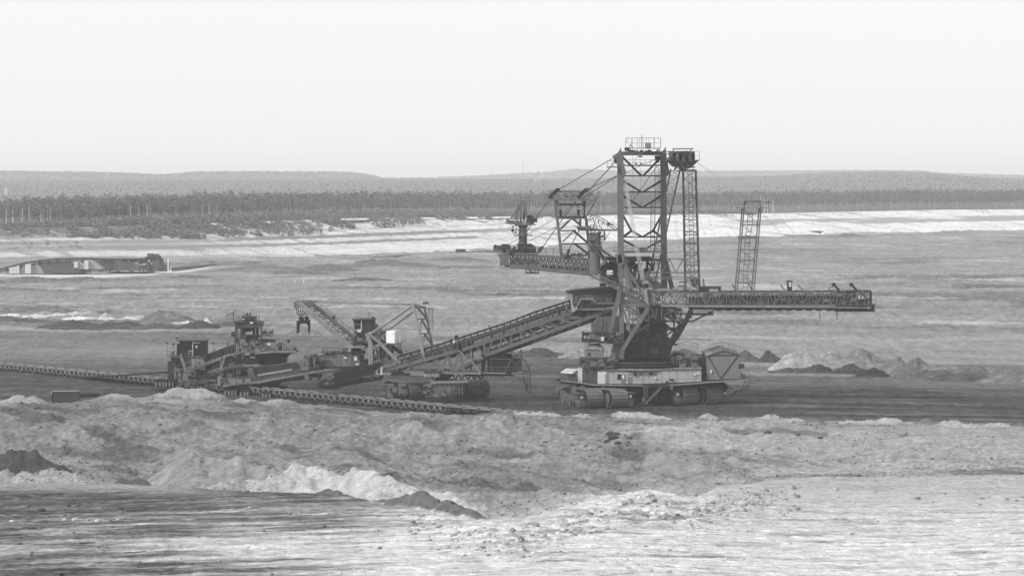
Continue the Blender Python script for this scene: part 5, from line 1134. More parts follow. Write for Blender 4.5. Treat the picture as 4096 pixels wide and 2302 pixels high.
    for i in range(6): t = i / 5; p = B6(1885 + 95 * t, 935 + 150 * t, -4.5); mb.box(p - Vector((.22, .05, .22)), p + Vector((.22, .05, .22)))
    mb.build('brace_hole', S_BLACK, R)
    # ---- ropes
    mb = MB()
    for p, q, d0, d1 in [((960, 262), (562, 492), YL, 0), ((1000, 392), (785, 490), YL, 0), ((975, 298), (770, 520), YL, 1), ((998, 400), (720, 570), YL, 1)]: A1.beam(mb, *p, *q, .17, d0, d1)
    mb.build('mast_rope', S_ROPE, R)
    mb = MB()
    for p, q in [((1020, 120), (470, 890)), ((1500, 105), (950, 868)), ((1888, 5), (1395, 905))]:
        for o in (-.25, .25): a = B6(*p, 0 + o); b = B6(*q, -2.5 + o); mb.beam(a, b, .16)
    B6.beam(mb, 1180, 390, 350, 850, .1, 0, -1); B6.beam(mb, 1400, 425, 660, 810, .1, 0, -1); B6.beam(mb, 1880, 10, 1240, 590, .12, 0, 0); B6.beam(mb, 2110, 600, 1935, 840, .12, -1, -1); B6.beam(mb, 1420, 170, 1230, 360, .1, 0); mb.build('boom_rope', S_ROPE, R)
    mb = MB()
    for o in (-14, -5, 4, 13): A1.beam(mb, 1058 + o * .8, 415, 1200 + o, 1195, .11, YL, -5); 
    mb.build('hoist_rope', S_ROPEL, R)
    mb = MB(); B1.prism(mb, [(1395, 650), (1410, 610), (1490, 600), (1500, 620), (1528, 680), (1525, 755), (1480, 760), (1500, 960), (1525, 1040), (1440, 950), (1415, 750)], -5.4, -4.6); mb.build('rope_fork', S_LIGHT, R)
    mb = MB(); q = B1(1475, 690, -5.5); mb.tube(q, q + Vector((0, .3, 0)), .5, 12); B1.box(mb, 1410, 650, 1425, 740, -5.6, -5.38); mb.build('fork_sheave', S_BLACK, R)
    mb = MB()
    for p, q in [((515, 265), (862, 556)), ((515, 268), (985, 548)), ((505, 345), (690, 655)), ((505, 345), (800, 612)), ((510, 420), (790, 1165)), ((500, 560), (600, 850)), ((1040, 560), (1520, 1155)), ((985, 560), (1640, 1150)), ((690, 655), (985, 1000)), ((1000, 640), (1290, 960)), ((590, 850), (780, 1160))]: AR.beam(mb, *p, *q, .055, 0)
    AR.beam(mb, 360, 680, 400, 1010, .05, 2); AR.beam(mb, 372, 680, 410, 1010, .05, 2); mb.build('stay_wire', S_ROPEL, R)
    mb = MB()
    A1.beam(mb, 1120, 240, 1130, 640, .05, 0); A1.beam(mb, 1180, 330, 1182, 640, .04, 0); A1.beam(mb, 1320, 300, 1050, 690, .1, YR, YL); A1.beam(mb, 1300, 262, 790, 490, .1, YR, 1); A1.beam(mb, 1160, 250, 950, 470, .06, 0, 0); mb.build('inner_rope', S_ROPE, R)
    random.seed(21)
    for (dr, x0, y0, x1, y1, n, d0, d1, w_, m_, nm) in [(B1, 690, 260, 1010, 700, 46, -3, 3, .2, S_MID, 'pipework'), (B1, 690, 260, 1010, 700, 30, -2, 3, .25, S_BLACK, 'winch_gear'), (B1, 1060, 820, 1520, 1060, 46, -5, -3, .16, S_LIGHT, 'pipework'), (B1, 1090, 270, 1560, 740, 34, -1, 3, .22, S_MID, 'pipework'),
            (A3, 870, 335, 1120, 560, 34, -5.5, -4.2, .14, S_MID, 'pipework'), (A3, 930, 420, 1280, 820, 44, -4.6, -4.3, .16, S_DARK, 'cable_run'), (A3, 1130, 335, 1460, 460, 34, -4.6, -4.2, .14, S_MID, 'pipework'), (A3, 455, 575, 850, 680, 34, -7.2, -5, .16, S_MID, 'pipework'), (A3, 420, 845, 800, 925, 50, -10.4, -9.4, .12, S_MID, 'pipework'), (A3, 1200, 1120, 1330, 1270, 20, -8, -4, .2, S_DARK, 'hydraulics'), (A3, 300, 1120, 480, 1290, 26, -15, -12, .14, S_MID, 'hydraulics'), (A3, 1340, 800, 1620, 905, 40, -7.4, -6.6, .14, S_MID, 'pipework'),
            (B6, 60, 850, 880, 990, 34, -3, 0, .14, S_MID, 'pipework'), (B6, 1200, 1000, 1780, 1100, 22, -3, 2, .1, S_MID, 'pipework'), (B6, 1700, 430, 1960, 860, 34, -5, -3, .12, S_MID, 'pipework'), (B6, 1880, 1000, 2110, 1330, 30, -3, 0, .16, S_DARK, 'pipework'), (B6, 330, 400, 830, 510, 26, -2, 2, .14, S_DARK, 'crane_fittings'),
            (AR, 190, 1195, 720, 1305, 46, -3.6, -2, .12, S_MID, 'pipework'), (AR, 740, 1205, 1640, 1300, 60, -3.5, -2.6, .1, S_MID, 'boom_fittings'), (AR, 1540, 1205, 1780, 1345, 30, -3.6, -3, .14, S_MID, 'head_fittings'), (AR, 325, 190, 510, 325, 30, -3, -2.3, .12, S_DARK, 'head_fittings'), (A1, 460, 530, 815, 580, 26, -3, 3, .1, S_MID, 'deck_fittings'), (A1, 1060, 185, 1335, 235, 20, -1.5, 1, .12, S_DARK, 'deck_fittings')]:
        mb = MB(); clutter(mb, dr, x0, y0, x1, y1, n, d0, d1, w_); mb.build(nm, m_, R)
    return R
build_spreader()
# ================================================================== the connecting belt bridge with its loading crane
def slab(mb, a, b, dy, th):
    k = Vector((0, dy, 0)); up = Vector((0, 0, th))
    mb.poly([a, b, b + k, a + k, a - up, b - up, b + k - up, a + k - up], [(0, 1, 2, 3), (7, 6, 5, 4), (0, 4, 5, 1), (1, 5, 6, 2), (2, 6, 7, 3), (3, 7, 4, 0)])

def build_bridge():
    D0 = 611.0
    R = thing('belt_bridge', Wp(1790, 1600, 0, D0) * Vector((1, 1, 0)), 'long inclined belt bridge on crawlers with loading crane and white cabinet', 'conveyor bridge')
    A5, A3, H3, H4 = [Draft(z, D0) for z in (z5, z3, h3, h4)]
    def gp(u, v): D = ground_D(v); return Vector(((u - CU) * D / F, D, 0))
    crawler(R, gp(1672, 1603), math.radians(-60), 12.5, 3.75, 3.8, None)
    crawler(R, gp(1916, 1594), math.radians(-62), 13.0, 4.1, 5.4, None)
    mb = MB(); H3.box(mb, 850, 1000, 1305, 1190, -7, -2); und = mb.build('drive_housing', S_DARK, R)
    mb = MB(); H3.box(mb, 1075, 1005, 1300, 1195, -7.5, -7.05); H3.box(mb, 990, 1010, 1070, 1130, -7.4, -7.05); mb.build('side_panel', S_GABLE, und)
    mb = MB(); H3.prism(mb, [(840, 1035), (1060, 985), (1290, 985), (1560, 975), (1560, 990), (1060, 1005), (850, 1045)], -8, -2); mb.build('cover_plate', S_ROOF, und)
    mb = MB()
    for x in (1310, 1360, 1410, 1460): H3.beam(mb, x, 1010, x, 1180, .14, -7.3)
    for y in (1020, 1090, 1150): H3.beam(mb, 1305, y, 1470, y, .12, -7.3)
    for i in range(4): H3.box(mb, 1205, 1140 + 12 * i, 1270, 1146 + 12 * i, -8, -7.4)
    H3.box(mb, 890, 1080, 975, 1130, -7.6, -7); H3.box(mb, 930, 1130, 990, 1180, -7.4, -7); mb.build('ladder_frame', S_MID, und)
    # gearbox at the rear of the first crawler
    mb = MB(); H3.box(mb, 160, 1020, 350, 1035, -4, 0); H3.box(mb, 255, 1060, 330, 1190, -4.5, -1); q = H3(325, 1190, -4.6); mb.tube(q, q + Vector((0, .5, 0)), .45, 12); H3.box(mb, 350, 1070, 430, 1140, -5, -2); H3.box(mb, 450, 1065, 480, 1185, -5.2, -3); H3.beam(mb, 490, 1080, 540, 1170, .3, -5.2)
    mb.rail([H3(160, 1100, -4), H3(250, 1100, -4)], 1.2, .7, .08); mb.build('gear_unit', S_MID, R)
    # slewing support below the main beam
    mb = MB(); H3.prism(mb, [(945, 980), (945, 930), (985, 885), (1028, 930), (1028, 980)], -4, -3); H3.box(mb, 860, 855, 1105, 895, -3.5, 3); H3.prism(mb, [(1030, 930), (1110, 860), (1310, 870), (1240, 935), (1230, 990), (1030, 990)], -2, 3); sp = mb.build('slewing_support', S_GABLE, R)
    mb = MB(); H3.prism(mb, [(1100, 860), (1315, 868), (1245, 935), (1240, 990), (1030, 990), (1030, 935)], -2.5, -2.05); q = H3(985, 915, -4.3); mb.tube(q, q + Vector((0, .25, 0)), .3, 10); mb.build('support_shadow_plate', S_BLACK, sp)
    mb = MB(); 
    for i in range(8): x = 870 + 30 * i; H3.beam(mb, x, 840, x, 895, .12, -3.8)
    mb.build('rod', S_OFF, sp)
    # ---- main beam and V-truss of the lower half
    mb = MB(); H3.prism(mb, [(540, 790), (850, 798), (1505, 815), (1505, 858), (1120, 848), (540, 835)], -3.4, -2.6); mb.build('main_beam', S_GABLE, R)
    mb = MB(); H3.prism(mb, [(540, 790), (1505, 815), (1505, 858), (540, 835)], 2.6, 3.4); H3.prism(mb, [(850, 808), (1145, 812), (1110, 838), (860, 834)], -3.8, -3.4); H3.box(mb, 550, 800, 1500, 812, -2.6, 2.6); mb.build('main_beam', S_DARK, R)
    g1 = [(-60, 835), (400, 745), (1400, 480)]     # lower edge strip, first girder
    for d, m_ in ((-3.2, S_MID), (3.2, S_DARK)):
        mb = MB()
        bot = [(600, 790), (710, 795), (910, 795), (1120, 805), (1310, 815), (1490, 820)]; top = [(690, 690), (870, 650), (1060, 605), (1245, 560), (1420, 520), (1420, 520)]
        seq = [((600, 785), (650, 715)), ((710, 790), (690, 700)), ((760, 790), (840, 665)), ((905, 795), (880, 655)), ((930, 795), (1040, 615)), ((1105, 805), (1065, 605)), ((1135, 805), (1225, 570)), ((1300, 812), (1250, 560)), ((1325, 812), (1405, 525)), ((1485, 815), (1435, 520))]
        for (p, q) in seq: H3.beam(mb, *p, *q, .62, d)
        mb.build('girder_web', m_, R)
    mb = MB()
    for d in (-3.3, 3.2):
        H3.beam(mb, -70, 850, 420, 755, .45, d); H3.beam(mb, 420, 750, 1385, 480, .75, d); H3.beam(mb, 1385, 478, 1420, 500, .4, d)
    mb.build('girder_chord', S_MID, R)
    mb = MB(); slab(mb, H3(-70, 842, -3.1), H3(420, 748, -3.1), 6, .5); slab(mb, H3(420, 745, -3.1), H3(1390, 478, -3.1), 6, .5); H3.prism(mb, [(1390, 500), (1440, 500), (1400, 560), (1330, 590), (1150, 620), (850, 700), (850, 690)], -2, 2); mb.build('girder_floor', S_BLACK, R)
    # diagonal from main beam up to the upper girder
    mb = MB(); H3.beam(mb, 1330, 805, 1640, 650, .65, -3.2); H3.beam(mb, 1400, 805, 1760, 640, .6, 2); H3.beam(mb, 1640, 650, 1800, 590, .5, -3); H3.beam(mb, 1560, 600, 1610, 460, .4, -3); H3.beam(mb, 1620, 600, 1635, 470, .3, 2); H3.beam(mb, 1640, 650, 1590, 790, .3, 2); mb.build('diagonal_strut', S_MID, R)
    mb = MB(); H3.beam(mb, 1795, 395, 1795, 800, .8, -1); H3.beam(mb, 1810, 400, 1850, 520, .3, -2); mb.ladder(H3(1800, 400, -1.6), H3(1800, 800, -1.6), .8, .7, .12); mb.build('bridge_column', S_DARK, R)
    # ---- upper girder (double deck) to the hopper
    e2a, e2b = H3(1460, 470, -3.2), A3(345, 372, -3.2); l2a, l2b = H3(1820, 555, -3.2), A3(745, 338, -3.2); k = Vector((0, 6.4, 0))
    mb = MB()
    for kk in (Vector(), k): mb.beam(e2a + kk, e2b + kk, .5, .75); mb.beam(l2a + kk, l2b + kk, .5, .8)
    mb.build('girder_chord', S_MID, R)
    mb = MB(); slab(mb, e2a + Vector((0, .2, -.35)), e2b + Vector((0, .2, -.35)), 6, .9); slab(mb, l2a + Vector((0, .2, -.35)), l2b + Vector((0, .2, -.35)), 6, .9); A3.prism(mb, [(0, 650), (120, 610), (250, 560), (330, 540), (460, 460), (600, 430), (745, 365), (745, 335), (350, 470), (0, 600)], -2, 2); A3.prism(mb, [(410, 345), (750, 345), (745, 370), (560, 400), (480, 410), (300, 490), (330, 400)], -2.5, 2.5); mb.build('girder_floor', S_BLACK, R)
    mb = MB()
    for i in range(11):
        t = i / 10
        for kk in (Vector(), k):
            p = e2a.lerp(e2b, .12 + .8 * t) + kk; q = l2a.lerp(l2b, max(0, -.18 + .98 * t)) + kk; mb.beam(p, q, .4 if i % 2 else .3)
            if i % 2: mb.beam(p, l2a.lerp(l2b, min(1, max(0, -.18 + .98 * (t + .1)))) + kk, .3)
    for i in range(6): A3.beam(mb, 520 - 95 * i, 385 + 45 * i, 400 - 95 * i, 500 + 40 * i, .55 if i == 0 else .2, -3)
    mb.build('girder_web', S_MID, R)
    mb = MB(); mb.rail([l2a + Vector((0, 0, .4)), A3(560, 400, -3.2)], 1.3, 1.1, .08); mb.rail([l2a + Vector((0, 5, .4)), A3(560, 400, 1.8)], 1.6, 1.3, .14); mb.build('lower_railing', S_DARK, R)
    # ---- belt line on top
    tl = [(440, 600), (780, 500), (1160, 385), (1560, 255), (2080, 90), (2250, 30)]
    TP = [H3(*p, 0) for p in tl] + [A3(-20, 378, 0), A3(320, 268, 0)]
    mb = MB()
    for a, b in zip(TP[:-1], TP[1:]):
        mb.tube(a + Vector((0, -.6, -1.0)), b + Vector((0, -.6, -1.0)), .75, 10); mb.beam(a + Vector((0, 0, -2.2)), b + Vector((0, 0, -2.2)), 3.2, .9)
    mb.build('belt', S_BELT, R)
    mb = MB()
    for a, b in zip(TP[:-1], TP[1:]):
        for y in (-2.2, 2.2): mb.beam(a + Vector((0, y, .25)), b + Vector((0, y, .25)), .22)
    n = 26; L = [0]
    for a, b in zip(TP[:-1], TP[1:]): L.append(L[-1] + (b - a).length)
    def at(s):
        for i in range(len(L) - 1):
            if s <= L[i + 1]: return TP[i].lerp(TP[i + 1], (s - L[i]) / (L[i + 1] - L[i]))
        return TP[-1]
    for i in range(n + 1):
        p = at(L[-1] * i / n)
        if i % 2 == 0: mb.beam(p + Vector((0, -2.3, .4)), p + Vector((.35, -2.6, -3.0)), .38)
        mb.beam(p + Vector((0, 2.3, .4)), p + Vector((.2, 2.5, -2.8)), .25)
    mb.build('belt_frame', S_DARK, R)
    mb = MB(); mb.rail([H3(-60, 835, -3.6), H3(420, 735, -3.6), H3(1385, 465, -3.6)], 1.35, 1.0, .1); mb.rail([H3(1460, 450, -3.6), A3(330, 360, -3.6)], 1.35, 1.0, .1)
    mb.build('walkway_railing', S_MID, R)
    mb = MB()
    for i in range(60):
        t = .1 + .85 * i / 60; p = (H3(420, 740, -2.4).lerp(H3(1385, 470, -2.4), t) if i % 2 else e2a.lerp(e2b, t)) + Vector((random.random() * .5, .6, .5)); s_ = .15 + .3 * random.random(); mb.box(p - Vector((s_, .2, .3)), p + Vector((s_, .2, .5)))
    mb.build('idler_set', S_GABLE, R)
    # lights and a cabinet on the walkway
    mb = MB(); H3.box(mb, 1320, 312, 1337, 362, -3.4, -3.1); mb.build('notice', S_WHITE, R)
    mb = MB(); H3.box(mb, 1345, 360, 1400, 440, -3, -2); H3.beam(mb, 1330, 362, 1330, 470, .12, -3.2); q = H3(1370, 265, -1); mb.tube(q, q + Vector((0, .3, 0)), .45, 12); mb.build('switch_box', S_DARK, R)
    mb = MB()
    for (x, y) in [(573, 480), (808, 455), (1280, 300), (1893, 90)]: H3.box(mb, x - 8, y - 10, x + 8, y + 8, 1.6, 2.0); H3.beam(mb, x, y, x + 2, y + 60, .08, 1.8)
    mb.build('floodlight', S_BLACK, R)
    mb = MB()
    H3.chain(mb, [(95, 715), (110, 860)], .35, -3.8); H3.chain(mb, [(112, 715), (75, 815)], .12, -3.8); H3.chain(mb, [(182, 690), (180, 858)], .4, -3.8); H3.chain(mb, [(192, 690), (205, 770)], .2, -3.8); mb.build('cloth_strip', S_OFF, R)
    # ---- stairs from the upper girder to the deck
    for d in (-4.2, -3.2):
        mb = MB(); H3.chain(mb, [(1400, 470), (1530, 600)], .22, d); H3.chain(mb, [(1530, 635), (1600, 640), (1750, 830)], .25, d); mb.build('stair_stringer', S_LIGHT, R)
    mb = MB(); mb.ladder(H3(1440, 470, -3.7), H3(1560, 620, -3.7), .9, .5, .1, (0, 1, 0)); mb.ladder(H3(1620, 650, -3.7), H3(1760, 835, -3.7), .9, .5, .1, (0, 1, 0)); mb.rail([H3(1450, 455, -3.4), H3(1560, 590, -3.4)], 1.1, 1, .08); mb.rail([H3(1630, 640, -3.4), H3(1770, 820, -3.4)], 1.1, 1, .08); mb.build('stair_tread', S_DARK, R)
    # ---- deck with the dark electrical house
    mb = MB(); slab(mb, H3(1500, 840, -4), H3(2260, 850, -4), 8, .5); H3.prism(mb, [(1600, 858), (2240, 862), (2290, 868), (2440, 828), (2440, 815), (1600, 845)], -4.2, -3.9); mb.build('deck', S_BLACK, R)
    mb = MB(); H3.beam(mb, 1500, 836, 1760, 842, .35, -4.2); H3.beam(mb, 1800, 832, 2150, 842, .22, -4.3); H3.beam(mb, 2240, 850, 2430, 822, .2, -4.3); mb.build('deck_edge', S_LIGHT, R)
    mb = MB(); H3.box(mb, 1912, 605, 2220, 815, -3, 2); H3.box(mb, 1860, 610, 1912, 815, -1, 2); H3.box(mb, 1995, 540, 2260, 604, -1, 2); eh = mb.build('electrical_house', S_BLACK, R)
    mb = MB(); H3.prism(mb, [(2222, 600), (2390, 610), (2390, 790), (2330, 815), (2222, 815)], -2.5, 1.5); mb.build('side_panel', S_DARK, eh)
    mb = MB(); H3.beam(mb, 1912, 606, 2222, 618, .15, -3.1); H3.beam(mb, 1912, 606, 1912, 815, .12, -3.1); H3.beam(mb, 2390, 610, 2250, 815, .12, -2.6); H3.beam(mb, 2222, 620, 2390, 790, .12, -2.6); H3.beam(mb, 2230, 620, 2150, 815, .14, -3.4); H3.beam(mb, 1845, 610, 2050, 540, .12, -1.4); H3.beam(mb, 1850, 610, 1810, 810, .2, -2.2); H3.box(mb, 2020, 548, 2060, 598, -1.1, -1.02); H3.box(mb, 2095, 545, 2165, 600, -1.1, -1.02); mb.build('house_trim', S_MID, eh)
    mb = MB(); mb.rail([H3(1840, 832, -4), H3(2240, 838, -4), H3(2440, 818, -3.5)], 1.3, 1.2, .07); mb.build('deck_railing', S_MID, R)
    mb = MB()
    for x in (1355, 1455, 1552, 1655, 1755):
        pts = [H3(x - 38 + 76 * i / 12, 862 + 68 * math.sin(math.pi * i / 12), -2) for i in range(13)]; mb.path(pts, .3)
    mb.build('hanging_hose', S_DARK, R)
    mb = MB(); H3.beam(mb, 2400, 455, 2400, 830, .22, -3); H3.beam(mb, 2243, 460, 2243, 600, .18, -3); H3.beam(mb, 2245, 470, 2322, 572, .15, -3); H3.beam(mb, 2400, 460, 2322, 572, .15, -3); H3.beam(mb, 2245, 575, 2405, 572, .2, -3); H3.beam(mb, 2410, 572, 2535, 800, .2, -3); H3.box(mb, 2385, 800, 2542, 806, -3.5, -1); H3.beam(mb, 2415, 830, 2500, 1175, .18, -3); H3.beam(mb, 2535, 800, 2540, 1170, .18, -3); H3.beam(mb, 2488, 830, 2490, 1170, .15, -1.5); H3.beam(mb, 2430, 930, 2540, 1080, .1, -3); H3.beam(mb, 2540, 930, 2470, 1080, .1, -3); mb.rail([H3(2400, 800, -3.4), H3(2535, 800, -3.4)], 1.1, .9, .07); mb.build('stair_frame', S_DARK, R)
    for d in (-3.8, -2.9):
        mb = MB(); H3.beam(mb, 2265, 870, 2500, 1172, .28, d); mb.build('stair_stringer', S_MID, R)
    mb = MB(); mb.ladder(H3(2265, 870, -3.3), H3(2500, 1172, -3.3), .9, .4, .1, (0, 1, 0)); mb.rail([H3(2290, 865, -3.8), H3(2520, 1160, -3.8)], 1.0, 1.2, .07); mb.build('stair_tread', S_DARK, R)
    # ---- hopper house at the spreader end
    mb = MB(); A3.prism(mb, [(355, 185), (752, 180), (752, 280), (742, 325), (410, 335), (355, 300)], -3.6, 3.2); hp = mb.build('hopper_house', S_RUST, R)
    mb = MB(); A3.prism(mb, [(285, 165), (380, 150), (600, 130), (800, 115), (805, 160), (752, 182), (355, 186), (285, 172)], -4, 3.6); A3.prism(mb, [(752, 182), (805, 160), (790, 280), (752, 320)], -3, 3); mb.build('hopper_lid', S_DARK, hp)
    mb = MB()
    for x in (400, 470, 520, 590, 640, 700): A3.beam(mb, x, 188, x, 270, .12, -3.66)
    A3.beam(mb, 355, 275, 752, 280, .25, -3.7); A3.box(mb, 480, 230, 540, 300, -3.75, -3.62); mb.build('hopper_rib', S_MID, hp)
    mb = MB()
    for x0, x1 in ((290, 322), (326, 352)): A3.prism(mb, [(x0, 172), (x1, 172), (x1, 245), (x0, 245)], -3.8, -2.4)
    mb.build('hopper_tank', S_LIGHT, hp)
    mb = MB()
    for d in (-4.6, -3.8): A3.chain(mb, [(365, 365), (430, 240), (545, 238), (580, 272)], .25, d)
    mb.rail([A3(430, 252, -4.4), A3(545, 250, -4.4)], 1, 1, .07); mb.build('hopper_stair', S_LIGHT, hp)
    mb = MB(); A3.beam(mb, 410, 340, 660, 340, .4, -4); A3.beam(mb, 660, 340, 745, 322, .35, -4); A3.beam(mb, 600, 282, 770, 280, .3, -4); A3.beam(mb, 285, 270, 290, 345, .3, -3.6); A3.beam(mb, 300, 350, 350, 362, .3, -3.6); A3.box(mb, 270, 225, 282, 248, -3.4, -3); mb.build('hopper_edge', S_GABLE, hp)
    # ---- receiving trough at the lower end
    mb = MB(); A5.prism(mb, [(412, 940), (440, 925), (470, 905), (490, 905), (500, 930), (570, 905), (585, 865), (560, 848), (640, 820), (720, 792), (900, 762), (1020, 742), (1080, 745), (1000, 800), (880, 852), (800, 903), (940, 898), (1055, 878), (1045, 908), (960, 918), (700, 965), (610, 995), (500, 1002), (470, 985), (420, 962)], -4.2, 1.5); tr = mb.build('receiving_trough', S_BLACK, R)
    mb = MB(); A5.beam(mb, 800, 903, 885, 850, .35, -4.4); A5.beam(mb, 885, 850, 960, 825, .35, -4.4); A5.beam(mb, 490, 960, 860, 880, .2, -4.4); A5.beam(mb, 385, 988, 470, 970, .25, -3); mb.rail([A5(830, 880, -4.5), A5(960, 815, -4.5)], 1.3, .9, .12); A5.beam(mb, 940, 860, 945, 915, .4, -4.3); A5.beam(mb, 950, 905, 980, 870, .3, -4.3); A5.beam(mb, 930, 870, 1010, 880, .2, -4.3); mb.build('trough_edge', S_DARK, tr)
    mb = MB(); q = A5(508, 942, -4.3); mb.tube(q, q + Vector((0, .3, 0)), .5, 12); q = A5(565, 940, -4.3); mb.tube(q, q + Vector((0, .3, 0)), .35, 10); mb.build('pulley', S_MID, tr)
    mb = MB(); A5.box(mb, 1140, 840, 1320, 862, -3, 2)
    mb.ladder(A5(1152, 770, -3.4), A5(1152, 885, -3.4), .9, .5, .12); mb.ladder(A5(1172, 770, -3.4), A5(1172, 870, -3.4), .5, .5, .1); mb.rail([A5(1190, 862, -3), A5(1320, 862, -3)], 1.1, .9, .07); A5.beam(mb, 1200, 800, 1300, 860, .2, -2); mb.build('inspection_gallery', S_DARK, R)
    # ---- loading crane
    mb = MB(); H4.beam(mb, 205, 135, 1165, 955, .95, -2.0, -2.0, 1.0); mb.build('crane_boom_chord', S_LIGHT, R)
    mb = MB(); H4.beam(mb, 385, 105, 1218, 778, .8, 1.6, 1.6, .8); mb.build('crane_boom_chord', S_MID, R)
    mb = MB(); na, nb = H4(240, 165, -2), H4(1120, 915, -2); fa, fb = H4(400, 120, 1.6), H4(1205, 770, 1.6)
    for i in range(11):
        t = i / 10; mb.beam(na.lerp(nb, t), fa.lerp(fb, t), .28)
        if i < 10: mb.beam(na.lerp(nb, t if i % 2 else t + .1), fa.lerp(fb, t + .1 if i % 2 else t), .24)
    for i in range(7): t = .3 + .7 * i / 7; p = na.lerp(nb, t) + Vector((0, -.52, 0)); mb.beam(p + Vector((-.35, 0, .45)), p + Vector((.35, 0, -.5)), .08)
    mb.build('crane_boom_lacing', S_MID, R)
    mb = MB(); mb.rail([fa.lerp(fb, .25) + Vector((0, .5, .3)), fb + Vector((0, .5, .3))], 1.1, 1.5, .08); q = H4(838, 435, 2); mb.box(q - Vector((.3, .3, .7)), q + Vector((.3, .3, .7))); mb.build('crane_boom_railing', S_DARK, R)
    mb = MB(); q = H4(170, 175, -1.2)
    for i in range(20): t0, t1 = 2 * math.pi * i / 20, 2 * math.pi * (i + 1) / 20; mb.beam(q + Vector((.55 * math.cos(t0), 0, .8 * math.sin(t0))), q + Vector((.55 * math.cos(t1), 0, .8 * math.sin(t1))), .28)
    mb.tube(q - Vector((0, .3, 0)), q + Vector((0, .8, 0)), .4, 12); H4.prism(mb, [(205, 110), (385, 100), (450, 160), (440, 220), (350, 225), (240, 180)], -.6, -.2); H4.box(mb, 450, 108, 552, 138, -.6, .6); H4.beam(mb, 210, 110, 390, 102, .3, 0); hdd = mb.build('crane_head', S_MID, R)
    mb = MB()
    for x in (165, 195, 235, 270, 300): H4.beam(mb, x - 5, 225 if x > 180 else 240, x + 10, 360, .1, -1.5)
    H4.beam(mb, 150, 245, 190, 355, .1, 0); H4.box(mb, 185, 355, 300, 362, -1.5, .5); H4.beam(mb, 290, 350, 335, 290, .15, -1); H4.beam(mb, 190, 350, 420, 345, .14, -1); H4.beam(mb, 170, 290, 290, 285, .08, -1.5); mb.build('head_cage', S_DARK, hdd)
    mb = MB(); H4.box(mb, 165, 466, 212, 660, -.8, .8); H4.box(mb, 372, 452, 405, 660, -.8, .8); H4.box(mb, 165, 466, 405, 512, -.9, .9); H4.prism(mb, [(162, 660), (200, 660), (185, 692), (168, 692)], -.5, .5); H4.prism(mb, [(380, 655), (402, 655), (398, 688), (386, 688)], -.5, .5); H4.prism(mb, [(210, 512), (235, 512), (212, 550)], -.5, .5); H4.prism(mb, [(345, 512), (372, 512), (372, 560)], -.5, .5); gb = mb.build('grab', S_BLACK, R)
    mb = MB(); H4.prism(mb, [(192, 405), (238, 375), (285, 402), (300, 470), (320, 440), (300, 400), (340, 375), (380, 400), (385, 430), (330, 500), (240, 505)], -.7, .7); mb.build('grab_shell', S_DARK, gb)
    mb = MB(); H4.beam(mb, 232, 250, 240, 380, .07, 0); H4.beam(mb, 330, 225, 338, 380, .07, 0); mb.build('grab_rope', S_ROPE, gb)
    mb = MB()
    for o in (-1, 1): H4.beam(mb, 550, 124 + o * 5, 2185, 172 + o * 7, .045, 0); H4.beam(mb, 550, 130 + o * 4, 2185, 165 + o * 4, .04, 1.5)
    mb.build('pendant_rope', S_ROPE, R)
    for (a, b, d, m_) in [((1490, 710), (2245, 195), -2.2, S_LIGHT), ((1705, 700), (2300, 272), 1.8, S_LIGHT)]:
        mb = MB(); mb.tube(H4(*a, d), H4(*b, d), .33, 10); mb.build('frame_tube', m_, R)
    mb = MB(); A5.beam(mb, 1352, 158, 1462, 690, .48, -2.4, -3.0); mb.build('crane_mast_leg', S_LIGHT, R)
    mb = MB(); A5.beam(mb, 1465, 185, 1545, 570, .42, 2); mb.build('crane_mast_leg', S_MID, R)
    mb = MB(); yq = lambda x: -2.4 + 4.4 * (x - 1380) / 110.0
    def cm(x0, y0, x1, y1, w_): mb.beam(A5(x0, y0, yq(x0)), A5(x1, y1, yq(x1)), w_)
    cm(1372, 195, 1470, 190, .4); cm(1395, 305, 1492, 305, .28); cm(1425, 450, 1520, 450, .28); cm(1400, 200, 1490, 300, .3); cm(1440, 310, 1510, 440, .25); cm(1440, 310, 1420, 440, .18); cm(1470, 455, 1540, 565, .25); cm(1470, 455, 1450, 560, .15); A5.prism(mb, [(1330, 165), (1385, 155), (1420, 185), (1400, 205), (1340, 200)], -2.5, -1.9); A5.beam(mb, 1305, 165, 1335, 160, .35, 0); A5.beam(mb, 1385, 190, 1420, 182, .35, -1); mb.build('crane_mast_brace', S_MID, R)
    mb = MB(); mb.ladder(A5(1526, 200, 2.2), A5(1530, 400, 2.2), .9, .5, .12); A5.box(mb, 1488, 205, 1535, 212, 1, 3); A5.box(mb, 1455, 146, 1480, 162, 0, .6); mb.build('mast_ladder', S_MID, R)
    mb = MB(); q = A5(1452, 158, 1.9); mb.box(q, q + Vector((1.2, .5, .4))); A5.prism(mb, [(1350, 160), (1400, 180), (1490, 196), (1470, 190)], 0, 1); mb.build('mast_cap', S_DARK, R)
    # cab
    mb = MB(); H4.prism(mb, [(1190, 450), (1338, 450), (1338, 660), (1205, 645)], -2, 2); cab = mb.build('crane_cab', S_GABLE, R)
    mb = MB(); H4.box(mb, 1345, 448, 1575, 662, -2.2, 2.2); mb.build('cab_rear', S_DARK, cab)
    mb = MB(); H4.prism(mb, [(1165, 440), (1340, 432), (1590, 432), (1590, 448), (1340, 452), (1175, 456)], -2.6, 2.6); mb.build('roof', S_DARK, cab)
    mb = MB(); H4.prism(mb, [(1200, 455), (1325, 455), (1325, 512), (1208, 512)], -2.05, -1.98); H4.prism(mb, [(1210, 530), (1325, 530), (1325, 612), (1218, 612)], -2.05, -1.98); H4.box(mb, 1480, 460, 1512, 540, -2.26, -2.15); H4.box(mb, 1530, 480, 1560, 630, -2.26, -2.15); H4.box(mb, 1385, 480, 1402, 540, -2.26, -2.15); mb.build('window', S_GLASS, cab)
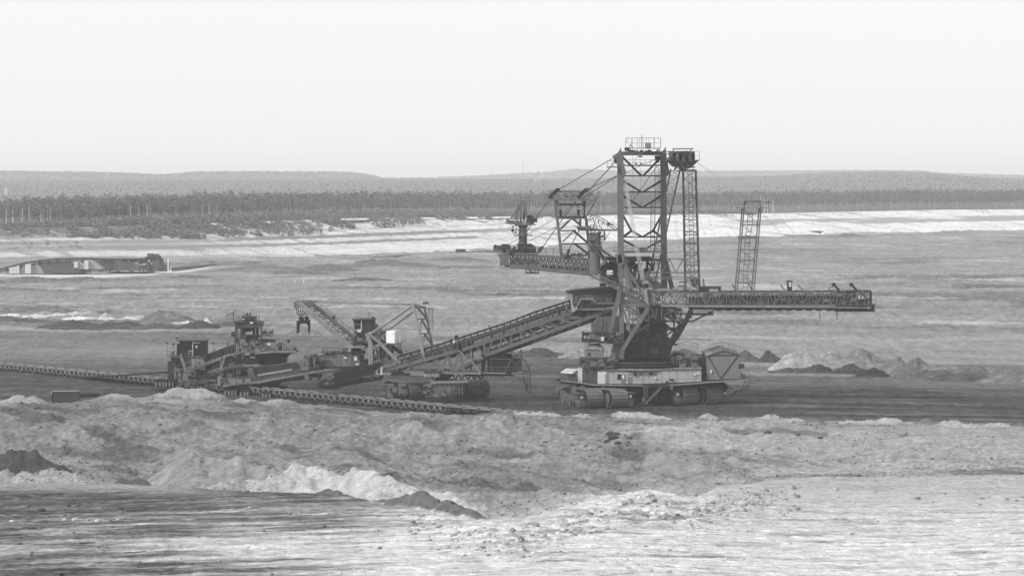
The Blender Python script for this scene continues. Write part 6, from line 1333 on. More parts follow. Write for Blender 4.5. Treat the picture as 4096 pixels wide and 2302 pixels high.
    mb = MB(); H4.box(mb, 1328, 455, 1344, 655, -2.3, -2.0); H4.box(mb, 1265, 618, 1330, 668, -2.5, -2.05); mb.build('cab_trim', S_OFF, cab)
    mb = MB(); H4.beam(mb, 1474, 305, 1476, 430, .1, 0); H4.beam(mb, 1330, 400, 1330, 435, .12, -2); q = H4(1550, 418, 0); mb.tube(q, q + Vector((0, .3, 0)), .4, 10); H4.box(mb, 1525, 425, 1590, 434, -1, 1); mb.build('cab_antenna', S_DARK, cab)
    mb = MB(); mb.rail([H4(1480, 655, -2.8), H4(1600, 655, -2.8)], 1.6, 1, .1); H4.box(mb, 1580, 560, 1610, 590, -2, -1); mb.build('cab_railing', S_DARK, cab)
    mb = MB(); H4.box(mb, 1205, 668, 1450, 690, -2.4, 2.4)
    for p, q, w_ in [((1255, 700), (1190, 905), .4), ((1260, 700), (1330, 810), .4), ((1440, 730), (1210, 910), .35), ((1290, 700), (1290, 900), .3), ((1350, 700), (1360, 900), .4), ((1570, 700), (1680, 870), .5), ((1600, 690), (1530, 850), .4), ((1540, 700), (1780, 900), .4)]: H4.both(mb, *p, *q, w_, -2, 2)
    H4.box(mb, 1320, 705, 1410, 900, -1, 2); H4.box(mb, 1230, 780, 1300, 900, 0, 2); H4.box(mb, 1540, 740, 1650, 920, -1, 2); q = H4(1450, 830, -1.5); mb.tube(q, q + Vector((0, 3, 0)), 1.2, 14); mb.build('crane_undercarriage', S_DARK, R)
    mb = MB(); H4.box(mb, 1150, 925, 1420, 950, -2.6, 2.6); H4.beam(mb, 1530, 930, 1720, 885, .5, -2.6); H4.beam(mb, 1720, 885, 1860, 880, .3, -2.6); H4.beam(mb, 1490, 720, 1700, 880, .55, -2.8); H4.beam(mb, 1700, 890, 2040, 1240, .7, -2.8); mb.build('crane_platform', S_LIGHT, R)
    mb = MB(); mb.rail([H4(1610, 680, -2), H4(1760, 850, -2)], 1.6, .6, .14); mb.rail([H4(1610, 700, -1), H4(1780, 870, -1)], 2.2, .5, .1)
    for p, q, w_ in [((1690, 900), (1690, 1160), .6), ((1720, 910), (1620, 1080), .35), ((1830, 920), (1690, 1160), .35), ((1880, 910), (1880, 1040), .5), ((1900, 920), (2080, 1060), .7), ((1900, 950), (2050, 1060), .35), ((1940, 920), (1895, 1070), .3), ((1750, 900), (1750, 1150), .5), ((1600, 950), (1660, 1150), .3), ((1830, 930), (1870, 1100), .3), ((1560, 980), (1550, 1250), .35), ((1700, 1160), (1760, 1230), .4), ((1880, 1120), (1780, 1230), .3)]: H4.beam(mb, *p, *q, w_, -1.5)
    H4.box(mb, 1620, 905, 1900, 925, -2, 2); H4.box(mb, 1700, 930, 1800, 1150, -.5, 2); H4.box(mb, 1560, 1090, 1610, 1180, -1, 1); H4.box(mb, 1820, 1060, 1870, 1150, 0, 2); H4.box(mb, 1400, 905, 1470, 945, -2.8, -2); H4.box(mb, 1400, 955, 1430, 970, -2.7, -2.2); mb.build('pylon_frame', S_DARK, R)
    mb = MB(); 
    for x, m2 in ((0, 0), (42, 0)):
        pts = [H4(1418 + x * .6, 690, -3.2), H4(1488 + x * .8, 880, -3.2), H4(1490 + x, 1395, -3.2)]
        for a, b in zip(pts[:-1], pts[1:]): mb.tube(a, b, .28, 8)
    H4.box(mb, 1480, 1090, 1555, 1104, -3.5, -3); mb.build('chute_pipe', S_LIGHT, R)
    # white cabinet standing at an angle
    c0 = H4(1940, 868, -4.6); th = math.radians(29); a = Vector((-math.cos(th), math.sin(th), 0)) * 2.1; b = Vector((math.sin(th), math.cos(th), 0)) * 2.5; hgt = 2.6; up = Vector((0, 0, hgt))
    mb = MB(); mb.poly([c0, c0 + a, c0 + a + b, c0 + b, c0 + up, c0 + a + up, c0 + a + b + up, c0 + b + up], [(0, 3, 2, 1), (4, 5, 6, 7), (0, 1, 5, 4), (1, 2, 6, 5), (2, 3, 7, 6), (3, 0, 4, 7)]); wc = mb.build('white_cabinet', S_WHITE, R)
    mb = MB(); o = Vector((-math.sin(th), -math.cos(th), 0)) * .03
    p = c0 + a * .18 + up * .72 + o; mb.beam(p, p + Vector((0, 0, .28)), .22, .03); mb.build('vent', S_GLASS, wc)
    mb = MB(); o = Vector((math.cos(th), -math.sin(th), 0)) * .02
    for (s, t, w_, h_) in [(.16, .62, .1, .12), (.38, .6, .07, .18), (.55, .6, .1, .06), (.9, .62, .05, .16), (.55, .42, .12, .14), (.3, .78, .08, .08), (.16, .52, .06, .06), (.55, .34, .1, .08), (.38, .45, .05, .2), (.1, .3, .06, .2)]:
        p = c0 + b * s + up * t + o; mb.beam(p - b.normalized() * w_ / 2, p + b.normalized() * w_ / 2, .02, h_)
    mb.build('dirt_mark', S_DARK, wc)
    cu = bpy.data.curves.new('t', 'FONT'); cu.body = 'cal N i'; cu.size = .5; to = bpy.data.objects.new('t', cu); COL.objects.link(to); dg = bpy.context.evaluated_depsgraph_get()
    me = bpy.data.meshes.new_from_object(to.evaluated_get(dg)); bpy.data.objects.remove(to); me.transform(Matrix.Rotation(math.pi / 2, 4, 'X')); me.transform(Matrix.Rotation(math.pi / 2 - th, 4, 'Z')); me.materials.clear(); me.materials.append(S_DARK)
    lt = bpy.data.objects.new('lettering', me); COL.objects.link(lt); lt.parent = wc; lt.location = c0 + b * .2 + Vector((0, 0, .18)) + o * 1.5 - R.location
    mb = MB(); H4.beam(mb, 1992, 872, 2070, 1060, .14, -3); H4.beam(mb, 2040, 872, 2082, 1040, .14, -3); H4.box(mb, 1790, 868, 2040, 880, -4.4, -1); H4.beam(mb, 1820, 880, 1830, 900, .2, -3); mb.build('cabinet_stand', S_DARK, wc)
    # grey switch house low behind the crane
    mb = MB(); H4.prism(mb, [(525, 1090), (700, 1078), (1140, 1072), (1300, 1072), (1300, 1240), (1210, 1250), (1200, 1290), (690, 1300), (690, 1180), (525, 1180)], 1.5, 7); sw = mb.build('switch_house', S_GABLE, R)
    mb = MB()
    for x in (610, 760, 820, 890, 950, 1070, 1130, 1200): H4.beam(mb, x, 1085, x, 1290, .06, 1.44)
    H4.box(mb, 690, 1285, 1050, 1305, 1.2, 7); H4.box(mb, 1130, 1080, 1200, 1240, 1.4, 1.48); mb.build('panel_seam', S_MID, sw)
    mb = MB(); H4.box(mb, 1022, 1118, 1072, 1146, 1.3, 1.48); H4.box(mb, 1208, 1108, 1258, 1182, 1.3, 1.48); H4.box(mb, 1098, 984, 1150, 1018, 1.0, 1.3); H4.prism(mb, [(1220, 1250), (1290, 1235), (1305, 1250), (1240, 1268)], .5, 1.2); mb.build('notice', S_WHITE, sw)
    mb = MB(); H4.box(mb, 640, 1025, 1000, 1060, 2, 5); H4.box(mb, 985, 980, 1330, 1065, 2, 6); H4.prism(mb, [(1150, 980), (1190, 955), (1280, 955), (1340, 985)], 2, 5); H4.box(mb, 1330, 1000, 1400, 1060, 2, 5); H4.box(mb, 1300, 1090, 1375, 1170, 1, 4); H4.box(mb, 1300, 1170, 1480, 1280, 0, 5)
    for i in range(14): x = 650 + 55 * i; H4.beam(mb, x, 1000 + 30 * random.random(), x + 20, 1070, .18, 1.8)
    mb.rail([H4(640, 1060, 1.6), H4(1400, 1062, 1.6)], 1.2, 1.2, .09); mb.build('roof_equipment', S_DARK, sw)
    mb = MB(); H4.box(mb, 400, 1080, 525, 1290, 0, 4); H4.box(mb, 530, 1185, 690, 1300, 2, 5); H4.box(mb, 560, 1290, 1480, 1330, 0, 6)
    for p, q in [((300, 1090), (310, 1180)), ((340, 1090), (400, 1240)), ((400, 1180), (380, 1250)), ((510, 1180), (610, 1280)), ((610, 1180), (635, 1360)), ((640, 1180), (650, 1290)), ((300, 1130), (420, 1120)), ((330, 1200), (300, 1260))]: H4.beam(mb, *p, *q, .2, -.5)
    mb.build('switch_gear', S_DARK, sw)
    mb = MB(); mb.path([H4(*p, -1) for p in [(400, 1095), (440, 1085), (470, 1130), (485, 1260), (500, 1300)]], .35); mb.build('cable_loop', S_MID, sw)
    random.seed(23)
    for (dr, x0, y0, x1, y1, n, d0, d1, w_, m_, nm) in [(H4, 1200, 700, 1700, 920, 40, -2.4, -1, .14, S_MID, 'pipework'), (H4, 1560, 930, 1900, 1250, 34, -2.2, -1, .14, S_MID, 'pipework'), (H4, 300, 1080, 700, 1330, 34, -1, 1, .14, S_MID, 'pipework'), (H4, 640, 1000, 1480, 1070, 36, 1, 2, .12, S_MID, 'pipework'), (H3, 160, 1010, 600, 1200, 30, -5.4, -4, .14, S_MID, 'hydraulics'), (H3, 850, 1000, 1320, 1190, 26, -7.8, -7.2, .1, S_MID, 'hydraulics'), (A3, 360, 190, 750, 330, 26, -3.9, -3.6, .12, S_DARK, 'pipework')]:
        mb = MB(); clutter(mb, dr, x0, y0, x1, y1, n, d0, d1, w_); mb.build(nm, m_, R)
    return R
build_bridge()
# ================================================================== the belt conveyor on the pit floor and the tripper car that rides on it
CP = Vector((-127.0, 708.0, 0)); CQ = Vector((1.6, 561.5, 0))
CP2 = CP + (CP - CQ).normalized() * 60
def build_conveyor():
    d = (CQ - CP2).normalized(); n = Vector((-d.y, d.x, 0)); n = n if n.y < 0 else -n      # n points to the camera side
    R = thing('belt_conveyor', CP2, 'long low belt conveyor with hanging roller garlands running across the dark pit floor', 'conveyor')
    L = (CQ - CP2).length
    def P(s, w, z): q = CP2 + d * s + n * w; return Vector((q.x, q.y, z))
    mb = MB(); mb.beam(P(0, 0, 1.28), P(L, 0, 1.28), 2.0, .12); mb.beam(P(0, 0, .55), P(L, 0, .55), 1.8, .08); mb.build('belt', S_BELT, R)
    mb = MB()
    for w_ in (-1.35, 1.35): mb.beam(P(0, w_, 1.5), P(L, w_, 1.5), .18, .22)
    mb.build('side_rail', S_MID, R)
    mb = MB()
    for w_ in (-1.5, 1.5): mb.beam(P(0, w_, .16), P(L, w_, .16), .16, .22)
    mb.build('track_rail', S_DARK, R)
    pitch = 1.95
    # one garland, one frame, one cover plate; the rest are copies
    def local(f):
        m_ = MB(); f(m_); return m_
    ang = math.atan2(d.y, d.x)
    def g_(m_):
        for w_ in (1.5,):
            pts = [Vector((-.85 + 1.7 * i / 10, -w_, 1.42 - 1.02 * math.sin(math.pi * i / 10) ** .8)) for i in range(11)]
            m_.path(pts, .1)
            m_.beam((-.9, -w_, 1.5), (-.9, -w_, .6), .12)
    def fr_(m_):
        for w_ in (-1.35, 1.35):
            m_.beam((0, w_, 1.5), (0, w_, .2), .2); m_.beam((0, w_, .75), (.95, w_, 1.4), .12)
        m_.beam((0, -1.7, .18), (0, 1.7, .18), .35, .2); m_.box((-.8, -1.9, .25), (.5, -1.6, .55)); m_.beam((0, -1.2, .9), (0, 1.2, .9), .15)
    def cv_(m_):
        for i in range(4): m_.box((-1.45 + .75 * i, -1.75, 1.66), (-.98 + .75 * i, -1.2, 1.74))
        m_.box((-1.45, -1.5, 1.62), (1.4, -1.4, 1.67)); m_.beam((-1.4, -1.35, 1.5), (-1.4, -1.35, 1.64), .1); m_.beam((1.4, -1.35, 1.5), (1.4, -1.35, 1.64), .1)
    def cf_(m_):
        for i in range(4): m_.box((-1.45 + .75 * i, 1.1, 1.66), (-.98 + .75 * i, 1.5, 1.74))
        m_.box((-1.45, 1.3, 1.62), (1.4, 1.4, 1.67)); m_.beam((-1.4, 1.35, 1.5), (-1.4, 1.35, 1.64), .1)
    src = {}; S_COV = mat('dusty_cover_plate', .36, .6, .3, 1.5, .3, .1)
    for nm, f, m_ in (('roller_garland', g_, S_LIGHT), ('support_frame', fr_, S_DARK), ('cover_plate', cv_, S_COV), ('far_cover_plate', cf_, S_COV)):
        o = local(f).build(nm, m_, None); src[nm] = o.data; bpy.data.objects.remove(o)
    def put(nm, s, lift=0):
        o = bpy.data.objects.new(nm.replace('far_', ''), src[nm]); COL.objects.link(o); o.parent = R; q = P(s, 0, lift) - R.location; o.location = q; o.rotation_euler = (0, 0, ang)
    # visible stretch only: up to 100 of each
    s0 = 44.0
    k = 0; s = s0
    while s < L and k < 98: put('roller_garland', s, 0); s += pitch * (1.0 + .03 * math.sin(k * 1.7)); k += 1
    if s < L:
        mb = MB()
    k = 0; s = s0
    while s < L and k < 70: put('support_frame', s, 0); s += 2.9; k += 1
    k = 0; s = s0
    while s < L and k < 48: put('cover_plate', s, 0); put('far_cover_plate', s, 0); s += 4.6 + .5 * math.sin(k * 2.3); k += 1
    return R
CONV = build_conveyor()

def build_tripper():
    D0 = 641.0
    S_MID = mat('tripper_steel', .085, .65, .3, .5, .5, .03); S_DARK = mat('tripper_dark_steel', .030, .7, .5, .6, .4, .012); S_LIGHT = mat('tripper_edge', .2, .6, .2, .5, .35, .08)
    R = thing('tripper_car', Wp(880, 1570, 0, D0) * Vector((1, 1, 0)), 'dark tripper car with a black cabin and a portal tower straddling the pit floor conveyor', 'tripper')
    A4, A5, A8 = [Draft(z, D0) for z in (z4, h5, h8)]
    # rail bogies with pale wheel guards
    for (x0, x1, y, dd) in [(60, 330, 1085, 2), (510, 740, 1140, -4), (950, 1130, 1200, -12), (1150, 1290, 1215, -14), (1430, 1580, 1240, -18)]:
        mb = MB(); A4.box(mb, x0 + 10, y - 60, x1, y + 15, dd - 2.5, dd + 2.5); A4.box(mb, x0, y - 5, x1 + 10, y + 28, dd - 2, dd + 2)
        for i in range(int((x1 - x0) / 32)): q = A4(x0 + 20 + i * 32, y + 20, dd - 2.6); mb.tube(q, q + Vector((0, .4, 0)), .4, 10)
        bg_ = mb.build('bogie', S_BLACK, R); mb = MB()
        for i in range(int((x1 - x0) / 42)): q = A4(x0 + 22 + i * 42 + random.random() * 8, y - 5, dd - 2.9); mb.tube(q - Vector((0, 0, .55)), q + Vector((0, 0, .5)), .26, 8)
        mb.build('wheel_guard', S_GABLE, bg_)
    # portal legs and platform at the left end
    mb = MB(); A5.box(mb, 108, 505, 192, 940, -4, -2.6); A5.box(mb, 205, 440, 235, 930, 2, 3.2); A5.box(mb, 178, 420, 400, 480, -4, 3.5); A5.beam(mb, 225, 480, 290, 630, .55, -4); A5.beam(mb, 365, 430, 430, 570, .55, -4); A5.beam(mb, 340, 480, 345, 620, .4, 2); A5.box(mb, 250, 500, 360, 620, 0, 3); A5.prism(mb, [(290, 640), (540, 560), (560, 620), (330, 680)], -3, 3); A5.beam(mb, 300, 640, 330, 900, .4, -3); A5.beam(mb, 420, 640, 420, 880, .4, 2); mb.build('portal_leg', S_DARK, R)
    mb = MB(); A5.prism(mb, [(90, 408), (95, 420), (410, 432), (920, 430), (920, 410), (400, 402), (200, 400)], -5, 4); A5.box(mb, 420, 430, 900, 450, -3, 3); pf = mb.build('portal_deck', S_MID, R)
    mb = MB(); mb.rail([A5(100, 408, -5), A5(400, 405, -5)], 1.1, 1.1, .08); mb.rail([A5(660, 410, -5), A5(920, 412, -5)], 1.1, 1.1, .07); A5.box(mb, 210, 300, 240, 400, -2, -1); A5.box(mb, 140, 350, 180, 372, -4, -3); mb.build('deck_railing', S_DARK, pf)
    mb = MB(); A5.box(mb, 312, 72, 915, 405, -4, 2); cb = mb.build('cabin', S_BLACK, R)
    mb = MB(); A5.box(mb, 305, 62, 920, 76, -4.3, 2.3); mb.build('roof', S_DARK, cb)
    mb = MB(); A5.box(mb, 636, 92, 656, 275, -4.25, -4.02); A5.box(mb, 565, 270, 656, 405, -4.3, -4.02); mb.build('door_frame', S_OFF, cb)
    mb = MB(); 
    for y in (310, 370): q = A5(602, y, -4.45); mb.tube(q, q + Vector((0, .15, 0)), .32, 14)
    mb.build('cooling_fan', S_DARK, cb)
    mb = MB(); A5.prism(mb, [(712, 190), (722, 160), (735, 160), (745, 218), (714, 218)], -4.4, -4.02); A5.box(mb, 660, 103, 800, 112, -4.2, -4.02); A5.box(mb, 310, 90, 360, 112, -4.2, -4.02); mb.build('cabin_lamp', S_LAMP, cb)
    mb = MB(); A5.box(mb, 680, 245, 815, 310, -4.12, -4.02); A5.box(mb, 530, 70, 625, 122, -4.5, -4.02); A5.box(mb, 460, 150, 475, 400, -4.2, -4.02); mb.build('cabin_fitting', S_BLACK, cb)
    mb = MB()
    for x, y in ((512, 140), (1085, 118), (1390, 135), (100, 118), (235, 140), (310, 8), (1560, 10)):
        q = A5(x, y, -5); mb.tube(q - Vector((0, 0, .12)), q + Vector((0, 0, .18)), .35, 8); A5.beam(mb, x, y + 15, x, min(y + 330, 420), .07, -4.9)
    mb.build('lamp_post', S_DARK, R)
    # stair with pale tube
    mb = MB(); mb.tube(A5(388, 375, -5.5), A5(510, 710, -5.5), .32, 8); mb.tube(A5(378, 362, -5.5), A5(400, 385, -5.5), .42, 8); mb.path([A5(*p, -5.5) for p in [(555, 720), (560, 790), (590, 810), (595, 740)]], .14); mb.path([A5(*p, -5.5) for p in [(600, 770), (630, 820), (690, 825), (700, 710)]], .12); mb.path([A5(*p, -5.5) for p in [(490, 710), (560, 730), (680, 700)]], .16); mb.build('dust_tube', S_LIGHT, R)
    mb = MB(); mb.ladder(A5(470, 340, -5), A5(580, 630, -5), 1.1, .5, .1); mb.rail([A5(440, 350, -5), A5(545, 620, -5)], 1.2, 1, .08); mb.rail([A5(510, 340, -4.4), A5(620, 620, -4.4)], 1.2, 1, .08); mb.build('stair', S_MID, R)
    # inclined belt gantry up to the tower
    mb = MB(); A5.prism(mb, [(680, 690), (1230, 465), (1230, 520), (1180, 640), (900, 760), (560, 790), (560, 720)], -3, 3); A5.prism(mb, [(350, 900), (560, 780), (720, 800), (1000, 790), (1000, 900), (760, 905)], -3.2, 3); A5.prism(mb, [(1000, 790), (1340, 690), (1900, 620), (1880, 840), (1200, 900), (1000, 900)], -2.4, 3); A5.prism(mb, [(1230, 465), (1720, 330), (2413, 330), (2413, 560), (1780, 570), (1180, 640)], -2.6, 3); A5.prism(mb, [(400, 930), (520, 880), (1200, 900), (1180, 1000), (500, 1000)], -2, 3); mb.build('gantry_body', S_BLACK, R)
    mb = MB(); A5.beam(mb, 680, 682, 1235, 455, .4, -3.4); A5.beam(mb, 1310, 392, 1480, 352, .4, -3.6); A5.beam(mb, 1340, 645, 1530, 605, .3, -3.4); A5.beam(mb, 1530, 605, 1760, 560, .28, -3.4); A5.beam(mb, 1040, 780, 1330, 695, .28, -3.2); A5.beam(mb, 1760, 355, 1880, 342, .5, -4); A5.beam(mb, 1980, 335, 2413, 298, .4, -5); A5.beam(mb, 540, 905, 1150, 915, .5, -3); A5.beam(mb, 1790, 612, 2050, 570, .3, -3.6); mb.build('walkway_edge', S_LIGHT, R)
    mb = MB()
    for d_ in (-3.0, 3.0):
        A5.beam(mb, 930, 380, 1530, 160, .5, d_); A5.beam(mb, 900, 480, 960, 370, .4, d_)
        for x, y in ((940, 390), (1060, 350), (1200, 300), (1350, 240)): A5.beam(mb, x, y, x - 5, y + 135, .35, d_); A5.beam(mb, x + 10, y, x + 80, y + 120, .25, d_)
    A5.prism(mb, [(1100, 250), (1130, 260), (1095, 275)], -1, 1); mb.build('gantry_truss', S_DARK, R)
    mb = MB(); A5.prism(mb, [(880, 430), (930, 400), (1530, 190), (1530, 330), (1300, 390), (900, 520)], -1.5, 1.5); mb.build('belt', S_BELT, R)
    mb = MB(); mb.rail([A5(700, 665, -3.4), A5(1235, 450, -3.4)], 1.2, 1.0, .09); mb.rail([A5(1340, 630, -3.4), A5(1760, 545, -3.4)], 1.4, .8, .09); mb.rail([A5(1330, 375, -3.6), A5(1640, 305, -3.6)], 1.2, .9, .09); mb.rail([A5(560, 900, -3.6), A5(1150, 905, -3.6)], 1.0, 1.4, .08); mb.rail([A5(330, 880, -3.4), A5(540, 760, -3.4)], 2.2, .7, .09); mb.rail([A5(1800, 600, -3.6), A5(2050, 560, -3.6)], 1.5, .8, .09); mb.build('gantry_railing', S_MID, R)
    mb = MB(); A5.beam(mb, 1330, 420, 1265, 650, .35, -4); A5.beam(mb, 1250, 450, 1255, 650, .22, -4); q = A5(1245, 662, -4.2); mb.tube(q, q + Vector((0, .4, 0)), .35, 10); mb.path([A5(*p, -4) for p in [(1490, 345), (1510, 390), (1550, 415), (1590, 395), (1605, 360)]], .14); mb.path([A5(*p, -4) for p in [(1700, 330), (1715, 380), (1720, 460)]], .14); A5.beam(mb, 715, 400, 715, 620, .15, -4); A5.beam(mb, 715, 400, 780, 390, .15, -4); A5.box(mb, 770, 510, 815, 550, -4, -3.6); A5.box(mb, 1710, 215, 1745, 250, -4, -3); A5.box(mb, 1935, 275, 1955, 305, -4, -3.6); mb.build('hydraulic_strut', S_LIGHT, R)
    # tower
    mb = MB(); A8.prism(mb, [(575, 335), (1280, 335), (1285, 745), (1240, 745), (1225, 450), (720, 440), (720, 470), (640, 470), (640, 760), (580, 760)], -3, -2.4); A8.prism(mb, [(575, 335), (1280, 335), (1285, 745), (1240, 745), (1225, 450), (640, 450), (640, 760), (580, 760)], 2.4, 3); A8.box(mb, 580, 300, 1278, 430, -2.4, 2.4); mb.build('tower_portal', S_MID, R)
    mb = MB()
    for x in (740, 790, 825, 1050, 1085, 1140, 1175): A8.beam(mb, x, 440, x - 5, 760, .35, 1 if x % 2 else -1)
    A8.box(mb, 850, 440, 1050, 530, -1.5, 2); A8.beam(mb, 820, 545, 1000, 540, .25, 0); A8.beam(mb, 860, 445, 855, 545, .18, 0); A8.box(mb, 830, 645, 1220, 745, -1, 2); mb.build('tower_post', S_DARK, R)
    mb = MB(); mb.ladder(A8(640, 300, -3.3), A8(640, 1080, -3.3), .8, .5, .12); mb.ladder(A8(608, 780, -3.4), A8(608, 1130, -3.4), .7, .5, .1); A8.beam(mb, 535, 20, 545, 310, .18, -2); A8.box(mb, 570, 0, 600, 14, -2, -1.6); mb.build('tower_ladder', S_DARK, R)
    mb = MB(); A8.box(mb, 545, 296, 1215, 322, -3.4, 3.4); tp = mb.build('tower_deck', S_DARK, R)
    mb = MB(); mb.rail([A8(548, 296, -3.4), A8(1210, 296, -3.4)], 1.25, 1.1, .09); mb.rail([A8(548, 296, 3.4), A8(1210, 296, 3.4)], 1.25, 1.3, .08); mb.build('deck_railing', S_MID, tp)
    mb = MB(); mb.tube(A8(760, 240, 0), A8(1130, 240, 0), .8, 14); 
    for x in (895, 970): mb.tube(A8(x - 18, 215, 0), A8(x + 18, 215, 0), 1.35, 16)
    mb.build('rope_drum', S_DARK, tp)
    mb = MB(); A8.box(mb, 775, 222, 815, 244, -3.6, -3.3); A8.box(mb, 965, 305, 1040, 345, -3.8, -3.45); A8.box(mb, 1208, 222, 1250, 246, -3.4, -3.1); A8.box(mb, 1175, 320, 1192, 336, -3.7, -3.45); A8.box(mb, 825, 670, 845, 686, -3.3, -3.05); A8.prism(mb, [(1175, 710), (1190, 705), (1225, 730), (1215, 740)], -3.4, -3.1); A8.box(mb, 1035, 1035, 1058, 1070, -4, -3.6); A8.box(mb, 785, 962, 806, 985, -4, -3.6); mb.build('floodlight', S_LAMP, R)
    mb = MB(); A8.box(mb, 1290, 590, 1400, 610, -2, 2); A8.prism(mb, [(1300, 530), (1370, 560), (1400, 610), (1300, 610)], -1, 1); mb.rail([A8(1300, 660, -2), A8(1540, 660, -2)], 1.0, .7, .12); A8.box(mb, 1300, 660, 1545, 668, -2, 2); A8.prism(mb, [(1430, 590), (1480, 560), (1545, 560), (1545, 600)], -1, 1); A8.beam(mb, 1365, 480, 1370, 600, .15, -1); A8.beam(mb, 1540, 480, 1545, 600, .2, -1); A8.box(mb, 480, 560, 575, 680, -2, 1); mb.build('side_gallery', S_DARK, R)
    # upper works between the tower and the turntable
    mb = MB(); A8.box(mb, 600, 760, 1300, 840, -2.6, 2.6); A8.prism(mb, [(1300, 760), (1620, 760), (1640, 780), (1640, 830), (1300, 830)], -2, 2); A8.box(mb, 690, 840, 760, 1080, -2, 2); A8.box(mb, 1100, 850, 1320, 960, -1.5, 2); A8.beam(mb, 800, 850, 730, 1050, .7, -3); A8.beam(mb, 960, 880, 1070, 1030, .8, -3); A8.box(mb, 900, 850, 960, 1080, -2.5, 0); A8.box(mb, 1680, 840, 1770, 1030, -2, 1); A8.box(mb, 820, 910, 960, 970, -1, 2); mb.build('upper_frame', S_DARK, R)
    mb = MB(); A8.beam(mb, 1690, 680, 1650, 960, .85, -3); mb.build('exhaust_stack', S_LIGHT, R)
    mb = MB()
    for i in range(4):
        y = 860 + i * 44; A8.beam(mb, 1345, y + 20, 1500, y - 18, .28, -3.5)
    A8.beam(mb, 1440, 850, 1440, 1020, .2, -3.5); A8.prism(mb, [(1160, 1080), (1190, 1015), (1215, 1080)], -3.6, -3.2); A8.box(mb, 1620, 960, 1680, 1010, -3, -2); mb.build('louvre', S_OFF, R)
    mb = MB(); mb.rail([A8(1010, 870, -3), A8(1100, 870, -3), A8(1090, 760, -3)], 1.4, .5, .08); mb.rail([A8(1100, 1090, -3.8), A8(1330, 1070, -3.8)], 1.6, .7, .1); mb.rail([A8(1520, 1055, -4.5), A8(1780, 1055, -4.5), A8(2120, 1065, -4.5)], 1.5, .9, .09); mb.rail([A8(760, 1080, -3.6), A8(960, 1080, -3.6)], 1.6, .7, .09); A8.beam(mb, 1908, 930, 1912, 1060, .15, -4); A8.chain(mb, [(1840, 1060), (1840, 900), (1820, 860), (1860, 860), (1862, 910)], .14, -3); A8.beam(mb, 1955, 795, 1955, 1055, .05, -3); mb.build('upper_railing', S_MID, R)
    mb = MB(); q = A8(2125, 1000, -4); mb.tube(q, q + Vector((0, .25, 0)), .42, 12); A8.beam(mb, 2125, 1010, 2128, 1065, .1, -4); q = A8(1955, 795, -3); mb.tube(q, q + Vector((0, .25, 0)), .35, 10); mb.build('warning_disc', S_BLACK, R)
    for nm, x0, x1, y0, y1, r0, r1, m_ in ():
        pass
    mb = MB(); c = A8(1690, 1075, 0); mb.tube(A8(1690, 1100, 0), c, 3.6, 28, 3.9); A8.prism(mb, [(1100, 1110), (1500, 1075), (2155, 1075), (2150, 1105), (2040, 1110), (2040, 1130), (1940, 1150), (1500, 1150), (1300, 1230), (1100, 1210)], -4.4, 4); mb.build('turntable', S_BLACK, R)
    mb = MB(); A8.beam(mb, 1500, 1066, 2155, 1068, .45, -4.7); A8.beam(mb, 1100, 1105, 1500, 1068, .3, -4.7); A8.beam(mb, 830, 1130, 965, 1118, .6, -4); A8.beam(mb, 975, 1218, 1095, 1215, .35, -4.2); mb.build('turntable_edge', S_LIGHT, R)
    mb = MB(); mb.tube(A8(1555, 1400, 0), A8(1555, 1160, 0), 3.1, 24, 3.3); mb.tube(A8(1555, 1300, 0), A8(1555, 1285, 0), 3.3, 24); mb.tube(A8(1555, 1250, 0), A8(1555, 1235, 0), 3.35, 24); mb.build('slewing_drum', S_DARK, R)
    mb = MB(); A8.prism(mb, [(1740, 1160), (1940, 1130), (1940, 1200), (1780, 1230), (1740, 1340)], -2, 2); A8.prism(mb, [(975, 1120), (975, 1200), (1100, 1210), (1120, 1130)], -4, -2); mb.build('drum_bracket', S_BLACK, R)
    # cross conveyor with hood, handing over to the belt bridge (nearer the camera)
    dz = -12.0
    mb = MB(); A4.prism(mb, [(880, 1105), (900, 1060), (1250, 1000), (1320, 870), (1340, 870), (1870, 800), (1960, 870), (2150, 770), (2240, 770), (2230, 900), (1960, 960), (1970, 1020), (1670, 1050), (1250, 1095)], dz - 1.5, dz + 2.5); cc = mb.build('cross_conveyor', S_DARK, R)
    mb = MB(); a = [A4(1340, 890, dz - 1.7), A4(1790, 810, dz - .3), A4(1832, 902, dz - 2.2), A4(1382, 978, dz - 2.2)]; kk = Vector((0, .15, -.1))
    a = [A4(1335, 888, dz + .6), A4(1790, 810, dz + .6), A4(1832, 902, dz - 2.2), A4(1382, 978, dz - 2.2)]
    mb.poly(a + [p + kk for p in a], [(0, 1, 2, 3), (7, 6, 5, 4), (0, 4, 5, 1), (1, 5, 6, 2), (2, 6, 7, 3), (3, 7, 4, 0)]); mb.build('hood', S_GABLE, cc)
    mb = MB(); A4.prism(mb, [(1382, 980), (1832, 904), (1930, 880), (1930, 930), (1640, 990), (1380, 1050), (1365, 1000)], dz - 2.0, dz - 1.6); A4.prism(mb, [(1260, 870), (1320, 870), (1385, 1050), (1290, 1075), (1260, 1000)], dz - 2.2, dz - 1.6); 
    for i in range(10): x = 1400 + 50 * i; A4.beam(mb, x, 978 - (x - 1382) * .168, x + 4, 1040 - (x - 1382) * .22, .1, dz - 2.05)
    mb.build('side_plate', S_MID, cc)
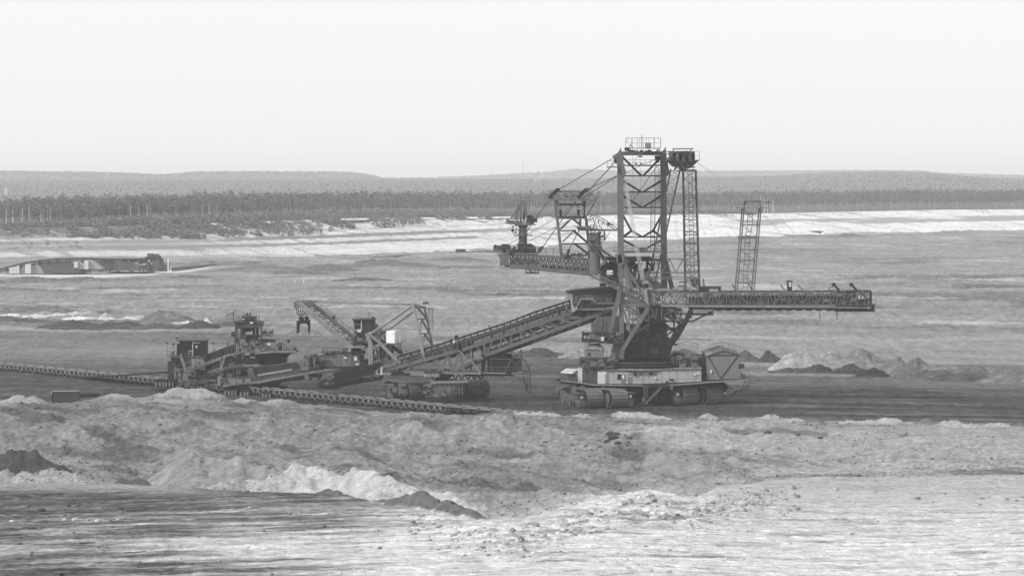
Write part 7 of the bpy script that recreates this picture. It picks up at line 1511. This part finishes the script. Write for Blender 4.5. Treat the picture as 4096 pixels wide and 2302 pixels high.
    mb = MB(); A4.beam(mb, 940, 1100, 1250, 1062, .45, dz - 2.4); A4.beam(mb, 1250, 1062, 1380, 1055, .35, dz - 2.4); A4.beam(mb, 1380, 1055, 2035, 935, .5, dz - 2.4); A4.beam(mb, 2035, 935, 2413, 880, .4, dz - 2.4); A4.beam(mb, 2413, 880, 2760, 822, .35, dz - 2.4); mb.build('walkway_edge', S_LIGHT, cc)
    mb = MB(); slab(mb, A4(2030, 935, dz - 2.2), A4(2760, 825, dz - 2.2), 3, .4); mb.build('end_walkway', S_DARK, cc)
    mb = MB(); mb.rail([A4(930, 1095, dz - 2.4), A4(1290, 1050, dz - 2.4)], 1.3, .8, .1); A4.beam(mb, 920, 1030, 1290, 1000, .2, dz - 2.2); A4.beam(mb, 920, 1010, 1260, 980, .14, dz - 2.2); mb.rail([A4(1940, 945, dz - 2.4), A4(2220, 905, dz - 2.4)], 1.6, .7, .09); mb.build('conveyor_railing', S_MID, cc)
    mb = MB(); A4.box(mb, 868, 985, 905, 1100, dz - 2.6, dz - 1); A4.box(mb, 905, 985, 930, 1012, dz - 2.4, dz - 1.4); A4.box(mb, 1005, 995, 1032, 1012, dz - 2.6, dz - 2.3); A4.box(mb, 1065, 998, 1090, 1012, dz - 2.6, dz - 2.3); mb.build('end_post', S_LIGHT, cc)
    mb = MB(); A4.box(mb, 1938, 850, 2042, 905, dz - 2.6, dz - 2.45); mb.build('notice_panel', S_GABLE, cc)
    mb = MB(); A4.prism(mb, [(1280, 1060), (1400, 1050), (1960, 960), (1975, 1020), (1680, 1055), (1670, 1085), (1420, 1120), (1300, 1090)], dz - 1, dz + 3); A4.prism(mb, [(1400, 1110), (1560, 1090), (1760, 1110), (1770, 1140), (1640, 1160), (1460, 1150)], dz, dz + 4); mb.build('conveyor_underside', S_BLACK, cc)
    mb = MB(); A4.prism(mb, [(1140, 1105), (1270, 1095), (1330, 1160), (1180, 1165)], dz - 2, dz - 1); A4.beam(mb, 1260, 1115, 1370, 1140, .35, dz - 2); A4.prism(mb, [(1430, 1160), (1470, 1190), (1530, 1150), (1500, 1150)], dz - 2, dz - 1); mb.build('deflector_plate', S_DARK, cc)
    mb = MB(); A4.box(mb, 2040, 960, 2210, 985, dz - 1, dz + 2)
    for x in (2070, 2172): q = A4(x, 1012, dz - 1.4); mb.tube(q, q + Vector((0, .5, 0)), .32, 12)
    for x in (2055, 2110, 2140, 2195): A4.beam(mb, x, 940, x, 1000, .14, dz - 1)
    mb.build('trolley', S_DARK, cc)
    mb = MB(); mb.path([A4(*p, dz) for p in [(1935, 1035), (1920, 1100), (1890, 1160), (1870, 1180)]], .1); A4.beam(mb, 1738, 1050, 1755, 1110, .1, dz); mb.build('cable', S_ROPE, cc)
    # trailing belt behind the car
    mb = MB(); q = CP + (CQ - CP) * .05
    a = A5(108, 740, 0); b = Wp(330, 1510, 0, 676); mb.beam(b, a, 1.8, .4); mb.build('rising_belt', S_BELT, R)
    random.seed(25)
    for (dr, x0, y0, x1, y1, n, d0, d1, w_, m_, nm) in [(A5, 200, 440, 560, 930, 40, -4.4, -2, .12, S_LIGHT, 'pipework'), (A5, 560, 560, 1900, 1000, 70, -3.8, -3.2, .12, S_MID, 'pipework'), (A8, 660, 780, 1500, 1080, 60, -3.8, -2.8, .12, S_LIGHT, 'pipework'), (A8, 1320, 830, 1780, 1060, 30, -4, -3, .12, S_MID, 'pipework'), (A5, 330, 930, 1900, 1120, 60, -9, -4, .14, S_MID, 'undercarriage_fittings'), (A4, 920, 1000, 1320, 1080, 30, -14.6, -14.2, .1, S_LIGHT, 'pipework'), (A4, 1900, 790, 2240, 960, 30, -14.4, -13, .12, S_MID, 'pipework')]:
        mb = MB(); clutter(mb, dr, x0, y0, x1, y1, n, d0, d1, w_); mb.build(nm, m_, R)
    return R
build_tripper()
# ================================================================== small things on the pit floor
def on_ground(u, v):
    D = ground_D(v)
    for _ in range(4): D = (H - ground_z((u - CU) * D / F, D)) * F / (v - CV)
    x = (u - CU) * D / F; return Vector((x, D, ground_z(x, D)))

def build_container():
    p = on_ground(243, 1600); D = 583.0 + 12
    D0 = 597.0; z0 = ground_z((250 - CU) * D0 / F, D0)
    R = thing('shipping_container', Vector(((208 - CU) * D0 / F, D0, z0)), 'dark corrugated steel shipping container half hidden behind the sandy crest', 'container')
    c = Vector(((209 - CU) * D0 / F, D0, 0)); th = math.radians(9); a = Vector((math.cos(th), math.sin(th), 0)); b = Vector((-math.sin(th), math.cos(th), 0)); Lc, Wc = 5.6, 2.4
    zt = H - (1566 - CV) * D0 / F; zb = zt - 2.75
    mb = MB(); n = 44
    P = []
    for i in range(n * 2 + 1):
        s = Lc * i / (n * 2); off = .05 if (i // 1) % 2 else 0.0; P.append(c + a * s + b * off)
    top = []
    outline = P + [c + a * Lc + b * Wc, c + b * Wc]
    N = len(outline)
    mb.poly([Vector((q.x, q.y, zb + .12)) for q in outline] + [Vector((q.x, q.y, zt - .1)) for q in outline], [(i, (i + 1) % N, N + (i + 1) % N, N + i) for i in range(N)])
    mb.build('corrugated_wall', mat('container_paint', .07, .6, .2, .5, .3, .03), R)
    mb = MB()
    def cor(s, t, z): return c + a * s + b * t + Vector((0, 0, z))
    for z in (zb + .08, zt - .08):
        for q, r in ((cor(0, 0, z), cor(Lc, 0, z)), (cor(0, Wc, z), cor(Lc, Wc, z)), (cor(0, 0, z), cor(0, Wc, z)), (cor(Lc, 0, z), cor(Lc, Wc, z))): mb.beam(q, r, .14)
    for s, t in ((0, 0), (Lc, 0), (0, Wc), (Lc, Wc)): mb.beam(cor(s, t, zb), cor(s, t, zt), .16)
    mb.build('container_frame', S_DARK, R)
    mb = MB(); mb.poly([cor(-.05, -.05, zt), cor(Lc + .05, -.05, zt), cor(Lc + .05, Wc + .05, zt), cor(-.05, Wc + .05, zt), cor(-.05, -.05, zt + .06), cor(Lc + .05, -.05, zt + .06), cor(Lc + .05, Wc + .05, zt + .06), cor(-.05, Wc + .05, zt + .06)], [(0, 3, 2, 1), (4, 5, 6, 7), (0, 1, 5, 4), (1, 2, 6, 5), (2, 3, 7, 6), (3, 0, 4, 7)]); mb.build('roof', S_GABLE, R)
    mb = MB(); mb.poly([cor(-.03, .1, zb + .2), cor(-.03, Wc - .1, zb + .2), cor(-.03, Wc - .1, zt - .2), cor(-.03, .1, zt - .2), cor(-.09, .1, zb + .2), cor(-.09, Wc - .1, zb + .2), cor(-.09, Wc - .1, zt - .2), cor(-.09, .1, zt - .2)], [(0, 1, 2, 3), (7, 6, 5, 4), (0, 4, 5, 1), (1, 5, 6, 2), (2, 6, 7, 3), (3, 7, 4, 0)]); dr = mb.build('door', S_MID, R)
    mb = MB(); q = cor(-.15, 1.4, zt - .55); mb.beam(q, q + Vector((0, 0, .3)), .22); mb.build('lamp', S_LAMP, dr)
build_container()
for (v0, lab) in [(1577, 'upper of two long black pipes lying to the right of the dark container'), (1583.5, 'lower of two long black pipes lying to the right of the dark container')]:
    D = 604.0 if v0 < 1580 else 601.0
    z = H - (v0 - CV) * D / F
    mb = MB(); p = Vector(((312 - CU) * D / F, D, z)); q = Vector(((398 - CU) * D / F, D + .6, z + .05)); mb.tube(p, q, .24, 10)
    o = mb.build('black_pipe', S_BELT, None); tag(o, lab, 'pipe')
    # low sleepers the pipe lies on
    zg = ground_z(p.x, D)

def heap(u, vb, w, hpx, alb, label, group=None, skew=0.0, flat=.0, seed=None, depth=.55, name='spoil_heap', pts=40, rough=.9):
    D = ground_D(vb); rx = .5 * w * D / F; ry = rx * depth; Dc = D + ry * .8
    h = hpx * Dc / F * 1.02 + .0
    rx *= 1.12; x0 = (u - CU) * Dc / F; z0 = ground_z(x0, Dc) - .35
    nr, nt = 22, 72
    r = np.linspace(0, 1.0, nr)[:, None]; t = np.linspace(0, 2 * math.pi, nt, endpoint=False)[None, :]
    sd = (seed or int(abs(u) * 13 + vb)) % 997
    wob = 1 + .22 * (fbm(np.cos(t) * 1.6 + 9, np.sin(t) * 1.6 + 9, sd, 3) - .5) * 2
    X = rx * r * np.cos(t) * wob; Y = ry * r * np.sin(t) * wob
    px = X / rx - skew * (1 - r); q = r ** 1.0
    prof = np.clip(1 - q, 0, 1); prof = np.where(prof > 1 - flat, 1 - flat + (prof - 1 + flat) * .25, prof) if flat else prof
    prof = prof * (1 - .12 * np.clip(prof - .85, 0, 1) / .15)
    sc = max(rx * .28, .5)
    Z = h / max(prof.max(), .01) * prof * (1 + .35 * (fbm((X + x0) / sc, (Y + Dc) / sc, sd + 5, 4) - .5) * 1.8) + (fbm((X + x0) / .7, (Y + Dc) / .7, sd + 9, 3) - .5) * rough
    Z = Z * (1 - np.clip(q - .92, 0, 1) / .08 * 1.0) + (-.4) * np.clip(q - .92, 0, 1) / .08
    X = X + skew * rx * prof
    V = np.stack([X, Y, Z], -1).reshape(-1, 3); i = np.arange(nr * nt).reshape(nr, nt); j = np.roll(i, -1, 1)
    Fc = np.stack([i[:-1], i[1:], j[1:], j[:-1]], -1).reshape(-1, 4)
    a = alb * (1 + .5 * (fbm((X + x0) / 2.2, (Y + Dc) / 2.2 + Z, sd + 3, 4) - .5) * 2)
    o = np_mesh(name, V, Fc, M_ground, True, {'alb': a.ravel()}); o.location = (x0, Dc, z0)
    tag(o, label, 'heap', group); return o
RG = 'spoil heaps right of the spreader'
for (u, vb, w, hp, al, sk, fl, lab) in [
    (2985, 1448, 120, 52, .09, -.1, .2, 'dark grey heap right behind the roof corner of the gabled house'),
    (3078, 1450, 110, 46, .055, 0, .0, 'small black pointed heap between two paler heaps right of the spreader'),
    (3150, 1446, 90, 26, .10, .2, .2, 'low dark heap leaning against the left foot of the white heap'),
    (3205, 1484, 270, 76, .27, -.05, .25, 'broad white sand heap right of the spreader, tallest on its left'),
    (3320, 1480, 250, 68, .23, 0, .3, 'flat topped pale sand heap joined to the right of the white heap'),
    (3450, 1484, 230, 92, .17, .0, .1, 'tallest pale grey heap with a rounded crest right of the spreader'),
    (3268, 1492, 170, 36, .05, 0, .1, 'low black heap in front of the broad white sand heap'),
    (3165, 1492, 220, 22, .07, .2, .3, 'long flat dark ridge left in front of the white sand heap'),
    (3392, 1496, 180, 40, .05, .1, .1, 'black rounded heap in front of the flat topped pale heap'),
    (3490, 1507, 150, 40, .035, .15, .0, 'blackest of the heaps, pointed, foremost of the row'),
    (3585, 1500, 190, 66, .15, .0, .2, 'mid grey heap right behind the blackest pointed heap'),
    (3665, 1500, 180, 66, .12, .0, .0, 'grey pointed heap with a steep dark right flank'),
    (3755, 1508, 200, 58, .15, -.1, .2, 'grey rounded heap third from the right end of the row'),
    (3880, 1520, 280, 54, .12, 0, .3, 'wide dark grey heap second from the right end of the row'),
    (4010, 1536, 260, 42, .14, .1, .3, 'low heap at the right end of the row, running out of view'),
    (3715, 1512, 330, 36, .09, .1, .3, 'rough dark apron of soil along the front of the grey rounded heap'),
    (3850, 1526, 330, 34, .075, -.1, .3, 'black rough apron of soil along the front of the wide dark heap'),
    (3520, 1478, 300, 46, .16, 0, .4, 'long grey heap filling the gap between the tallest pale heap and the grey heaps'),
    (4060, 1520, 300, 44, .12, 0, .4, 'grey heap behind the low heap at the right end of the row')]:
    heap(u, vb, w, hp, al, lab, RG, sk, fl)
LG = 'spoil heaps behind the tripper'
for (u, vb, w, hp, al, sk, fl, lab) in [
    (660, 1296, 240, 46, .13, 0, .25, 'broad grey heap with a flat top at left behind the tripper cabin'),
    (945, 1300, 180, 64, .15, 0, .1, 'tall grey cone shaped heap behind the tripper tower'),
    (833, 1300, 60, 28, .45, -.3, .0, 'little bright white pointed heap left of the grey cone'),
    (355, 1274, 120, 30, .26, 0, .4, 'pale rounded heap among white sand ridges at far left'),
    (300, 1268, 80, 20, .40, 0, .4, 'white rounded heap left of the pale rounded heap'),
    (425, 1280, 60, 22, .40, -.3, .1, 'small white heap with a pointed left end, right of the pale rounded heap'),
    (22, 1258, 70, 24, .14, 0, .0, 'grey pointed heap at the left edge of view'),
    (1215, 1345, 160, 32, .16, 0, .1, 'rubble heap right below the hanging grab of the crane'),
    (2165, 1428, 230, 36, .06, -.1, .3, 'low dark heap between belt bridge and spreader'),
    (2300, 1432, 160, 30, .20, .1, .3, 'pale low heap between belt bridge and spreader cabin'),
    (1945, 1398, 220, 26, .12, 0, .4, 'low grey heap behind the middle of the belt bridge')]:
    heap(u, vb, w, hp, al, lab, LG, sk, fl)
for k, (u, vb, w, hp, al) in enumerate([(120, 1300, 260, 24, .07), (300, 1316, 300, 28, .06), (480, 1320, 300, 32, .06), (640, 1322, 280, 26, .07), (800, 1318, 230, 30, .05), (900, 1316, 180, 26, .08), (1010, 1320, 140, 18, .10), (30, 1290, 200, 18, .09)]):
    heap(u, vb, w, hp, al, 'low dark soil heap, one of a rough ridge running behind the pale floor at left', 'dark ridge of soil heaps', .1 * ((k % 3) - 1), .2)
for k, (u, vb, w, hp, al) in enumerate([(50, 1268, 150, 12, .5), (150, 1274, 160, 12, .42), (230, 1272, 150, 14, .45), (330, 1284, 200, 12, .5), (430, 1288, 180, 14, .48), (510, 1290, 160, 16, .42), (560, 1288, 120, 24, .36), (740, 1300, 140, 12, .4)]):
    heap(u, vb, w, hp, al, 'low ridge of white sand between the dark soil ridge and the far pit floor', 'white sand ridges at left', .1 * ((k % 3) - 1), .2)
for k, (u, vb, w, hp, al) in enumerate([(1310, 1086, 260, 26, .11), (1480, 1062, 160, 24, .10), (1560, 1075, 400, 26, .11), (1830, 1045, 260, 16, .12), (1180, 1100, 260, 14, .11), (1050, 1078, 340, 16, .12), (3390, 948, 130, 18, .11), (1460, 1128, 250, 12, .08), (560, 1120, 180, 10, .12), (330, 1124, 150, 9, .11), (120, 1122, 160, 10, .10), (760, 1112, 220, 14, .11)]):
    heap(u, vb, w, hp, al, 'low dark grey mound far out on the pit floor before the bank', 'far mounds on the pit floor', 0, .3, depth=.4)

# ---- far left: belt ramp on embankments with concrete abutments, a second tripper, posts
def far_pt(u, v, D): return Vector(((u - CU) * D / F, D, H - (v - CV) * D / F))
FD = 1395.0
def far_prism(name, pts, D, dy, m, label, cat, group=None):
    mb = MB(); mb.prism([far_pt(u, v, D) for u, v in pts], dy); o = mb.build(name, m, None); tag(o, label, cat, group); return o
M_EMB = mat('embankment_soil', .075, .95, .25, .8, 0, None, 0, .5); M_CONC = mat('concrete', .5, .85, .12, .3, .3, .3); M_CONC2 = mat('grey_concrete', .34, .85, .15, .3, .2, .15); M_GRAV = mat('gravel_slope', .28, .95, .25, 1.5)
far_prism('ramp_bank', [(145, 1046), (270, 1042), (322, 1080), (330, 1092), (178, 1092)], FD, 26, M_EMB, 'longer dark earth bank under the far belt ramp, left of the white pier pair', 'bank')
far_prism('ramp_bank', [(376, 1041), (480, 1041), (520, 1062), (590, 1082), (412, 1082)], FD + 8, 26, M_EMB, 'shorter dark earth bank under the far belt ramp, right of the white pier pair', 'bank')
for (x0, y0, x1, y1, m_, lab) in [(37, 1069, 52, 1093, M_CONC, 'white concrete pier, leftmost of the far ramp piers'), (53, 1068, 66, 1093, M_CONC, 'white concrete pier with dark lines beside the leftmost one'), (67, 1062, 76, 1093, M_CONC, 'narrow white concrete pier left of the grey recess'), (101, 1056, 123, 1093, M_CONC, 'widest white concrete pier standing left of the long dark bank'), (296, 1047, 311, 1070, M_CONC, 'white concrete pier left of the bridge gap in the far ramp'), (337, 1042, 353, 1076, M_CONC, 'white concrete pier right of the bridge gap in the far ramp')]:
    far_prism('concrete_pier', [(x0, y0), (x1, y0), (x1, y1), (x0, y1)], FD - 2, 10, m_, lab, 'pier')
for (pts, m_, lab) in [([(76, 1062), (101, 1056), (101, 1093), (76, 1093)], M_CONC2, 'grey concrete back wall between the two left pier groups'), ([(123, 1056), (150, 1048), (176, 1092), (123, 1093)], M_GRAV, 'gravelly wing slope right of the widest white pier'), ([(311, 1047), (337, 1044), (337, 1076), (311, 1076)], M_CONC2, 'grey concrete back wall in the bridge gap'), ([(353, 1042), (374, 1042), (412, 1076), (353, 1076)], M_GRAV, 'gravelly wing slope right of the bridge gap'), ([(268, 1042), (296, 1045), (296, 1056)], M_GRAV, 'small gravelly wing slope left of the bridge gap'), ([(10, 1080), (37, 1072), (37, 1093), (10, 1093)], M_CONC2, 'low grey wall at the left foot of the far ramp')]:
    far_prism('retaining_wall', pts, FD, 8, m_, lab, 'wall')
def far_conveyor(name, pts, D0, label, up=2.0):
    """pts (u, v, D): a low frame of rails, posts and belt"""
    P = [far_pt(u, v, D) for u, v, D in pts]
    R = thing(name, Vector((P[0].x, P[0].y, P[0].z - up)), label, 'conveyor')
    mb = MB(); mb.path([p for p in P], .9); mb.path([p - Vector((0, 0, up * .55)) for p in P], .4); mb.build('belt_frame', S_DARK, R)
    mb = MB()
    for a, b in zip(P[:-1], P[1:]):
        n = max(2, int((b - a).length / 4.5))
        for i in range(n): q = a.lerp(b, i / n); mb.beam(q + Vector((0, -.6, .1)), q - Vector((0, .6, up)), .55)
    mb.build('support_post', S_BLACK, R)
    mb = MB()
    for a, b in zip(P[:-1], P[1:]):
        n = max(2, int((b - a).length / 9))
        for i in range(n): q = a.lerp(b, (i + .5) / n); mb.box(q + Vector((-.5, -1.0, -.9)), q + Vector((.5, -.8, -.3)))
    mb.build('roller', S_GABLE, R)
far_conveyor('ramp_conveyor', [(-260, 1108, 1385), (0, 1077, FD), (60, 1061, FD), (110, 1050, FD), (160, 1042, FD), (230, 1036, FD), (330, 1034, FD), (420, 1037, FD + 6), (600, 1038, FD + 20), (640, 1042, FD + 22)], FD, 'belt conveyor climbing the far ramp at left over banks and white piers')
far_conveyor('floor_conveyor', [(322, 1076, 1420), (440, 1078, 1424), (560, 1079, 1428), (620, 1078, 1430)], FD, 'low belt conveyor running at the foot of the far ramp banks')
far_conveyor('bank_conveyor', [(690, 1073, 1440), (860, 1060, 1520), (1024, 1050, 1590), (1250, 1040, 1640), (1480, 1031, 1680), (1660, 1019, 1740), (1810, 1012, 1780), (1960, 1004, 1830)], FD, 'very long dark conveyor along the foot of the white far bank')
def far_tripper():
    S_BLACK = mat('hazed_dark_steel', .085, .8, .4, .4)  # dark steel lightened, so its colour carries the haze of distance
    D = 1412.0; R = thing('tripper_car', far_pt(628, 1084, D), 'distant dark tripper car at the right end of the far belt ramp', 'tripper')
    mb = MB(); K = lambda x, y: far_pt(x / 3.578, 980 + y / 3.578, D)
    def bx(x0, y0, x1, y1, d0, d1): a, b = K(x0, y0), K(x1, y1); mb.box((a.x, D + d0, a.z), (b.x, D + d1, b.z))
    mb.prism([K(*p) for p in [(2110, 250), (2180, 190), (2290, 190), (2300, 260), (2400, 280), (2400, 375), (2130, 380)]], 8); bx(2180, 160, 2280, 200, 0, 6); mb.build('car_body', S_BLACK, R)
    mb = MB(); bx(2108, 122, 2178, 165, -1, 5); bx(2185, 128, 2258, 175, 0, 6); mb.build('cabin', S_BLACK, R)
    mb = MB()
    for p, q in [((1750, 215), (2110, 195)), ((1925, 325), (2110, 300)), ((2080, 180), (2280, 180)), ((2280, 150), (2330, 240)), ((1760, 230), (2100, 225)), ((1990, 250), (2110, 240))]: mb.beam(K(*p), K(*q), 1.0)
    for x in (2100, 2140, 2170, 2290, 2330, 1990, 2020): mb.beam(K(x, 190), K(x, 370 if x > 2050 else 275), .6)
    mb.build('boom', S_DARK, R)
    mb = MB(); bx(1838, 208, 1848, 230, -1.5, -.5); bx(2140, 210, 2150, 240, -2, -1); bx(2170, 255, 2185, 270, -2, -1); mb.build('lamp', S_LAMP, R)
far_tripper()
mb = MB(); a = far_pt(673, 1086, 1400); mb.tube(a, far_pt(673, 1033, 1400), .32, 8, .22); o = mb.build('marker_post', S_WHITE, None); tag(o, 'tall thin white post right of the distant tripper', 'post')
for (u, v, D, r, lab) in [(521, 1069, 1410, .75, 'white round lamp left of the distant tripper'), (419, 1078, 1415, .6, 'white round lamp on the foot of the far ramp')]:
    mb = MB(); q = far_pt(u, v, D); zg = ground_z(q.x, q.y); mb.tube((q.x, q.y, zg), q, .12, 6); mb.tube(q - Vector((0, .3, 0)), q + Vector((0, .3, 0)), r, 10); o = mb.build('work_lamp', S_LAMP, None); tag(o, lab, 'lamp')
for (u, v, lab) in [(1179, 1131, 'left of two short white marker stakes on the pit floor'), (1215, 1130, 'right of two short white marker stakes on the pit floor'), (1083, 1125, 'shortest white marker stake, left of the pair')]:
    D = ground_D(v); x = (u - CU) * D / F; z = ground_z(x, D); mb = MB(); mb.tube((x, D, z - .3), (x, D, z + (1.5 if u > 1100 else .8)), .2, 8); o = mb.build('marker_stake', S_WHITE, None); tag(o, lab, 'stake')
def drive_station(u0, u1, vt, vb, wu0, wu1, lab):
    D = ground_D(vb) - 8; a, b = far_pt(u0, vt, D), far_pt(u1, vb, D); zg = min(ground_z(a.x, D), b.z)
    R = thing('drive_station', Vector(((a.x + b.x) / 2, D, zg)), lab, 'drive station')
    mb = MB(); mb.box((a.x, D, b.z), (b.x, D + 9, a.z)); 
    for i in range(5): x = a.x + (b.x - a.x) * (i + .5) / 5; mb.box((x - 1.2, D + 1, a.z), (x + 1.0, D + 5, a.z + .7))
    bd = mb.build('body', S_BLACK, R)
    w0, w1 = far_pt(wu0, vt, D), far_pt(wu1, vb, D); mb = MB(); mb.box((w0.x, D - .6, b.z + .5), (w1.x, D - .05, a.z + .2)); mb.build('white_cab', S_WHITE, R)
    mb = MB(); mb.beam((a.x - 1, D - 1, b.z - .9), (b.x + 4, D - 1, b.z - .9), .6); 
    for i in range(8): x = a.x + (b.x - a.x) * i / 7; mb.beam((x, D, zg - .5), (x, D, b.z), .7)
    mb.build('underframe', S_DARK, R)
drive_station(3235, 3298, 927, 937, 3286, 3298, 'low dark drive station with a white end at the foot of the white bank')
drive_station(3611, 3672, 905, 915, 3634, 3646, 'low dark drive station with a white middle, farther right at the bank')
def kiosk():
    D = 1795.0; a, b = far_pt(1823, 999, D), far_pt(1862, 1014, D); R = thing('site_hut', Vector(((a.x + b.x) / 2, D, ground_z((a.x + b.x) / 2, D))), 'dark flat roofed site hut beside the long conveyor below the bank', 'hut')
    mb = MB(); mb.box((a.x, D, b.z - 1), (b.x, D + 5, a.z)); mb.build('wall', S_DARK, R)
    mb = MB(); mb.box((a.x - .3, D - .3, a.z), (b.x + .3, D + 5.3, a.z + .4)); mb.build('roof', S_BLACK, R)
    mb = MB(); mb.box((a.x + 2.6, D - .1, b.z), (a.x + 3.2, D - .02, a.z - .4)); mb.build('door', S_MID, R)
kiosk()
# pylon in the forest and thin masts on the hills
def pylon(u, vt, vb, D, lab, arms=True, w_=3.0):
    t, b = far_pt(u, vt, D), far_pt(u, vb, D); mb = MB()
    for s in (-1, 1): mb.beam(b + Vector((s * w_, 0, 0)), t + Vector((s * .6, 0, 0)), .9)
    for i in range(5): p = b.lerp(t, i / 5); q = b.lerp(t, (i + 1) / 5); k = w_ * (1 - i / 6); mb.beam(p + Vector((-k, 0, 0)), q + Vector((k * .8, 0, 0)), .6)
    if arms:
        for fr, l in ((.0, 9), (.25, 11)): p = t.lerp(b, fr); mb.beam(p - Vector((l, 0, 0)), p + Vector((l, 0, 0)), .9)
    o = mb.build('pylon', S_OFF, None); tag(o, lab, 'pylon')
pylon(2150, 693, 722, 3300, 'pale power pylon rising from the forest left of the portal mast')
pylon(2092, 646, 694, 8300, 'hair thin mast on the hazy hill left of the spreader', False)
pylon(24, 750, 780, 2500, 'little white topped tower in the pale forest at far left', False, .9)

# ---- clods and stones on the bench: loose stuff, and the few big white stones one can tell apart
def clods():
    N = 26000
    D = RNG.uniform(290, 480, N) ; uu = RNG.uniform(-400, 4500, N); x = (uu - CU) * D / F
    eD = edge_D(uu)
    k = np.exp(-((D - eD + 22) / 13) ** 2) * ((uu > 1650) & (uu < 3200)) + .018 + .25 * ((D > eD) & (D < eD + 60)) + .12 * (fbm(x / 16, D / 7, 67, 3) > .56)
    keep = RNG.uniform(0, 1, N) < k; D, x, uu, eD = D[keep], x[keep], uu[keep], eD[keep]; n = len(D)
    z, al = ground_height(x, D)
    s = .07 + .20 * RNG.uniform(0, 1, n) ** 3 * (1 + .8 * (np.abs(D - eD + 22) < 14))
    J = RNG.uniform(.6, 1.3, (n, len(IV), 1)); V = IV[None] * J * s[:, None, None] * np.array([1.2, 1, .75]) + np.stack([x, D, z + s * .2], -1)[:, None, :]
    Fc = IF[None] + (np.arange(n) * len(IV))[:, None, None]; a = np.repeat(np.clip(al * RNG.uniform(.5, 1.25, n), .03, .7), len(IV))
    o = np_mesh('soil_clods', V.reshape(-1, 3), Fc.reshape(-1, 3), M_ground, False, {'alb': a}); tag(o, 'loose clods and stones scattered over the torn foreground soil', kind='stuff')
clods()
def spoil_lumps():
    N = 30000
    D = RNG.uniform(395, 585, N); uu = RNG.uniform(-400, 4500, N); x = (uu - CU) * D / F
    keep = (D > edge_D(uu) + 14) & (D < crest_D(uu) + 2) & (fbm(x / 9, D / 9, 431, 3) > .50); D, x, uu = D[keep], x[keep], uu[keep]; n = len(D)
    z, al = ground_height(x, D); s = .06 + .26 * RNG.uniform(0, 1, n) ** 5
    J = RNG.uniform(.55, 1.3, (n, len(IV), 1)); V = IV[None] * J * s[:, None, None] * np.array([1.2, 1, .8]) + np.stack([x, D, z + s * .15], -1)[:, None, :]
    Fc = IF[None] + (np.arange(n) * len(IV))[:, None, None]; a = np.repeat(np.clip(al * RNG.choice([.5, .75, .95, 1.3], n), .03, .6), len(IV))
    o = np_mesh('spoil_lumps', V.reshape(-1, 3), Fc.reshape(-1, 3), M_ground, False, {'alb': a}); tag(o, 'small dark and pale lumps strewn over the spoil hills', kind='stuff')
spoil_lumps()
def stone(u, v, s, al, lab, group=None):
    p = on_ground(u, v); J = RNG.uniform(.75, 1.2, (len(IV), 1)); V = IV * J * s * np.array([1.4, 1, .7])
    o = np_mesh('stone', V, IF, M_ground, False, {'alb': np.full(len(IV), al)}); o.location = p + Vector((0, 0, s * .25)); tag(o, lab, 'stone', group)
for (u, v) in [(50, 2085), (260, 2078), (390, 2082), (470, 2082), (722, 2008), (770, 2012), (768, 1985), (1050, 2072), (950, 2045), (1110, 2073), (1340, 2068), (240, 1995), (620, 2000), (1390, 2085), (1180, 2072), (300, 2079)]:
    stone(u, v, random.uniform(.22, .42), .5, 'small white stone lying loose on the dark tracked soil of the foreground', 'white stones on the dark soil')
for (u, v, s) in [(2452, 1812, .8), (2440, 1825, .6), (2462, 1828, .7), (2430, 1818, .5), (2447, 1838, .6), (2470, 1815, .5)]:
    stone(u, v, s, .05, 'dark boulder in the little cluster on the sandy slope below the spreader', 'cluster of dark boulders')
for (u, v, s) in [(2985, 1787, .5), (3070, 1790, .7), (3190, 1795, .45), (3280, 1795, .45), (2950, 1840, .4), (3160, 1925, .5), (2180, 1772, .4), (2520, 1760, .4)]:
    stone(u, v, s, .07, 'single dark boulder lying on the pale spoil below the spreader', 'dark boulders on the spoil')
